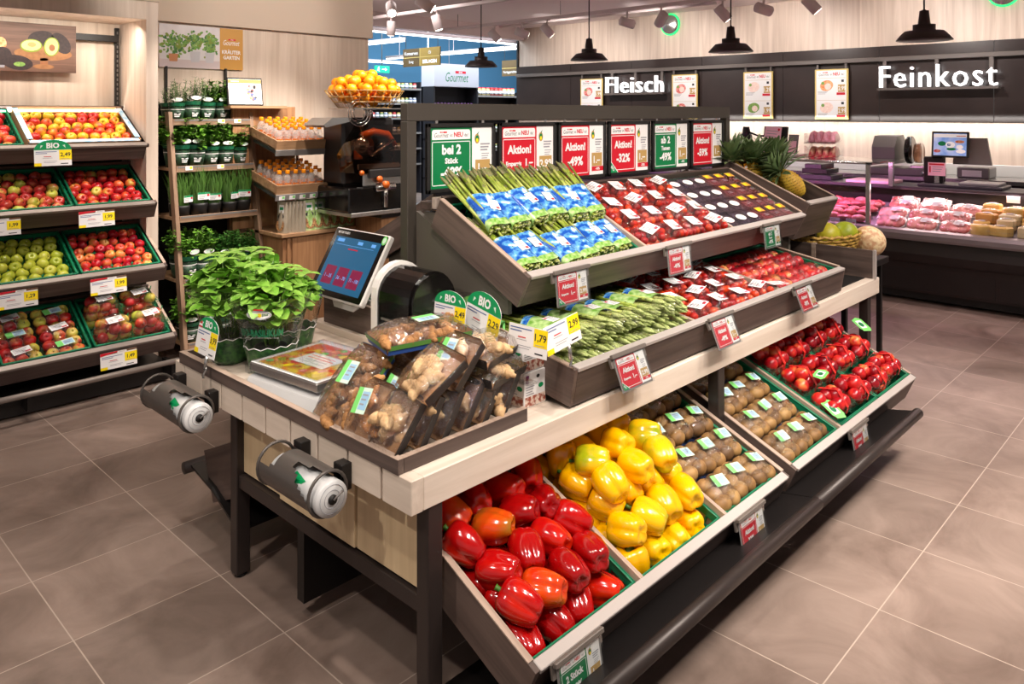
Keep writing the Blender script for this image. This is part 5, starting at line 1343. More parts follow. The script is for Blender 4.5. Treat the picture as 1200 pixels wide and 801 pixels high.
# ------------------------------------------------------------------ fruit shelves in the niche
wood('dark_shelf', S(64, 50, 47), S(98, 80, 75), 'x')
t = thing('fruit_shelf', 'tall fruit shelf unit with four sloped dark wood tiers in the lit niche', 'shelf', (1.3, 5.2, 0))
TIER = []
for k, (yf, zf) in enumerate(((5.206, 1.46), (5.077, 1.091), (4.924, .71), (4.779, .306))):
    M = slope(.55, yf, zf, 29); TIER.append(M); U0 = .285; L = 1.45; W = .46; h = .11
    b = MB(); b.box(U0, L, -.02, 0, -h, -.014, 'dark_shelf', .001, M=M); o = wpart('tier_fascia', b, t)
    b = MB(); b.box(U0 - .002, L + .002, -.024, .012, -.016, 0, 'rail_metal', .002, M=M); wpart('tier_rim', b, t)
    for q in (L, U0 - .016):
        b = MB(); b.box(q, q + .016, -.02, W, -h, 0, 'dark_shelf', .001, M=M); b.box(q - .001, q + .017, .01, W, 0, .002, 'rim_y', M=M); wpart('tier_side', b, t)
    b = MB(); b.box(U0, L, 0, W, -h, -h + .01, 'black_metal', M=M); b.box(U0, L, W - .01, W, -h, .02, 'dark_shelf', M=M); wpart('tier_base', b, t)
b = MB(); b.box(.835, 2.0, 5.62, 5.655, .02, 1.5, 'black_metal'); wpart('back_panel', b, t)
b = MB(); b.box(.835, 2.0, 4.84, 5.62, .012, .12, 'black_metal', .004); wpart('plinth', b, t)
b = MB(); b.tube([(.82, 4.71, .155), (2.0, 4.71, .155)], .016, 'rail_metal', 14); b.box(1.96, 1.985, 4.71, 4.85, .06, .15, 'black_metal'); b.box(1.2, 1.225, 4.71, 4.85, .06, .15, 'black_metal'); wpart('kick_rail', b, t)
t = thing('wall_rail', 'black slotted upright rail with a cross arm on the niche wall', 'rail', (1.975, 5.64, 1.5))
b = MB(); b.box(1.962, 1.988, 5.635, 5.66, 1.50, 2.235, 'black_metal', .002)
for k in range(22): b.box(1.971, 1.979, 5.633, 5.636, 1.52 + .032 * k, 1.538 + .032 * k, 'grey_plastic')
wpart('upright', b, t)
b = MB(); b.box(1.0, 1.975, 5.61, 5.634, 2.135, 2.18, 'black_metal', .002); wpart('cross_arm', b, t)
# avocado poster
wood('poster_wood', S(74, 50, 40), S(120, 88, 72), 'x'); mat('avo_skin', S(34, 24, 26), .6, noise=(60, S(56, 40, 40), .2)); mat('avo_flesh', S(214, 214, 110), .6, noise=(6, S(232, 226, 150), .2)); mat('avo_green', S(120, 140, 40), .6); mat('avo_stone', S(140, 90, 56), .6); mat('board_wood', S(160, 112, 70), .6, noise=(30, S(132, 88, 54), .2))
t = thing('avocado_poster', 'brown poster with halved avocados on a wooden cake stand', 'poster', (1.3, 5.60, 1.914))
b = MB(); b.box(.75, 1.706, 5.600, 5.609, 1.914, 2.222, 'poster_wood'); wpart('panel', b, t)
b = MB(); sh = Sheet(b, frame((1.282, 5.600, 1.914), (1, 0, 0), (0, 0, 1), (0, -1, 0)))
sh.disc(.235, .118, .165, .045, 'board_wood', 1, 24); sh.disc(.235, .128, .16, .040, 'poster_edge', 1.2, 24, 0) if False else None
sh.rect(.215, .03, .26, .09, 'avo_stone', 1); sh.disc(.235, .035, .06, .016, 'board_wood', 1.5, 20)
sh.disc(.22, .215, .075, .048, 'avo_skin', 2, 22, 12); sh.disc(.335, .19, .075, .048, 'avo_skin', 2, 22, -55)
sh.disc(.165, .165, .062, .042, 'avo_green', 3, 22, 4); sh.disc(.165, .167, .055, .034, 'avo_flesh', 4, 22, 4); sh.disc(.168, .172, .024, .016, 'gold', 5, 16)
sh.disc(.28, .165, .045, .062, 'avo_green', 3.5, 22, -8); sh.disc(.28, .165, .038, .055, 'avo_flesh', 4.5, 22, -8); sh.disc(.282, .158, .018, .022, 'avo_stone', 5.5, 16)
sh.disc(.09, .055, .085, .046, 'avo_skin', 2, 22, -8); sh.disc(.10, .045, .032, .014, 'print_green', 3, 18); sh.disc(.01, .09, .05, .06, 'avo_skin', 1.8, 20); sh.rect(-.2, .02, .02, .036, 'ink_grey', 3); sh.disc(.0, .17, .03, .04, 'print_orange', 1.6, 18)
wpart('print', b, t)

# crates and apples
fruit_mat('apple_yellow_red', [(.18, S(196, 176, 40)), (.44, S(226, 186, 50)), (.56, S(222, 110, 44)), (.68, S(184, 26, 24))], 14, .3, .22)
fruit_mat('apple_red', [(.2, S(206, 190, 80)), (.38, S(216, 96, 50)), (.5, S(190, 34, 34)), (.7, S(150, 14, 26))], 14, .28, .18)
fruit_mat('apple_striped', [(.25, S(186, 194, 72)), (.44, S(214, 176, 84)), (.54, S(206, 84, 60)), (.7, S(178, 36, 40))], 15, .3, .22)
fruit_mat('apple_green', [(.2, S(150, 166, 40)), (.6, S(190, 196, 66)), (.8, S(206, 196, 90)), (.97, S(196, 120, 50))], 8, .3, .12)
fruit_mat('apple_pink', [(.2, S(220, 170, 80)), (.42, S(212, 76, 50)), (.55, S(190, 24, 34)), (.75, S(150, 12, 34))], 12, .26, .2)
def apple_mesh(m, seed, r=.036):
    rn = random.Random(seed); b = MB()
    prof = [(.001, .10), (.12, .05), (.30, .02), (.55, .10), (.80, .32), (.96, .62), (1.0, .90), (.96, 1.18), (.84, 1.44), (.62, 1.62), (.38, 1.68), (.18, 1.60), (.05, 1.44), (.001, 1.40)]
    b.lathe([(a * r, (z - .86) * r) for a, z in prof], m, 16, True, None, lambda t, i: 1 + .03 * math.cos(5 * t + seed) + .025 * math.cos(2 * t))
    b.tube([(0, 0, .56 * r), (.05 * r, 0, .80 * r), (.12 * r, 0, .95 * r)], .035 * r, 'avo_skin', 5)
    return mesh_of('apple', b)
def apples(M, u0, u1, v0, v1, w, cols, rows, m, look, where, group, seed, heap=0):
    ms = [apple_mesh(m, seed * 7 + k, min((u1 - u0) / cols, (v1 - v0) / rows) * .505) for k in range(2)]; rn = random.Random(seed)
    for r in range(rows):
        for c in range(cols):
            u = u0 + (u1 - u0) * (c + .5 + (.22 if r % 2 else -.1)) / (cols + .2); v = v0 + (v1 - v0) * (r + .5) / rows
            put('apple', ms[(r + c) % 2], M @ T(u + rn.uniform(-.004, .004), v + rn.uniform(-.004, .004), w + rn.uniform(-.004, .010)) @ RX(rn.uniform(-50, 50)) @ RY(rn.uniform(-50, 50)) @ RZ(rn.uniform(0, 360)),
                f'{look} {where}, {ORD[r]} row from the front, {ORD[c]} from left', 'apple', group)
CS = 'crates on the fruit shelf'
T1, T2, T3, T4 = TIER
crate(T1, .30, .765, .02, .45, -.095, .095, 'green crate on the top tier, cut by the picture edge', CS)
b_ = thing('apple_carton', 'open printed cardboard box of apples on the top tier', 'carton', M=T1 @ T(.785, .02, -.095)); b = MB()
mat('carton_print', S(150, 196, 226), .6, noise=(20, S(228, 236, 240), .1))
for a in ((0, .64, 0, .006, 0, .10), (0, .64, .414, .42, 0, .12), (0, .006, 0, .42, 0, .11), (.634, .64, 0, .42, 0, .11)): b.box(*a, 'cardboard')
b.box(0, .64, 0, .42, 0, .004, 'cardboard'); part('box', b, b_)
b = MB()
for a in ((.0, .64, -.001, .03, .10, .103), (-.001, .03, .03, .42, .11, .113), (.61, .641, .03, .42, .11, .113)): b.box(*a, 'carton_print')
part('flap', b, b_, 'blue and white printed flaps')
apples(T1, .315, .75, .03, .44, -.045, 6, 6, 'apple_pink', 'red apple in', 'top tier crate', 'apples of the top tier crate', 1)
apples(T1, .80, 1.415, .035, .43, -.035, 9, 6, 'apple_yellow_red', 'red-yellow apple in', 'cardboard box', 'apples of the cardboard box', 2)
crate(T2, .535, .99, .02, .45, -.095, .095, 'green crate of striped apples on the second tier', CS); crate(T2, 1.005, 1.44, .02, .45, -.095, .095, 'green crate of red apples on the second tier, by the pillar', CS)
apples(T2, .55, .975, .03, .44, -.045, 6, 6, 'apple_striped', 'striped apple in', 'second tier crate', 'striped apples of the second tier', 3)
apples(T2, 1.02, 1.425, .03, .44, -.045, 6, 6, 'apple_red', 'red apple in', 'second tier crate', 'red apples of the second tier', 4)
crate(T3, .515, .97, .02, .45, -.095, .095, 'green crate of yellow green apples on the third tier', CS); crate(T3, .985, 1.44, .02, .45, -.095, .095, 'green crate of red apples on the third tier', CS)
apples(T3, .53, .955, .03, .44, -.045, 6, 6, 'apple_green', 'yellow-green apple in', 'third tier crate', 'yellow green apples of the third tier', 5)
apples(T3, 1.0, 1.425, .03, .44, -.045, 7, 6, 'apple_pink', 'dark red apple in', 'third tier crate', 'red apples of the third tier', 6)
crate(T4, .55, .995, .02, .45, -.095, .095, 'green crate of wrapped apple trays on the lowest tier', CS); crate(T4, 1.01, 1.44, .02, .45, -.095, .095, 'green crate of bagged apples on the lowest tier', CS)
AP = [apple_mesh(m, 60 + k, .034) for k, m in enumerate(('apple_striped', 'apple_red', 'apple_striped'))]
def apple_tray(seed):
    rn = random.Random(seed); t = thing('apple_pack', '', 'apple pack', M=I4); W, D = .20, .135
    b = MB(); b.box(0, W, 0, D, 0, .008, 'tray_black', .003); part('tray', b, t)
    for i in range(3):
        for j in range(2): kid('apple', rn.choice(AP), t, T(W * (i + .5) / 3, D * (j + .5) / 2, .042) @ RX(rn.uniform(-60, 60)) @ RZ(rn.uniform(0, 360)))
    b = MB(); pillow(b, -.004, W + .004, -.004, D + .004, .004, .082, 'film', 8, 6, seed, .3); part('film', b, t)
    label_part(t, W * .5, D * .5, .084, .095, .045, rn.uniform(-15, 15), 'mint' if seed % 2 else 'paper'); return t
AT = [apple_tray(k) for k in range(2)]
for r in range(3):
    for c in range(2): place(AT[(r + c) % 2], ('at', (r + c) % 2), T4 @ T(.56 + c * .215, .03 + r * .138, -.080), f'wrapped tray of six apples on the lowest tier, {ORD[r]} row from front, {ORD[c]} from left', 'wrapped apple trays')
mat('net_green', S(20, 140, 80), .4)
def apple_bag(M, seed, lab):
    rn = random.Random(seed); t = thing('apple_bag', lab, 'apple bag', M=M, group='bagged apples on the lowest tier')
    for ly in range(3):
        for i in range(3):
            for j in range(2):
                if ly == 2 and rn.random() < .3: continue
                kid('apple', rn.choice(AP), t, T(.034 + .06 * i + rn.uniform(-.006, .006), .04 + .062 * j + rn.uniform(-.006, .006), .036 + .055 * ly) @ RX(rn.uniform(0, 360)) @ RZ(rn.uniform(0, 360)))
    b = MB(); pillow(b, -.012, .20, -.012, .15, .0, .205, 'film', 9, 8, seed, .32); part('film', b, t)
    b = MB(); n = 9       # crossing net cords on the right side of the bag
    for k in range(n):
        b.tube([(.198 - .03 * math.sin(q / 8 * 3.1416), .0 + .14 * q / 8, .02 + .16 * ((k + q * .5) % n) / n) for q in range(9)], .0016, 'net_green', 4); b.tube([(.196 - .03 * math.sin(q / 8 * 3.1416), .0 + .14 * q / 8, .02 + .16 * ((k - q * .5) % n) / n) for q in range(9)], .0016, 'net_green', 4)
    part('net', b, t, 'green net side'); label_part(t, .09, .06, .204, .09, .05, 8); return t
apple_bag(T4 @ T(1.03, .03, -.09), 1, 'film bag of apples, left of the two on the lowest tier'); apple_bag(T4 @ T(1.235, .04, -.09), 2, 'film bag of apples with white label, right of the two on the lowest tier')
apple_bag(T4 @ T(1.03, .23, -.09), 3, 'film bag of apples lying behind the left bag on the lowest tier'); apple_bag(T4 @ T(1.235, .24, -.09), 4, 'film bag of apples lying behind the right bag on the lowest tier')
# price tickets of the shelf
def shelf_ticket(M, u, price, lab, bio=False, W=.20):
    o = price_card(M @ T(u, -.030, .012) @ RX(90 - 29 - 6) @ T(0, -.118, 0), W, .095, price, lab, bio, 'price tickets of the fruit shelf', brand=not bio)
shelf_ticket(T1, .80, '2,49', 'BIO price ticket reading 2,49 on the top fruit tier', True)
shelf_ticket(T2, .50, '1,99', 'price ticket reading 1,99 below the striped apples'); shelf_ticket(T2, 1.00, '1,99', 'price ticket reading 1,99 below the red apples of the second tier')
shelf_ticket(T3, .545, '1,29', 'price ticket reading 1,29 below the yellow green apples'); shelf_ticket(T3, 1.015, '1,99', 'price ticket reading 1,99 below the red apples of the third tier')
shelf_ticket(T4, 1.02, '1,49', 'price ticket reading 1,49 below the bagged apples')

# ------------------------------------------------------------------ herb rack
t = thing('herb_rack', 'leaning ladder rack of weathered wood carrying potted herbs', 'rack', (2.46, 5.2, 0))
def ry(z): return 5.02 + .16 * z            # front edge of the rack leans back
for x in (2.165, 2.745):
    b = MB(); b.prism([(ry(0) - .03, 0), (ry(0) + .03, 0), (ry(1.66) + .03, 1.66), (ry(1.66) - .03, 1.66)], x, x + .026, 'x', 'old_z'); wpart('side_rail', b, t)
    b = MB(); b.box(x, x + .026, 5.56, 5.61, 0, 1.72, 'old_z'); wpart('back_post', b, t)
HS = (1.60, 1.285, .955, .545, .14)
for z in HS:
    b = MB(); b.box(2.191, 2.745, ry(z) - .02, 5.56, z - .025, z - .005, 'oak_x', .001); wpart('shelf_board', b, t)
    b = MB(); b.box(2.191, 2.745, ry(z) - .035, ry(z) - .02, z - .030, z + .012, 'old_x', .001); b.box(2.2, 2.74, ry(z) - .037, ry(z) - .035, z - .002, z + .010, 'grey_plastic'); wpart('shelf_edge', b, t)
for k, (x, z) in enumerate(((2.50, 1.60), (2.62, 1.60), (2.25, 1.285), (2.47, 1.285))):
    b = MB(); yy = ry(z) - .038; b.box(x, x + .05, yy - .002, yy, z - .018, z + .010, 'paper'); sh = Sheet(b, frame((x, yy - .002, z - .018), (1, 0, 0), (0, 0, 1), (0, -1, 0))); sh.rect(.028, .008, .046, .024, 'yellow_print', 1); sh.lines(.004, .02, .02, 2, .006, .002, 'ink_grey', 1); wpart('shelf_label', b, t)
b = MB(); b.box(2.17, 2.77, 5.60, 5.62, .1, 1.72, 'black_metal'); wpart('back_panel', b, t)
mat('herb_pot', S(30, 44, 36), .45, noise=(50, S(52, 84, 60), .12)); mat('herb_sleeve', S(20, 78, 54), .4, noise=(60, S(30, 108, 74), .15))
def herb(kind, seed):
    """pot, printed sleeve, foliage of one kind; about 0.25 m tall"""
    rn = random.Random(seed); t = thing('potted_herb', '', 'herb pot', M=I4)
    if kind == 'chive':
        b = MB(); b.lathe([(.040, 0), (.046, .06), (.048, .075), (.042, .073)], 'pot_black', 16); b.lathe([(.001, .066), (.043, .067)], 'soil', 12); part('pot', b, t)
        b = MB()
        for k in range(150):
            a = rn.uniform(0, 6.28); r = .036 * rn.random() ** .5; p = Vector((r * math.cos(a), r * math.sin(a), .066)); d = Vector((math.cos(a) * rn.uniform(0, .25), math.sin(a) * rn.uniform(0, .25), 1)).normalized(); L = rn.uniform(.15, .245)
            q = p + d * L * .6; e = p + d * L + Vector((rn.uniform(-.03, .03), rn.uniform(-.03, .03), -.01)); s = Vector((-math.sin(a), math.cos(a), 0)) * .0016 + Vector((.001, 0, 0))
            b.add([tuple(p - s), tuple(p + s), tuple(q + s), tuple(q - s), tuple(e)], [(0, 1, 2, 3), (3, 2, 4)], 'chive', True)
        part('leaves', b, t)
        b = MB(); b.box(-.036, .036, -.051, -.049, .095, .135, 'paper'); sh = Sheet(b, frame((-.036, -.051, .095), (1, 0, 0), (0, 0, 1), (0, -1, 0))); sh.rect(0, .03, .072, .04, 'bio_green', 1); sh.rect(.054, .018, .068, .029, 'red', 1); sh.lines(.006, .024, .04, 3, .008, .003, 'ink_grey', 1); part('label', b, t)
        b = MB(); b.lathe([(.047, .07), (.050, .10), (.054, .18)], 'bag_film', 16); b.f = b.f[:-2]; b.m = b.m[:-2]; b.s = b.s[:-2]; part('film_sleeve', b, t)
        return t
    b = MB(); b.lathe([(.034, 0), (.044, .05), (.047, .075), (.041, .073)], 'herb_pot', 16); b.lathe([(.001, .066), (.042, .067)], 'soil', 12); part('pot', b, t)
    b = MB(); sh = Sheet(b, frame((-.02, -.0465, .022), (1, 0, 0), (0, .16, 1), (0, -1, .16))); sh.lines(0, .03, .04, 3, .009, .004, 'paper', 2); part('pot_print', b, t)
    b = MB(); b.lathe([(.0475, .074), (.048, .079), (.049, .092)], 'paper', 16, True, None, lambda a, i: 1 + .03 * math.cos(8 * a)); b.lathe([(.049, .098), (.054, .120)], 'sleeve_green', 16); b.f = [f for f in b.f if len(f) == 4]; b.m = b.m[:len(b.f)]; b.s = b.s[:len(b.f)]
    ms = [0] * 0
    b.mats = ['paper', 'herb_pot', 'herb_sleeve']; b.m = [0] * 16 + [1] * 16 + [2] * 16; b.s = [True] * 48
    part('printed_sleeve', b, t)
    b = MB(); sh = Sheet(b, frame((0, -.0545, .13), (1, 0, 0), (0, .10, 1), (0, -1, .1))); sh.disc(0, .01, .030, .012, 'paper', 1, 18); sh.disc(0, .01, .024, .008, 'label_mint', 2, 14); part('oval_label', b, t)
    b = MB(); lm = {'broad': 'leaf', 'parsley': 'leaf_dark', 'needle': 'leaf_rosemary', 'coriander': 'leaf'}[kind]
    for k in range(16 if kind == 'needle' else 28):
        a = rn.uniform(0, 6.28); r = .03 * rn.random(); h = rn.uniform(.14, .265); o = rn.uniform(.01, .066)
        top = Vector(((r + o) * math.cos(a), (r + o) * math.sin(a), h)); b.tube([(r * math.cos(a), r * math.sin(a), .066), tuple(top)], .0012, 'stalk', 4)
        nl = {'broad': 12, 'parsley': 20, 'needle': 30, 'coriander': 18}[kind]
        for q in range(nl):
            f_ = rn.uniform(.45, 1.0); p = Vector((r * math.cos(a), r * math.sin(a), .066)).lerp(top, f_); c = rn.uniform(0, 6.28)
            if kind == 'needle': L, Wd, up_ = rn.uniform(.018, .028), .0035, .7
            elif kind == 'broad': L, Wd, up_ = rn.uniform(.028, .042), .024, .2
            else: L, Wd, up_ = rn.uniform(.016, .028), .018, .2
            b.leaf(tuple(p), (math.cos(c), math.sin(c), rn.uniform(-.2, .6) + up_ * .4), (0, 0, 1), L, Wd, lm, rn.uniform(.1, .4), .25, 3)
    part('leaves', b, t)
    return t
HB = {(k, i): herb(k, i * 11 + 3) for k in ('chive', 'broad', 'parsley', 'needle', 'coriander') for i in range(2)}
ROWS = [(0, ('needle', 'needle', 'needle', 'broad', 'needle'), 'top shelf'), (1, ('broad', 'broad', 'broad', 'coriander', 'broad'), 'second shelf'), (2, ('chive',) * 5, 'chive shelf'), (3, ('coriander', 'coriander', 'parsley', 'parsley', 'parsley'), 'fourth shelf'), (4, ('broad', 'parsley', 'coriander', 'broad', 'parsley'), 'lowest shelf')]
WORD = {'chive': 'chives', 'broad': 'broad leaved herb', 'parsley': 'dark parsley', 'needle': 'needle leaved herb', 'coriander': 'light green parsley'}
for s, kinds, sh_ in ROWS:
    for rr_ in range(2):
        for c, kd in enumerate(kinds):
            z = HS[s]; src = HB[(kd, (c + rr_) % 2)]; sc__ = (1.05 if kd != 'chive' else 1.08) * rn.uniform(.94, 1.06) * (1.22 if s in (1, 3) and c < 2 else 1.06)
            place(src, (kd, (c + rr_) % 2), T(2.245 + .108 * c + rn.uniform(-.006, .006), ry(z) + .045 + rr_ * .11, z - .005) @ RZ(rn.uniform(-25, 25)) @ Matrix.Diagonal((sc__, sc__, sc__, 1)),
                  f'potted {WORD[kd]} on the {sh_} of the rack, {("front", "back")[rr_]} row, {ORD[c]} from left', 'potted herbs on the rack')
# herb garden sign
mat('photo_white', S(228, 224, 226), .5, noise=(8, S(206, 200, 204), .2)); mat('photo_table', S(206, 190, 192), .5); mat('photo_pot', S(196, 194, 200), .5); mat('photo_clay', S(196, 130, 84), .5)
t = thing('herb_sign', 'wall sign KRÄUTER GARTEN with photo of three potted herbs and gold panel', 'sign', (2.576, 5.645, 1.98))
b = MB(); b.box(2.259, 2.893, 5.642, 5.655, 1.982, 2.294, 'photo_white'); wpart('panel', b, t)
b = MB(); sh = Sheet(b, frame((2.259, 5.642, 1.982), (1, 0, 0), (0, 0, 1), (0, -1, 0)))
sh.rect(0, 0, .449, .06, 'photo_table', 1); rn2 = random.Random(3)
for (u, v, rw, rh, pm, pu, pw, ph) in ((.105, .17, .095, .085, 'photo_clay', .10, .035, .05), (.255, .20, .065, .055, 'photo_pot', .26, .038, .075), (.375, .19, .045, .07, 'photo_pot', .37, .036, .07)):
    sh.poly([(pu - pw, .05 + ph), (pu + pw, .05 + ph), (pu + pw * .8, .045), (pu - pw * .8, .045)], pm, 6)
    for k in range(120): sh.disc(u + rn2.gauss(0, .52) * rw, v + rn2.gauss(0, .50) * rh, rn2.uniform(.008, .018), rn2.uniform(.006, .012), rn2.choice(('print_green', 'leaf_dark', 'leaf', 'avo_green')), 3 + k * .02, 7, rn2.uniform(0, 180))
sh.rect(.449, 0, .634, .312, 'gold_panel', 2)
sh.text('Gourmet', .541, .185, .040, 'paper', 3, 'c', .0, .13, shear=.3); sh.rect(.515, .222, .575, .234, 'red', 3); sh.text('SPAR', .545, .2245, .007, 'paper', 4, 'c', .02, .05)
sh.text('KRÄUTER', .541, .118, .036, 'paper', 3, 'c', .03, .15); sh.text('GARTEN', .541, .078, .028, 'paper', 3, 'c', .03, .13)
wpart('print', b, t)
for x in (2.30, 2.745):
    b = MB(); b.box(x, x + .014, 5.63, 5.655, 1.72, 1.99, 'black_metal'); wpart('post', b, t)

# ------------------------------------------------------------------ bottle cabinet
t = thing('bottle_cabinet', 'oak cabinet with a panelled door and a tall back board for the bottle trays', 'cabinet', (3.04, 5.02, 0))
b = MB(); b.box(2.775, 3.33, 4.84, 5.28, .05, .795, 'oak_z', .002); wpart('body', b, t)
b = MB(); b.box(2.745, 3.35, 4.80, 5.30, .795, .820, 'oak_x', .003); wpart('top', b, t)
b = MB(); b.box(2.80, 2.82, 4.822, 4.84, .07, .785, 'oak_z', .002); b.box(2.84, 3.20, 4.822, 4.84, .07, .785, 'oak_z', .003); o = wpart('door', b, t)
b = MB(); b.tube([(.10, 0, 0), (.10, -.03, .0), (.10, -.03, .11), (.10, 0, .11)], .006, 'black_metal', 8); b.v = [(p[0], p[1] - .198, p[2] + .60) for p in b.v]; part('handle', b, o)
b = MB(); b.box(2.62, 3.12, 5.26, 5.29, .82, 1.70, 'oak_z', .002); wpart('back_board', b, t)
b = MB(); b.box(2.56, 3.0, 5.17, 5.29, 1.685, 1.705, 'oak_x', .002); wpart('top_shelf', b, t)
b = MB(); b.tube([(3.10, 5.2, .82), (3.10, 5.2, 1.45)], .012, 'steel', 10); wpart('support_rod', b, t)
def bottle_tray(z, lab, a=14):
    M = T(2.715, 4.84, z) @ RX(a); t = thing('bottle_tray', lab, 'tray', M=M, group='bottle trays'); L, D = .41, .36
    b = MB(); b.box(0, L, -.014, 0, -.005, .062, 'oak_x', .001); part('front_board', b, t)
    for u in (-.0, L - .014):
        b = MB(); b.box(u, u + .014, 0, D, -.005, .062, 'oak_x', .001); part('side_board', b, t)
    b = MB(); b.box(0, L, 0, D, -.005, .004, 'oak_x'); b.box(0, L, D - .012, D, .004, .062, 'oak_x'); part('base', b, t)
    b = MB(); b.box(-.004, L + .004, -.022, -.014, -.045, -.002, 'grey_plastic', .002); b.box(0, L, -.016, .3, -.03, -.005, 'black_metal'); part('price_rail', b, t)
    if z < 1.2:
        for k in range(5):
            b = MB(); b.box(.02 + .08 * k, .065 + .08 * k, -.024, -.0225, -.04, -.012, 'paper'); b.box(.045 + .08 * k, .063 + .08 * k, -.0248, -.024, -.03, -.015, 'label_green'); part('shelf_label', b, t)
    return M
BT = [bottle_tray(1.405, 'oak tray of small juice bottles, upper one'), bottle_tray(1.098, 'oak tray of small juice bottles, lower one with price labels')]
mat('cap_orange', S(250, 150, 10), .4); film_mat('bottle_clear', (.99, .98, .97, 1), .16, .10, .3); mat('print_juice', S(220, 120, 50), .5)
def small_bottle():
    t = thing('juice_bottle', '', 'bottle', M=I4)
    b = MB(); b.lathe([(.001, 0), (.024, .0), (.027, .006), (.027, .075), (.022, .10), (.012, .118), (.012, .128)], 'bottle_pale_sheen', 14); part('glass', b, t)
    b = MB(); b.lathe([(.015, .120), (.0155, .122), (.0155, .142), (.014, .145), (.001, .145)], 'cap_orange', 14); part('cap', b, t)
    b = MB(); b.lathe([(.0273, .022), (.0273, .058)], 'print_juice', 14); b.f = b.f[8:14]; b.m = b.m[:len(b.f)]; b.s = b.s[:len(b.f)]; part('label', b, t)
    return t
SB = small_bottle()
for q, (M, w_, nr) in enumerate(((BT[0], 'upper', 5), (BT[1], 'lower', 5))):
    for r in range(nr):
        for c in range(6):
            place(SB, 'sb', M @ T(.046 + .0635 * c + (.008 if r % 2 else 0), .040 + .064 * r, .004) @ RX(-8), f'orange capped bottle in the {w_} tray, {ORD[r]} row from front, {ORD[c]} from left', 'small bottles with orange caps')
t = thing('framed_tablet', 'black framed recipe tablet leaning on the shelf above the bottles', 'picture', M=T(2.555, 5.20, 1.706) @ RX(-8))
b = MB(); b.box(0, .27, -.004, .012, 0, .20, 'black', .004); part('frame', b, t); b = MB(); sh = Sheet(b, frame((.010, -.004, .010), (1, 0, 0), (0, 0, 1), (0, -1, 0))); sh.rect(0, 0, .25, .18, 'lit_soft', 1); sh.rect(.0, .15, .25, .178, 'gold', 2); sh.rect(.02, .160, .08, .166, 'paper', 3); sh.rect(.12, .02, .21, .135, 'print_rose', 2)
for k in range(18): sh.disc(.125 + .08 * rn.random(), .03 + .10 * rn.random(), .012, .010, rn.choice(('ink', 'ink_blue', 'print_orange', 'paper', 'print_meat')), 3 + .05 * k, 8)
sh.lines(.02, .12, .07, 3, .016, .005, 'ink_blue', 2); sh.lines(.02, .06, .06, 3, .016, .005, 'ink_grey', 2); part('page', b, t)
mat('pouch_green', S(140, 186, 90), .35, noise=(30, S(196, 216, 160), .12)); mat('pouch_silver', S(176, 164, 146), .3, .3); mat('nuts', S(110, 66, 36), .5, noise=(70, S(200, 150, 100), .12))
def pouch(M, lab, m):
    t = thing('nut_pouch', lab, 'pouch', M=M, group='pouches standing on the oak cabinet'); W, H = .098, .215
    b = MB(); v = []; f = []
    for j in range(6):
        th = (.024, .026, .022, .014, .006, .001)[j]
        for s in (-1, 1):
            for i in range(5): v.append((W * i / 4, s * th * math.sin(math.pi * (i * .22 + .06)), H * j / 5))
    for j in range(5):
        for s in range(2):
            for i in range(4): k = j * 10 + s * 5 + i; f.append((k, k + 1, k + 11, k + 10) if s == 0 else (k + 1, k, k + 10, k + 11))
        f += [(j * 10, j * 10 + 10, j * 10 + 15, j * 10 + 5), (j * 10 + 4, j * 10 + 9, j * 10 + 19, j * 10 + 14)]
    b.add(v, f, m, True); part('bag', b, t)
    b = MB(); sh = Sheet(b, frame((0, -.027, 0), (1, 0, 0), (0, .12, 1), (0, -1, .12)))
    sh.disc(W * .5, .055, W * .40, .042, 'nuts', 2, 18); sh.rect(W * .25, .14, W * .75, .195, 'paper', 2); sh.rect(W * .32, .16, W * .68, .18, 'bio_green', 3); sh.disc(W * .5, .115, W * .3, .02, 'ink', 2, 16); part('print', b, t)
for k in range(6): pouch(T(2.785 + .026 * k, 4.93 - .004 * k, .82) @ RZ(-78), f'silver edged pouch seen edge on, {ORD[k]} from the left on the cabinet', 'pouch_silver')
for k in range(6):
    for d in range(2): pouch(T(2.945 + .066 * k, 4.865 + .06 * d, .82) @ RZ(-8) @ RX(-4), f'green pouch with nut picture facing front, {("front", "rear")[d]} row, {ORD[k]} from left on the cabinet', 'pouch_green')

mat('orange_plastic', S(206, 96, 24), .35)
# ------------------------------------------------------------------ juicer
b = MB(); b.box(3.36, 3.95, 4.50, 5.0, .90, .94, 'dark_plastic', .003); b.box(3.38, 3.93, 4.53, 4.98, 0, .90, 'oak_z', .003); solid('juicer_counter', b, 'low oak counter carrying the orange juicer', 'counter')
t = thing('orange_juicer', 'black automatic orange juicer with wire basket on top', 'juicer', (3.36, 4.62, .94))
b = MB(); b.box(3.05, 3.58, 4.42, 4.85, .94, .97, 'steel', .004); b.box(3.04, 3.59, 4.44, 4.85, .97, 1.14, 'black_gloss', .01); b.box(3.10, 3.55, 4.60, 4.86, 1.14, 1.62, 'dark_plastic', .02); wpart('housing', b, t)
b = MB(); b.box(3.16, 3.52, 4.44, 4.46, 1.14, 1.23, 'steel', .01); b.tube([(3.34, 4.43, .99), (3.34, 4.43, 1.16)], .018, 'chrome', 14); b.tube([(3.26, 4.44, 1.13), (3.42, 4.44, 1.13)], .03, 'chrome', 14); b.box(3.2, 3.5, 4.42, 4.45, 1.20, 1.26, 'dark_plastic', .006); wpart('tap', b, t)
b = MB(); pr = [(3.08, 1.24), (3.54, 1.24), (3.57, 1.36), (3.48, 1.57), (3.20, 1.57), (3.05, 1.36)]; b.prism(pr, 4.43, 4.60, 'y', 'smoke_plastic'); wpart('front_cover', b, t, 'smoky see-through cover')
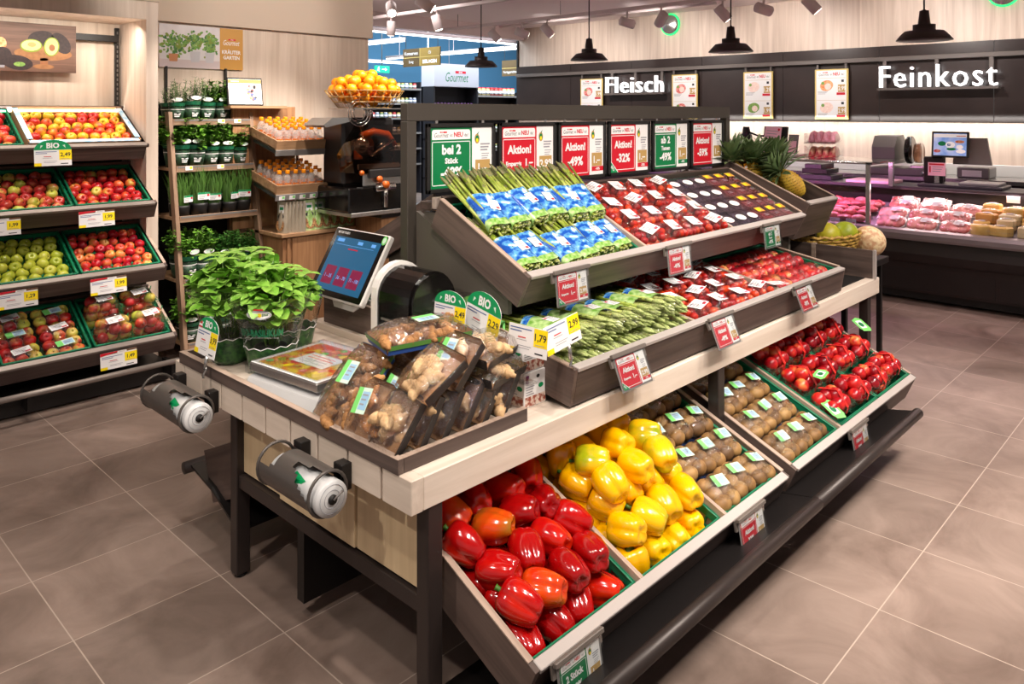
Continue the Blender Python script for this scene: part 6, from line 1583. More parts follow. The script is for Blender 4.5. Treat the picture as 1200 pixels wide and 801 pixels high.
b = MB(); b.tube([(3.14, 4.425, 1.24), (3.14, 4.44, 1.24)], .018, 'orange_plastic', 12); b.tube([(3.47, 4.425, 1.24), (3.47, 4.44, 1.24)], .018, 'orange_plastic', 12); b.tube([(3.28, 4.41, 1.19), (3.28, 4.425, 1.19)], .024, 'orange_plastic', 12); b.tube([(3.33, 4.40, 1.15), (3.33, 4.43, 1.15)], .026, 'orange_plastic', 12); b.box(3.12, 3.48, 4.445, 4.46, 1.26, 1.30, 'chrome', .005); b.tube([(3.22, 4.5, 1.42), (3.22, 4.56, 1.42)], .075, 'chrome', 20); b.tube([(3.40, 4.5, 1.38), (3.40, 4.56, 1.38)], .075, 'black_gloss', 20); b.tube([(3.25, 4.48, 1.35), (3.45, 4.48, 1.46)], .012, 'chrome', 8); wpart('press', b, t)
b = MB(); b.tube([(3.18 + .0 * k, 4.53, 1.33 + .03 * k) for k in range(4)], .03, 'orange_plastic', 12); b.tube([(3.20, 4.52, 1.49), (3.30, 4.52, 1.52), (3.42, 4.52, 1.50), (3.48, 4.52, 1.42)], .028, 'orange_plastic', 12); wpart('feed_tube', b, t, 'orange feed channel')
b = MB(); n = 20
for k in range(9):
    a = k / 8 * 4.6; b.tube([(3.17 + .085 * math.cos(a + q * .35) , 4.48 + .01 * q, 1.66 + .075 * math.sin(a + q * .35)) for q in range(2)] , .004, 'chrome', 6)
for r in (.05, .075, .095): b.tube([(3.17 + r * math.cos(2 * math.pi * k / n), 4.50, 1.655 + r * math.sin(2 * math.pi * k / n)) for k in range(n)], .004, 'chrome', 6, closed=True)
b.tube([(3.33, 4.62, 1.60), (3.33, 4.62, 1.72)], .035, 'steel', 14); wpart('spiral_feeder', b, t)
bc = (3.30, 4.62)
b = MB()
for j, (r, z) in enumerate(((.20, 1.69), (.235, 1.73), (.27, 1.765), (.30, 1.81))): b.tube([(bc[0] + r * math.cos(2 * math.pi * k / 32), bc[1] + r * .8 * math.sin(2 * math.pi * k / 32), z) for k in range(32)], .0035, 'gold', 6, closed=True)
for k in range(28): a = 2 * math.pi * k / 28; b.tube([(bc[0] + .20 * math.cos(a), bc[1] + .16 * math.sin(a), 1.69), (bc[0] + .30 * math.cos(a), bc[1] + .24 * math.sin(a), 1.81)], .0022, 'gold', 5)
b.box(bc[0] - .2, bc[0] + .2, bc[1] - .16, bc[1] + .16, 1.68, 1.687, 'steel'); wpart('wire_basket', b, t)
b = MB(); b.prism([(2.95, 1.62), (3.10, 1.62), (3.10, 1.595), (2.90, 1.555), (2.88, 1.57)], 4.5, 4.75, 'y', 'steel'); wpart('chute', b, t)
fruit_mat('orange_skin', [(.3, S(236, 130, 8)), (.7, S(252, 170, 24))], 10, .35, .1)
ORM = [ball(.039, 'orange_skin', 14, 9) for k in range(2)]; no = 0
for ly, (n_, rr2, z) in enumerate(((9, .165, 1.762), (4, .07, 1.73), (13, .235, 1.815), (8, .145, 1.83), (11, .21, 1.868), (7, .12, 1.885), (4, .06, 1.925), (1, .0, 1.90))):
    for k in range(n_):
        a = 2 * math.pi * (k + .4 * ly) / n_
        put('orange', ORM[k % 2], T(bc[0] + rr2 * math.cos(a), bc[1] + rr2 * .8 * math.sin(a), z + rn.uniform(-.006, .006)) @ RX(rn.uniform(0, 360)), f'orange in the juicer basket, {("lowest", "lowest inner", "second", "second inner", "third", "third inner", "topmost", "heart")[ly]} ring, {ORD[k]} counterclockwise from the right', 'orange', 'oranges in the wire basket')

# ------------------------------------------------------------------ deli counter
mat('counter_dark', S(32, 23, 23), .35); mat('counter_panel', S(27, 19, 19), .4); mat('counter_rail', S(150, 142, 146), .35, .4); mat('deck_steel', S(150, 146, 150), .4, .4); mat('shelf_slate', S(62, 56, 64), .4)
t = thing('deli_counter', 'long dark refrigerated counter with grey bumper rail and open food deck', 'counter', (7.9, 3.3, 0))
Y0, Y1 = .2, 6.6
b = MB(); b.box(7.36, 8.42, Y0, Y1, .03, .10, 'black'); wpart('plinth', b, t)
b = MB(); b.prism([(7.30, .10), (8.45, .10), (8.45, .56), (7.26, .56), (7.23, .44), (7.28, .36), (7.29, .35)], Y0, Y1, 'y', 'counter_dark')
for k in range(5): b.box(7.292, 7.30, .25 + k * 1.27, 1.49 + k * 1.27, .12, .34, 'counter_panel', .002)
wpart('body', b, t)
b = MB(); b.prism([(7.215, .555), (7.205, .575), (7.205, .61), (7.22, .638), (7.30, .645), (7.30, .555)], Y0, Y1, 'y', 'counter_rail'); wpart('bumper_rail', b, t)
b = MB(); b.prism([(7.30, .56), (8.05, .56), (8.05, .78), (7.75, .72), (7.40, .615), (7.30, .615)], Y0, Y1, 'y', 'deck_steel'); wpart('food_deck', b, t)
b = MB(); b.box(8.05, 8.10, Y0, Y1, .56, .93, 'counter_panel'); wpart('deck_back', b, t)
b = MB(); b.box(7.95, 8.45, Y0, Y1, .925, .955, 'shelf_slate', .004); wpart('service_shelf', b, t)
# glass front with steel posts on the left stretch
for y in (2.53, 4.5, 6.5):
    b = MB(); b.box(7.31, 7.345, y - .018, y + .018, .64, 1.205, 'steel', .003); wpart('glass_post', b, t)
b = MB(); b.box(7.318, 7.326, 2.55, 6.55, .66, 1.20, 'glass'); wpart('front_glass', b, t)
b = MB(); b.box(7.30, 7.95, 2.42, 6.6, 1.205, 1.215, 'glass'); wpart('top_glass', b, t)
b = MB(); b.box(7.31, 7.94, 2.50, 2.53, 1.18, 1.205, 'steel', .003); b.box(7.31, 7.34, 2.5, 6.55, 1.185, 1.205, 'steel', .003); wpart('glass_rail', b, t)
b = MB(); b.box(7.90, 7.94, 2.5, 2.54, .95, 1.2, 'steel'); b.box(7.90, 7.94, 6.5, 6.54, .95, 1.2, 'steel'); wpart('rear_post', b, t)
t = thing('rear_worktop', 'steel work surface with dark drawers along the wall behind the deli counter', 'worktop', (9.28, 3.5, 0))
b = MB(); b.box(8.98, 9.57, .0, 7.6, .93, .975, 'steel', .004); wpart('top', b, t)
b = MB(); b.box(9.02, 9.57, .0, 7.6, .02, .93, 'dark_plastic')
for k in range(9): b.box(9.005, 9.02, .05 + k * .84, .85 + k * .84, .06, .90, 'grey_plastic', .003)
wpart('cabinets', b, t)
b = MB(); b.box(9.545, 9.572, .0, 7.6, .975, 1.10, 'white_plastic', .003); wpart('upstand', b, t)

def deckz(x): return .615 + (x - 7.40) / .35 * .105 if x < 7.75 else .72 + (x - 7.75) / .30 * .06
mat('meat', S(170, 54, 60), .35, noise=(18, S(226, 140, 136), .16), coat=.3); mat('meat_dark', S(132, 40, 48), .35, noise=(12, S(190, 90, 96), .2), coat=.3)
mat('ham', S(206, 104, 104), .4, noise=(16, S(236, 172, 160), .2)); mat('sausage_skin', S(170, 70, 80), .35, noise=(24, S(214, 130, 136), .2)); mat('salami', S(150, 44, 50), .4, noise=(60, S(220, 160, 150), .14))
mat('cheese', S(236, 194, 100), .45, noise=(9, S(246, 220, 150), .2)); mat('cheese_rind', S(216, 164, 84), .5); mat('cheese_white', S(236, 220, 176), .5)
mat('card_lilac', S(222, 210, 236), .5); mat('bag_foil', S(206, 60, 80), .3, noise=(18, S(250, 196, 160), .1)); mat('bag_foil2', S(196, 120, 130), .3, noise=(22, S(236, 170, 190), .15))
rn = random.Random(31)
# packed meat in front right of the glass post
def meat_pack(x, y, W, H, D, m, lab, tilt=38):
    M = T(x, y, deckz(x) + .012) @ RZ(-90 + rn.uniform(-6, 6)) @ RX(tilt)
    t = thing('meat_pack', lab, 'meat pack', M=M, group='film packs of meat on the deli deck')
    b = MB(); b.box(-W / 2, W / 2, 0, H, -.02, 0, 'white_plastic', .004); part('tray', b, t)
    b = MB()
    for k in range(3): b.sphere((-W * .28 + W * .28 * k, H * .5, .006), .04, m, 14, 8, (W * .23 / .04 * .95, H * .44 / .04, D / .04 * .6))
    part('meat', b, t); b = MB(); pillow(b, -W / 2 - .004, W / 2 + .004, -.004, H + .004, -.004, D * 1.1, 'film_red', 7, 6, int(x * 97 + y * 31), .3); part('film', b, t)
    label_part(t, W * .14, H * .62, D * 1.14, W * .34, H * .34, rn.uniform(-8, 8)); return t
n_ = 0
for r, (x, ys, H) in enumerate(((7.38, (2.38, 2.12, 1.86), .17), (7.57, (2.42, 2.16, 1.90), .16), (7.75, (2.38, 2.12, 1.86), .15), (7.90, (2.40, 2.14), .13))):
    for c, y in enumerate(ys):
        meat_pack(x, y, .245, H, .04, ('meat', 'ham', 'meat')[(r + c) % 3], f'meat pack right of the glass post, {ORD[r]} row from the front, {ORD[c]} from left', (30, 34, 38, 42)[r])
def sausage(pts, r, m, name, lab, cat, group):
    b = MB(); N = len(pts); b.tube(pts, [r * (.45 if i in (0, N - 1) else 1) for i in range(N)], m, 12); return solid(name, b, lab, cat, group)
GM = 'meat and sausages under the rosy light'
for k in range(30):
    x = 7.45 + .105 * (k // 6) + rn.uniform(-.015, .015); y = 2.64 + .125 * (k % 6) + rn.uniform(-.02, .02); z = deckz(x); m = ('sausage_skin', 'meat_dark', 'meat', 'salami', 'meat_dark')[k % 5]
    b = MB(); b.sphere((x, y, z + .045), .05, m, 14, 9, (rn.uniform(1.0, 1.4), rn.uniform(1.2, 1.8), rn.uniform(.5, .95))); b.v = [(p[0], p[1], max(p[2], z + .006)) for p in b.v]
    solid('meat_cut', b, f'meat cut left of the glass post, {ORD[k // 6]} row from the front, {ORD[5 - k % 6]} from left', 'meat', GM)
for k, (x, y, r, m, lab) in enumerate(((7.47, 3.34, .075, 'salami', 'large dark round sausage end, front left beside the pineapples'), (7.62, 3.40, .095, 'sausage_skin', 'large rosy cut sausage disc, second from front beside the pineapples'), (7.84, 3.55, .06, 'ham', 'pink ham block at the rear beside the pineapples'), (7.86, 3.42, .055, 'meat', 'second pink ham block at the rear beside the pineapples'))):
    z = deckz(x) + .01; b = MB(); b.tube([(x, y, z + r), (x + .02, y + .02, z + r), (x + .14, y + .10, z + r), (x + .15, y + .11, z + r)], [r * .96, r, r, r * .9], m, 22); solid('sausage_roll', b, lab, 'sausage', GM)
for k in range(6):
    y = 2.7 + .15 * k; b = MB(); b.box(7.375, 7.38, y - .045, y + .045, .615, .672, 'card_lilac'); sh = Sheet(b, frame((7.375, y + .045, .615), (0, -1, 0), (0, 0, 1), (-1, 0, 0))); sh.lines(.01, .048, .05, 3, .012, .004, 'ink_grey', 1); sh.rect(.055, .010, .082, .026, 'red', 1)
    solid('counter_ticket', b, f'white price card on the deck edge behind the glass, {ORD[5 - k]} from left', 'price card', 'price cards behind the glass')
for k in range(5):
    y = 2.62 + .16 * k; x = 7.88; z = deckz(x) + .02
    sausage([(x - .05, y - .06, z + .01), (x - .03, y - .05, z + .012), (x, y, z + .03), (x + .03, y + .05, z + .012), (x + .05, y + .06, z + .01)], .022, 'meat', 'bacon_strip', f'dark red bacon piece at the rear of the glass case, {ORD[4 - k]} from left', 'meat', GM)
b = MB()
for k in range(60): a = rn.uniform(0, 6.28); b.leaf((7.93 + rn.uniform(-.05, .03), 3.2 + rn.uniform(-.12, .12), deckz(7.9) + .02), (math.cos(a), math.sin(a), rn.uniform(.2, 1.2)), (0, 0, 1), .07, .035, 'leaf_dark', .3)
solid('parsley_tuft', b, 'dark green parsley tuft decorating the rear of the glass case', 'decoration')
# cheese on the right
GC = 'cheese pieces on the deli deck'
def wedge(x, y, W, D, H, m, rz, lab, wheel=False):
    z = deckz(x) + .008; t = thing('cheese_piece', lab, 'cheese', (x, y, z), GC, (0, 0, R(rz)))
    b = MB()
    if wheel: b.lathe([(.001, 0), (W * .48, 0), (W * .5, H * .15), (W * .5, H * .85), (W * .48, H), (.001, H)], m, 22)
    else: b.box(-D / 2, D / 2, -W / 2, W / 2, 0, H, m, .012)
    part('cheese', b, t); b = MB(); pillow(b, -D * .52, D * .52, -W * .52, W * .52, H * .4, H + .006, 'film', 5, 5, int(x * 100 + y * 17), .25); part('film', b, t)
    if rn.random() < .6: label_part(t, 0, 0, H + .008, D * .5, W * .45, 90)
kk = 0
for r, x in enumerate((7.43, 7.55, 7.67, 7.79, 7.90)):
    for c in range(7):
        y = 1.66 - .165 * c + rn.uniform(-.02, .02)
        wedge(x, y, rn.uniform(.12, .165), rn.uniform(.09, .12), rn.uniform(.06, .11), rn.choice(('cheese', 'cheese', 'cheese_rind', 'cheese_white')), rn.uniform(-20, 20), f'cheese piece, {ORD[r]} row from the counter edge, {ORD[c]} from left of the cheeses', c % 3 == 0 and r < 2)
for k in range(3):
    y = 1.52 - .2 * k; b = MB(); b.box(7.94, 7.945, y - .05, y + .05, .865, .925, 'paper'); solid('shelf_card', b, f'small white card hanging under the service shelf, {ORD[k]} from left', 'price card', 'cards under the service shelf')
# acrylic stand with snack bags on the glass
t = thing('acrylic_stand', 'clear two tier acrylic stand on the glass top of the deli counter', 'stand', (7.62, 3.05, 1.216))
for z in (.004, .155):
    b = MB(); b.box(-.10, .10, -.15, .15, z, z + .004, 'clear_plastic', M=RY(-10)); part('acrylic_tier', b, t)
b = MB(); b.box(-.10, .10, -.155, -.151, 0, .24, 'clear_plastic'); b.box(-.10, .10, .151, .155, 0, .24, 'clear_plastic'); part('acrylic_side', b, t)
for k in range(8):
    ly, c = k // 4, k % 4; y = 2.945 + .068 * c; z = 1.24 + .148 * ly
    b = MB(); pillow(b, -.08, .08, -.035, .035, 0, .085, ('bag_foil', 'bag_foil2')[ly], 6, 5, k, .4); pillow(b, -.08, .08, -.035, .035, 0, -.02, ('bag_foil', 'bag_foil2')[ly], 6, 5, k, .4)
    b.v = [(p[0] * 1 + 7.62, p[1] + y, p[2] + z + p[0] * .18) for p in b.v]
    solid('snack_bag', b, f'red and orange film bag on the {("lower", "upper")[ly]} tier of the acrylic stand, {ORD[3 - c]} from left', 'bag', 'film bags on the acrylic stand')
# tablet stand with pink papers
t = thing('counter_display', 'black framed counter display with pink paper leaning on it, left of the acrylic stand', 'display', M=T(7.75, 3.62, 1.216) @ RZ(-90))
b = MB(); b.box(-.13, .13, -.01, .012, .02, .30, 'black', .004, RX(-10)); part('frame', b, t); b = MB(); b.box(-.12, .06, -.030, -.027, .0, .29, 'paper_pink', M=RX(-8) @ RY(4)); sh = Sheet(b, RX(-8) @ RY(4) @ frame((-.12, -.030, 0), (1, 0, 0), (0, 0, 1), (0, -1, 0))); sh.lines(.02, .25, .13, 7, .03, .006, 'ink_grey', 1); sh.disc(.15, .265, .012, .014, 'red', 1); part('paper', b, t, 'pink paper')
b = MB(); b.box(.14, .24, -.01, .01, .0, .22, 'grey_plastic', M=RX(-14)); b.box(.15, .23, -.018, -.012, .01, .15, 'paper_pink', M=RX(-14)); part('card_holder', b, t)
b = MB(); b.box(7.6, 7.86, 3.30, 3.46, 1.216, 1.235, 'white_plastic', .003); solid('flat_box', b, 'flat white box lying on the glass top before the counter display', 'box')
for k, (z, w) in enumerate(((.957, .34), (1.02, .26), (1.07, .18))): b = MB(); b.box(8.06, 8.40, 3.15 + .05 * k, 3.15 + .05 * k + w, z, z + .05, ('shelf_slate', 'dark_plastic', 'shelf_slate')[k], .006); solid('slate_tray', b, f'dark slate tray on the service shelf, {("lowest", "middle", "topmost")[k]} of the stack', 'tray', 'slate trays on the service shelf')
b = MB(); b.box(8.0, 8.36, 2.55, 2.98, .957, .985, 'paper_pink', .004); solid('cutting_board', b, 'long pale pink cutting board on the service shelf behind the glass post', 'board')
# scale with customer screen
mat('screen_pic', S(60, 110, 180), .3, emit=S(120, 160, 220), estr=.5, noise=(9, S(220, 230, 240), .2))
t = thing('counter_scale', 'deli scale with lit customer screen on a dark column', 'scale', (8.2, 2.1, .956))
b = MB(); b.box(8.02, 8.40, 1.62, 2.32, .956, .985, 'shelf_slate', .006); b.box(8.06, 8.38, 1.66, 1.98, .985, 1.01, 'deck_steel', .004); wpart('base', b, t)
b = MB(); b.box(8.14, 8.24, 2.13, 2.30, .985, 1.235, 'counter_dark', .01); b.tube([(8.19, 2.14, 1.0), (8.19, 2.14, 1.25)], .022, 'steel', 12); wpart('column', b, t)
SMX = frame((8.12, 2.225, 1.235), (0, -1, 0), (.10, 0, 1), (-1, 0, .10))
b = MB(); b.box(0, .315, 0, .245, -.03, 0, 'dark_plastic', .005, SMX); wpart('screen_housing', b, t)
b = MB(); sh = Sheet(b, SMX); sh.rect(.018, .018, .297, .227, 'screen_pic', 1); sh.rect(.018, .19, .297, .22, 'lit_soft', 2)
for (u, v, ru, rv, m) in ((.09, .13, .035, .022, 'bio_green'), (.16, .12, .04, .03, 'lit_soft'), (.15, .12, .018, .014, 'ink_blue'), (.17, .08, .04, .014, 'bio_green'), (.24, .10, .03, .02, 'lit_soft'), (.05, .06, .03, .016, 'print_meat'), (.24, .15, .04, .014, 'print_orange'), (.25, .06, .04, .018, 'lit_soft')): sh.disc(u, v, ru, rv, m, 3, 14)
sh.rect(.21, .20, .29, .207, 'red', 3); wpart('display', b, t)
b = MB(); b.prism([(1.74, 1.17), (2.06, 1.17), (2.04, 1.42), (1.78, 1.42)], 8.20, 8.24, 'x', 'grey_plastic'); wpart('rear_display', b, t)
t = thing('price_notice', 'white notice with red border standing before the deli scale', 'notice', M=T(8.09, 2.17, 1.06) @ RZ(-90))
b = MB(); b.box(-.075, .075, 0, .003, 0, .125, 'paper_pink'); sh = Sheet(b, frame((-.075, 0, 0), (1, 0, 0), (0, 0, 1), (0, -1, 0))); sh.rect(.01, .10, .14, .115, 'red', 1); sh.rect(.012, .03, .025, .09, 'red', 1); sh.lines(.04, .085, .09, 3, .02, .006, 'ink_grey', 1); part('card', b, t); b = MB(); b.box(-.02, .02, .003, .05, -.07, .02, 'steel'); part('support', b, t)
# slicer
t = thing('meat_slicer', 'grey and black slicing machine on the rear steel worktop', 'slicer', (9.2, 2.85, .976))
b = MB(); b.box(8.98, 9.40, 2.42, 3.10, .976, 1.06, 'grey_plastic', .012); b.tube([(8.975, 2.52, 1.015), (8.965, 2.52, 1.015)], .03, 'chrome', 16); wpart('base', b, t)
b = MB(); b.prism([(8.98, 1.10), (9.34, 1.10), (9.34, 1.34), (9.26, 1.41), (9.06, 1.40), (8.97, 1.28)], 2.82, 3.06, 'y', 'grey_plastic'); b.prism([(9.02, 1.33), (9.06, 1.395), (9.24, 1.405), (9.24, 1.395)], 2.85, 3.03, 'y', 'black_gloss'); wpart('motor_head', b, t)
b = MB(); b.tube([(9.16, 2.70, 1.25), (9.16, 2.74, 1.25)], .15, 'black_gloss', 26); b.tube([(9.16, 2.60, 1.22), (9.16, 2.66, 1.22)], .11, 'smoke_plastic', 22); wpart('blade_guard', b, t)
b = MB(); b.box(9.02, 9.32, 2.45, 2.68, 1.06, 1.09, 'steel', .004); b.tube([(9.05, 2.5, 1.09), (9.02, 2.46, 1.18)], .012, 'black', 8); wpart('carriage', b, t)
b = MB(); b.box(9.1, 9.4, 1.95, 2.25, .976, 1.09, 'grey_plastic', .01); b.box(9.095, 9.10, 2.02, 2.20, .995, 1.06, 'paper'); solid('label_box', b, 'low grey box with white front label on the rear worktop', 'box')
t = thing('lever_press', 'dark lever press standing behind the pineapples', 'press', (8.2, 4.15, .956))
b = MB(); b.box(8.10, 8.30, 4.0, 4.22, .956, .99, 'black', .006); b.box(8.16, 8.24, 4.10, 4.22, .99, 1.42, 'dark_plastic', .015); b.tube([(8.2, 4.16, 1.40), (8.2, 4.16, 1.50)], [.05, .035], 'dark_plastic', 12); wpart('stand', b, t); b = MB(); b.tube([(8.18, 4.12, 1.44), (8.16, 4.0, 1.40), (8.15, 3.86, 1.40)], .010, 'black', 8); b.tube([(8.15, 3.88, 1.40), (8.15, 3.81, 1.40)], .016, 'black', 10); wpart('lever', b, t)

# ------------------------------------------------------------------ end of the island: pineapples, basket
t = thing('end_board', 'dark wood end board standing across the right end of the worktop', 'board', (4.60, 2.0, .712)); b = MB(); b.box(4.59, 4.61, 1.56, 1.885, .713, .872, 'dark_y', .001); b.box(4.59, 4.61, 1.91, 2.55, .713, .872, 'dark_y', .001); wpart('panel', b, t); b = MB(); b.box(4.586, 4.614, 1.885, 1.91, .713, .876, 'rim_y'); b.box(4.589, 4.611, 1.545, 1.56, .713, .875, 'rim_metal'); wpart('edge_strip', b, t)
b = MB(); b.box(4.15, 4.58, 1.60, 2.5, .712, .716, 'black'); solid('rubber_mat', b, 'thin dark mat on the bare right end of the worktop', 'mat')
t = thing('side_table', 'small table behind the right end of the island carrying basket and pineapple bin', 'table', (5.05, 2.2, 0)); b = MB(); b.box(4.70, 5.36, 1.72, 2.75, .68, .72, 'black_metal', .003); wpart('top', b, t)
for x, y in ((4.73, 1.76), (5.33, 1.76), (4.73, 2.68), (5.33, 2.68)):
    b = MB(); b.box(x, x + .03, y, y + .03, 0, .68, 'black_metal', .002); wpart('leg', b, t)
wick = S(196, 160, 76); mat('wicker', wick, .55, noise=(60, S(150, 112, 44), .1))
t = thing('wicker_basket', 'yellow wicker basket holding pomelos and a melon', 'basket', (4.98, 2.03, .721)); b = MB()
for j in range(8):
    z = .0 + .022 * j; s = 1 + .04 * j
    b.tube([((.24 * s) * math.cos(2 * math.pi * k / 40), (.19 * s) * math.sin(2 * math.pi * k / 40) * 1.0, z + .012 + (.006 if (k + j) % 2 else -.004)) for k in range(40)], .010, 'wicker', 6, closed=True)
for k in range(24): a = 2 * math.pi * k / 24; b.tube([(.235 * math.cos(a), .185 * math.sin(a), 0), (.31 * math.cos(a), .245 * math.sin(a), .18)], .006, 'wicker', 5)
b.box(-.2, .2, -.16, .16, 0, .01, 'wicker'); part('weave', b, t)
fruit_mat('pomelo', [(.2, S(150, 166, 30)), (.5, S(206, 192, 50)), (.8, S(226, 206, 90))], 5, .4, .2); mat('melon_net', S(206, 160, 120), .6, noise=(40, S(236, 214, 170), .1), bump=.4, bscale=40); fruit_mat('mango', [(.3, S(110, 130, 40)), (.6, S(170, 160, 50)), (.85, S(190, 90, 50))], 6, .35, .2)
POM = ball(.085, 'pomelo', 22, 14, (1, 1, .94))
for k, (x, y, z, lab) in enumerate(((4.88, 2.12, .91, 'greenish pomelo at the left of the wicker basket'), (4.95, 1.96, .875, 'yellow pomelo in the front middle of the wicker basket'), (5.05, 2.10, .90, 'pomelo wrapped in printed film at the back of the wicker basket'), (5.08, 1.90, .875, 'yellow pomelo at the right of the wicker basket'))): put('pomelo', POM, T(x, y, z) @ RX(k * 50), lab, 'pomelo', 'pomelos in the wicker basket')
b = MB(); b.sphere((5.22, 1.80, .822), .10, 'melon_net', 24, 14, (1, 1.05, 1)); solid('netted_melon', b, 'brown netted melon beside the wicker basket', 'melon')
PB = wood_bin('small sloped wooden bin of pineapples right of the berry boxes', 4.36, 1.84, 1.15, 24, .40, .60, .24, (), 'island bins')
b = MB()
for x in (4.36, 4.74): b.box(x, x + .025, 1.95, 2.35, .722, .99, 'riser_metal')
b.box(4.36, 4.765, 2.30, 2.33, .722, 1.10, 'riser_metal'); solid('pineapple_riser', b, 'grey metal stand under the pineapple bin', 'riser')
mat('pine_skin', S(176, 130, 40), .6, noise=(14, S(206, 170, 50), .2)); mat('pine_eye', S(104, 92, 40), .7); mat('pine_leaf', S(66, 96, 54), .5, noise=(12, S(134, 156, 104), .2)); mat('tag_orange', S(240, 150, 20), .5)
def pineapple(M, seed, lab, tg=True):
    rn = random.Random(seed); t = thing('pineapple', lab, 'pineapple', M=M, group='pineapples in the wooden bin')
    b = MB(); n, kz = 48, 40; prof = [(.068 * math.sin(math.pi * min(1, .08 + .86 * i / kz)) ** .55, .19 * i / kz) for i in range(kz + 1)]
    v = []; f = []
    for i, (r, z) in enumerate(prof):
        for k in range(n):
            a = 2 * math.pi * k / n; q = abs(math.sin(4 * a + 10 * math.pi * i / kz)) * abs(math.sin(4 * a - 10 * math.pi * i / kz)); r_ = r * (.93 + .11 * q); v.append((r_ * math.cos(a), r_ * math.sin(a), z))
    fr = [(i * n + k, i * n + (k + 1) % n, (i + 1) * n + (k + 1) % n, (i + 1) * n + k) for i in range(kz) for k in range(n)]
    def eye(fc): i, k = fc[0] // n, fc[0] % n; return abs(math.sin(4 * 2 * math.pi * k / n + 10 * math.pi * i / kz)) * abs(math.sin(4 * 2 * math.pi * k / n - 10 * math.pi * i / kz)) < .10
    b.add(v, [q for q in fr if not eye(q)], 'pine_skin', True); b.add(v, [q for q in fr if eye(q)], 'pine_eye', True); part('fruit_body', b, t)
    b = MB()
    for ly in range(8):
        for k in range(11 - ly // 2):
            a = k * .698 + ly * .4 + rn.uniform(-.1, .1); e = .35 + ly * .22; d = Vector((math.cos(a), math.sin(a), e)); L = rn.uniform(.12, .20) * (1 - .04 * ly)
            b.leaf((.018 * math.cos(a), .018 * math.sin(a), .182 + .009 * ly), d, (-math.cos(a) * .2, -math.sin(a) * .2, 1), L, .030, 'pine_leaf', .25 if ly < 3 else .05, .35, 5)
    part('leaf_crown', b, t)
    if tg: b = MB(); b.box(-.028, .028, -.076, -.074, .06, .17, 'tag_orange', M=RZ(20)); b.box(-.022, .022, -.078, -.076, .14, .155, 'paper', M=RZ(20)); part('hang_tag', b, t)
for k, (u, v, w, rx, rz, lab, tg) in enumerate(((.05, .42, -.17, 8, -10, 'pineapple standing at the back left, crown before the last red sign', True), (.15, .38, -.16, -2, 40, 'pineapple standing in the middle behind the tilted one', True), (.30, .15, -.06, 0, 30, 'bright pineapple leaning over in front of the others', False), (.355, .33, -.13, 6, 200, 'pineapple at the right rear corner with orange tag', True))):
    pineapple(PB @ T(u, v, w) @ RX(-24) @ (RZ(-42) @ RY(-46) if k == 2 else RY(-6 + 4 * k)) @ RX(-rx) @ RZ(rz), k, lab, tg)

# ------------------------------------------------------------------ shelves of the far hall
mat('board_white', S(196, 196, 206), .5); mat('gondola', S(34, 34, 40), .5); mat('jar_a', S(110, 140, 90), .3, vary=.4); mat('jar_b', S(190, 170, 120), .3, vary=.4); mat('jar_c', S(170, 60, 50), .3, vary=.4); mat('jar_d', S(120, 130, 160), .3, vary=.4); mat('lid_gold', S(200, 170, 90), .3, .5); mat('lid_purple', S(130, 70, 150), .3); mat('lid_red', S(196, 24, 40), .4); mat('lid_white', S(226, 226, 226), .4)
def jar(m, lid, r=.04, h=.11):
    b = MB(); b.lathe([(r * .9, 0), (r, .006), (r, h * .8), (r * .8, h * .9)], m, 10); b.lathe([(r * .84, h * .88), (r * .86, h * .9), (r * .86, h), (.001, h + .002)], lid, 10); b.lathe([(r * 1.01, h * .2), (r * 1.01, h * .6)], 'lid_white', 10)
    return mesh_of('jar', b)
def tall(m, lid, r=.035, h=.24):
    b = MB(); b.lathe([(r * .9, 0), (r, .01), (r, h * .6), (r * .42, h * .76), (r * .4, h * .9)], m, 10); b.lathe([(r * .5, h * .88), (r * .5, h), (.001, h + .001)], lid, 10); b.lathe([(r * 1.01, h * .2), (r * 1.01, h * .5)], 'lid_white', 10)
    return mesh_of('bottle', b)
JR = [jar('jar_a', 'lid_gold'), jar('jar_b', 'lid_gold'), jar('jar_d', 'lid_white'), jar('jar_c', 'lid_red')]; TL_ = [tall('jar_d', 'lid_purple'), tall('jar_d', 'lid_purple')]; RD = [jar('jar_b', 'lid_red', .055, .17), jar('jar_c', 'lid_red', .055, .17)]
def gondola(x0, x1, y, zs, lab, top, back=True):
    t = thing('gondola_shelf', lab, 'shelf', ((x0 + x1) / 2, y + .25, 0), 'shelves of the far hall')
    b = MB(); b.box(x0, x1, y + .30, y + .34, 0, top, 'gondola'); wpart('back_panel', b, t)
    for x in (x0, x1 - .03):
        b = MB(); b.box(x, x + .03, y, y + .34, 0, top, 'gondola'); wpart('upright', b, t)
    for z in zs:
        b = MB(); b.box(x0, x1, y, y + .32, z - .03, z, 'gondola', .002); wpart('shelf_board', b, t)
        b = MB(); b.box(x0, x1, y - .012, y, z - .034, z + .004, 'grey_plastic'); wpart('price_rail', b, t)
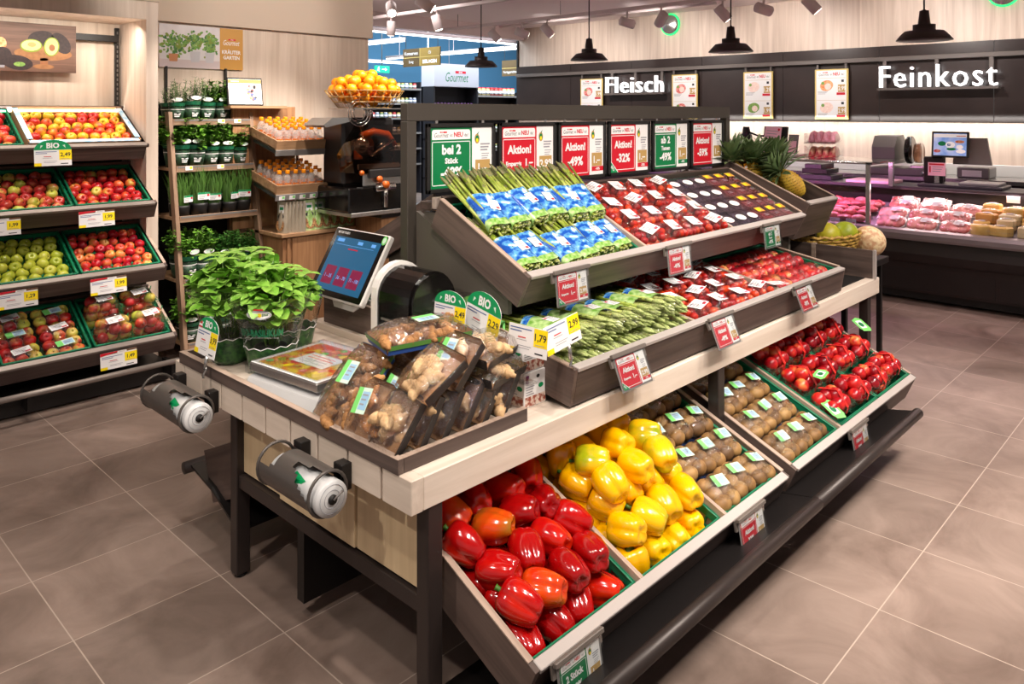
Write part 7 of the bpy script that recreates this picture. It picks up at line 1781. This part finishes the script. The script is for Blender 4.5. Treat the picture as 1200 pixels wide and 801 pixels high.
def stock(meshes, x0, x1, y, z, step, name, word, where, grp, rows=1):
    n = int((x1 - x0) / step)
    for k in range(n):
        put(name, meshes[(k * 7 // 3) % len(meshes)], T(x0 + step * (k + .5), y + .08, z), f'{word}, {where}, {ORD[k]} from left', word.split()[-1], grp)
gondola(8.55, 10.35, 12.5, (.62, .94, 1.26, 1.56, 1.86, 2.16), 'dark shelf of jars in the far hall, left of the Gourmet board', 2.30)
for k, z in enumerate((.94, 1.26, 1.56, 1.86, 2.16)): stock(JR[:3] if k % 2 else JR, 8.6, 10.3, 12.5, z, .105, 'preserve_jar', 'small preserve jar', f'{ORD[4 - k]} shelf from top left of the Gourmet board', f'jars on the {ORD[4 - k]} shelf of the left gondola')
gondola(8.99, 10.08, 10.52, (.5, .85, 1.20, 1.60), 'dark shelf of tall bottles under the Gourmet board', 2.13)
for k, z in enumerate((.85, 1.20, 1.60)): stock(TL_, 9.04, 10.03, 10.52, z, .082, 'tall_bottle', 'tall purple capped bottle', f'{ORD[2 - k]} shelf under the Gourmet board', f'bottles on the {ORD[2 - k]} shelf under the board')
gondola(11.0, 12.3, 11.5, (.5, .9, 1.3, 1.66, 2.02), 'dark shelf of red capped jars right of the Gourmet board', 2.1)
for k, z in enumerate((.9, 1.3, 1.66, 2.02)): stock(RD if k > 1 else JR[:3], 11.05, 12.25, 11.5, z, .125, 'red_capped_jar', 'red capped jar', f'{ORD[3 - k]} shelf right of the Gourmet board', f'jars on the {ORD[3 - k]} shelf right of the board')
t = thing('header_board', 'white Gourmet header board over the dark bottle shelf in the far hall', 'sign', (9.53, 10.6, 2.13)); b = MB(); b.box(8.99, 10.08, 10.50, 10.86, 2.132, 2.52, 'board_white', .002); wpart('box', b, t)
b = MB(); sh = Sheet(b, frame((8.99, 10.50, 2.132), (1, 0, 0), (0, 0, 1), (0, -1, 0))); sh.text('Gourmet', .545, .09, .17, 'sign_green', 1, 'c', .0, .56, shear=.3); sh.rect(.50, .245, .76, .29, 'red', 2); sh.text('SPAR', .63, .252, .030, 'paper', 3, 'c', .03, .2); wpart('lettering', b, t)
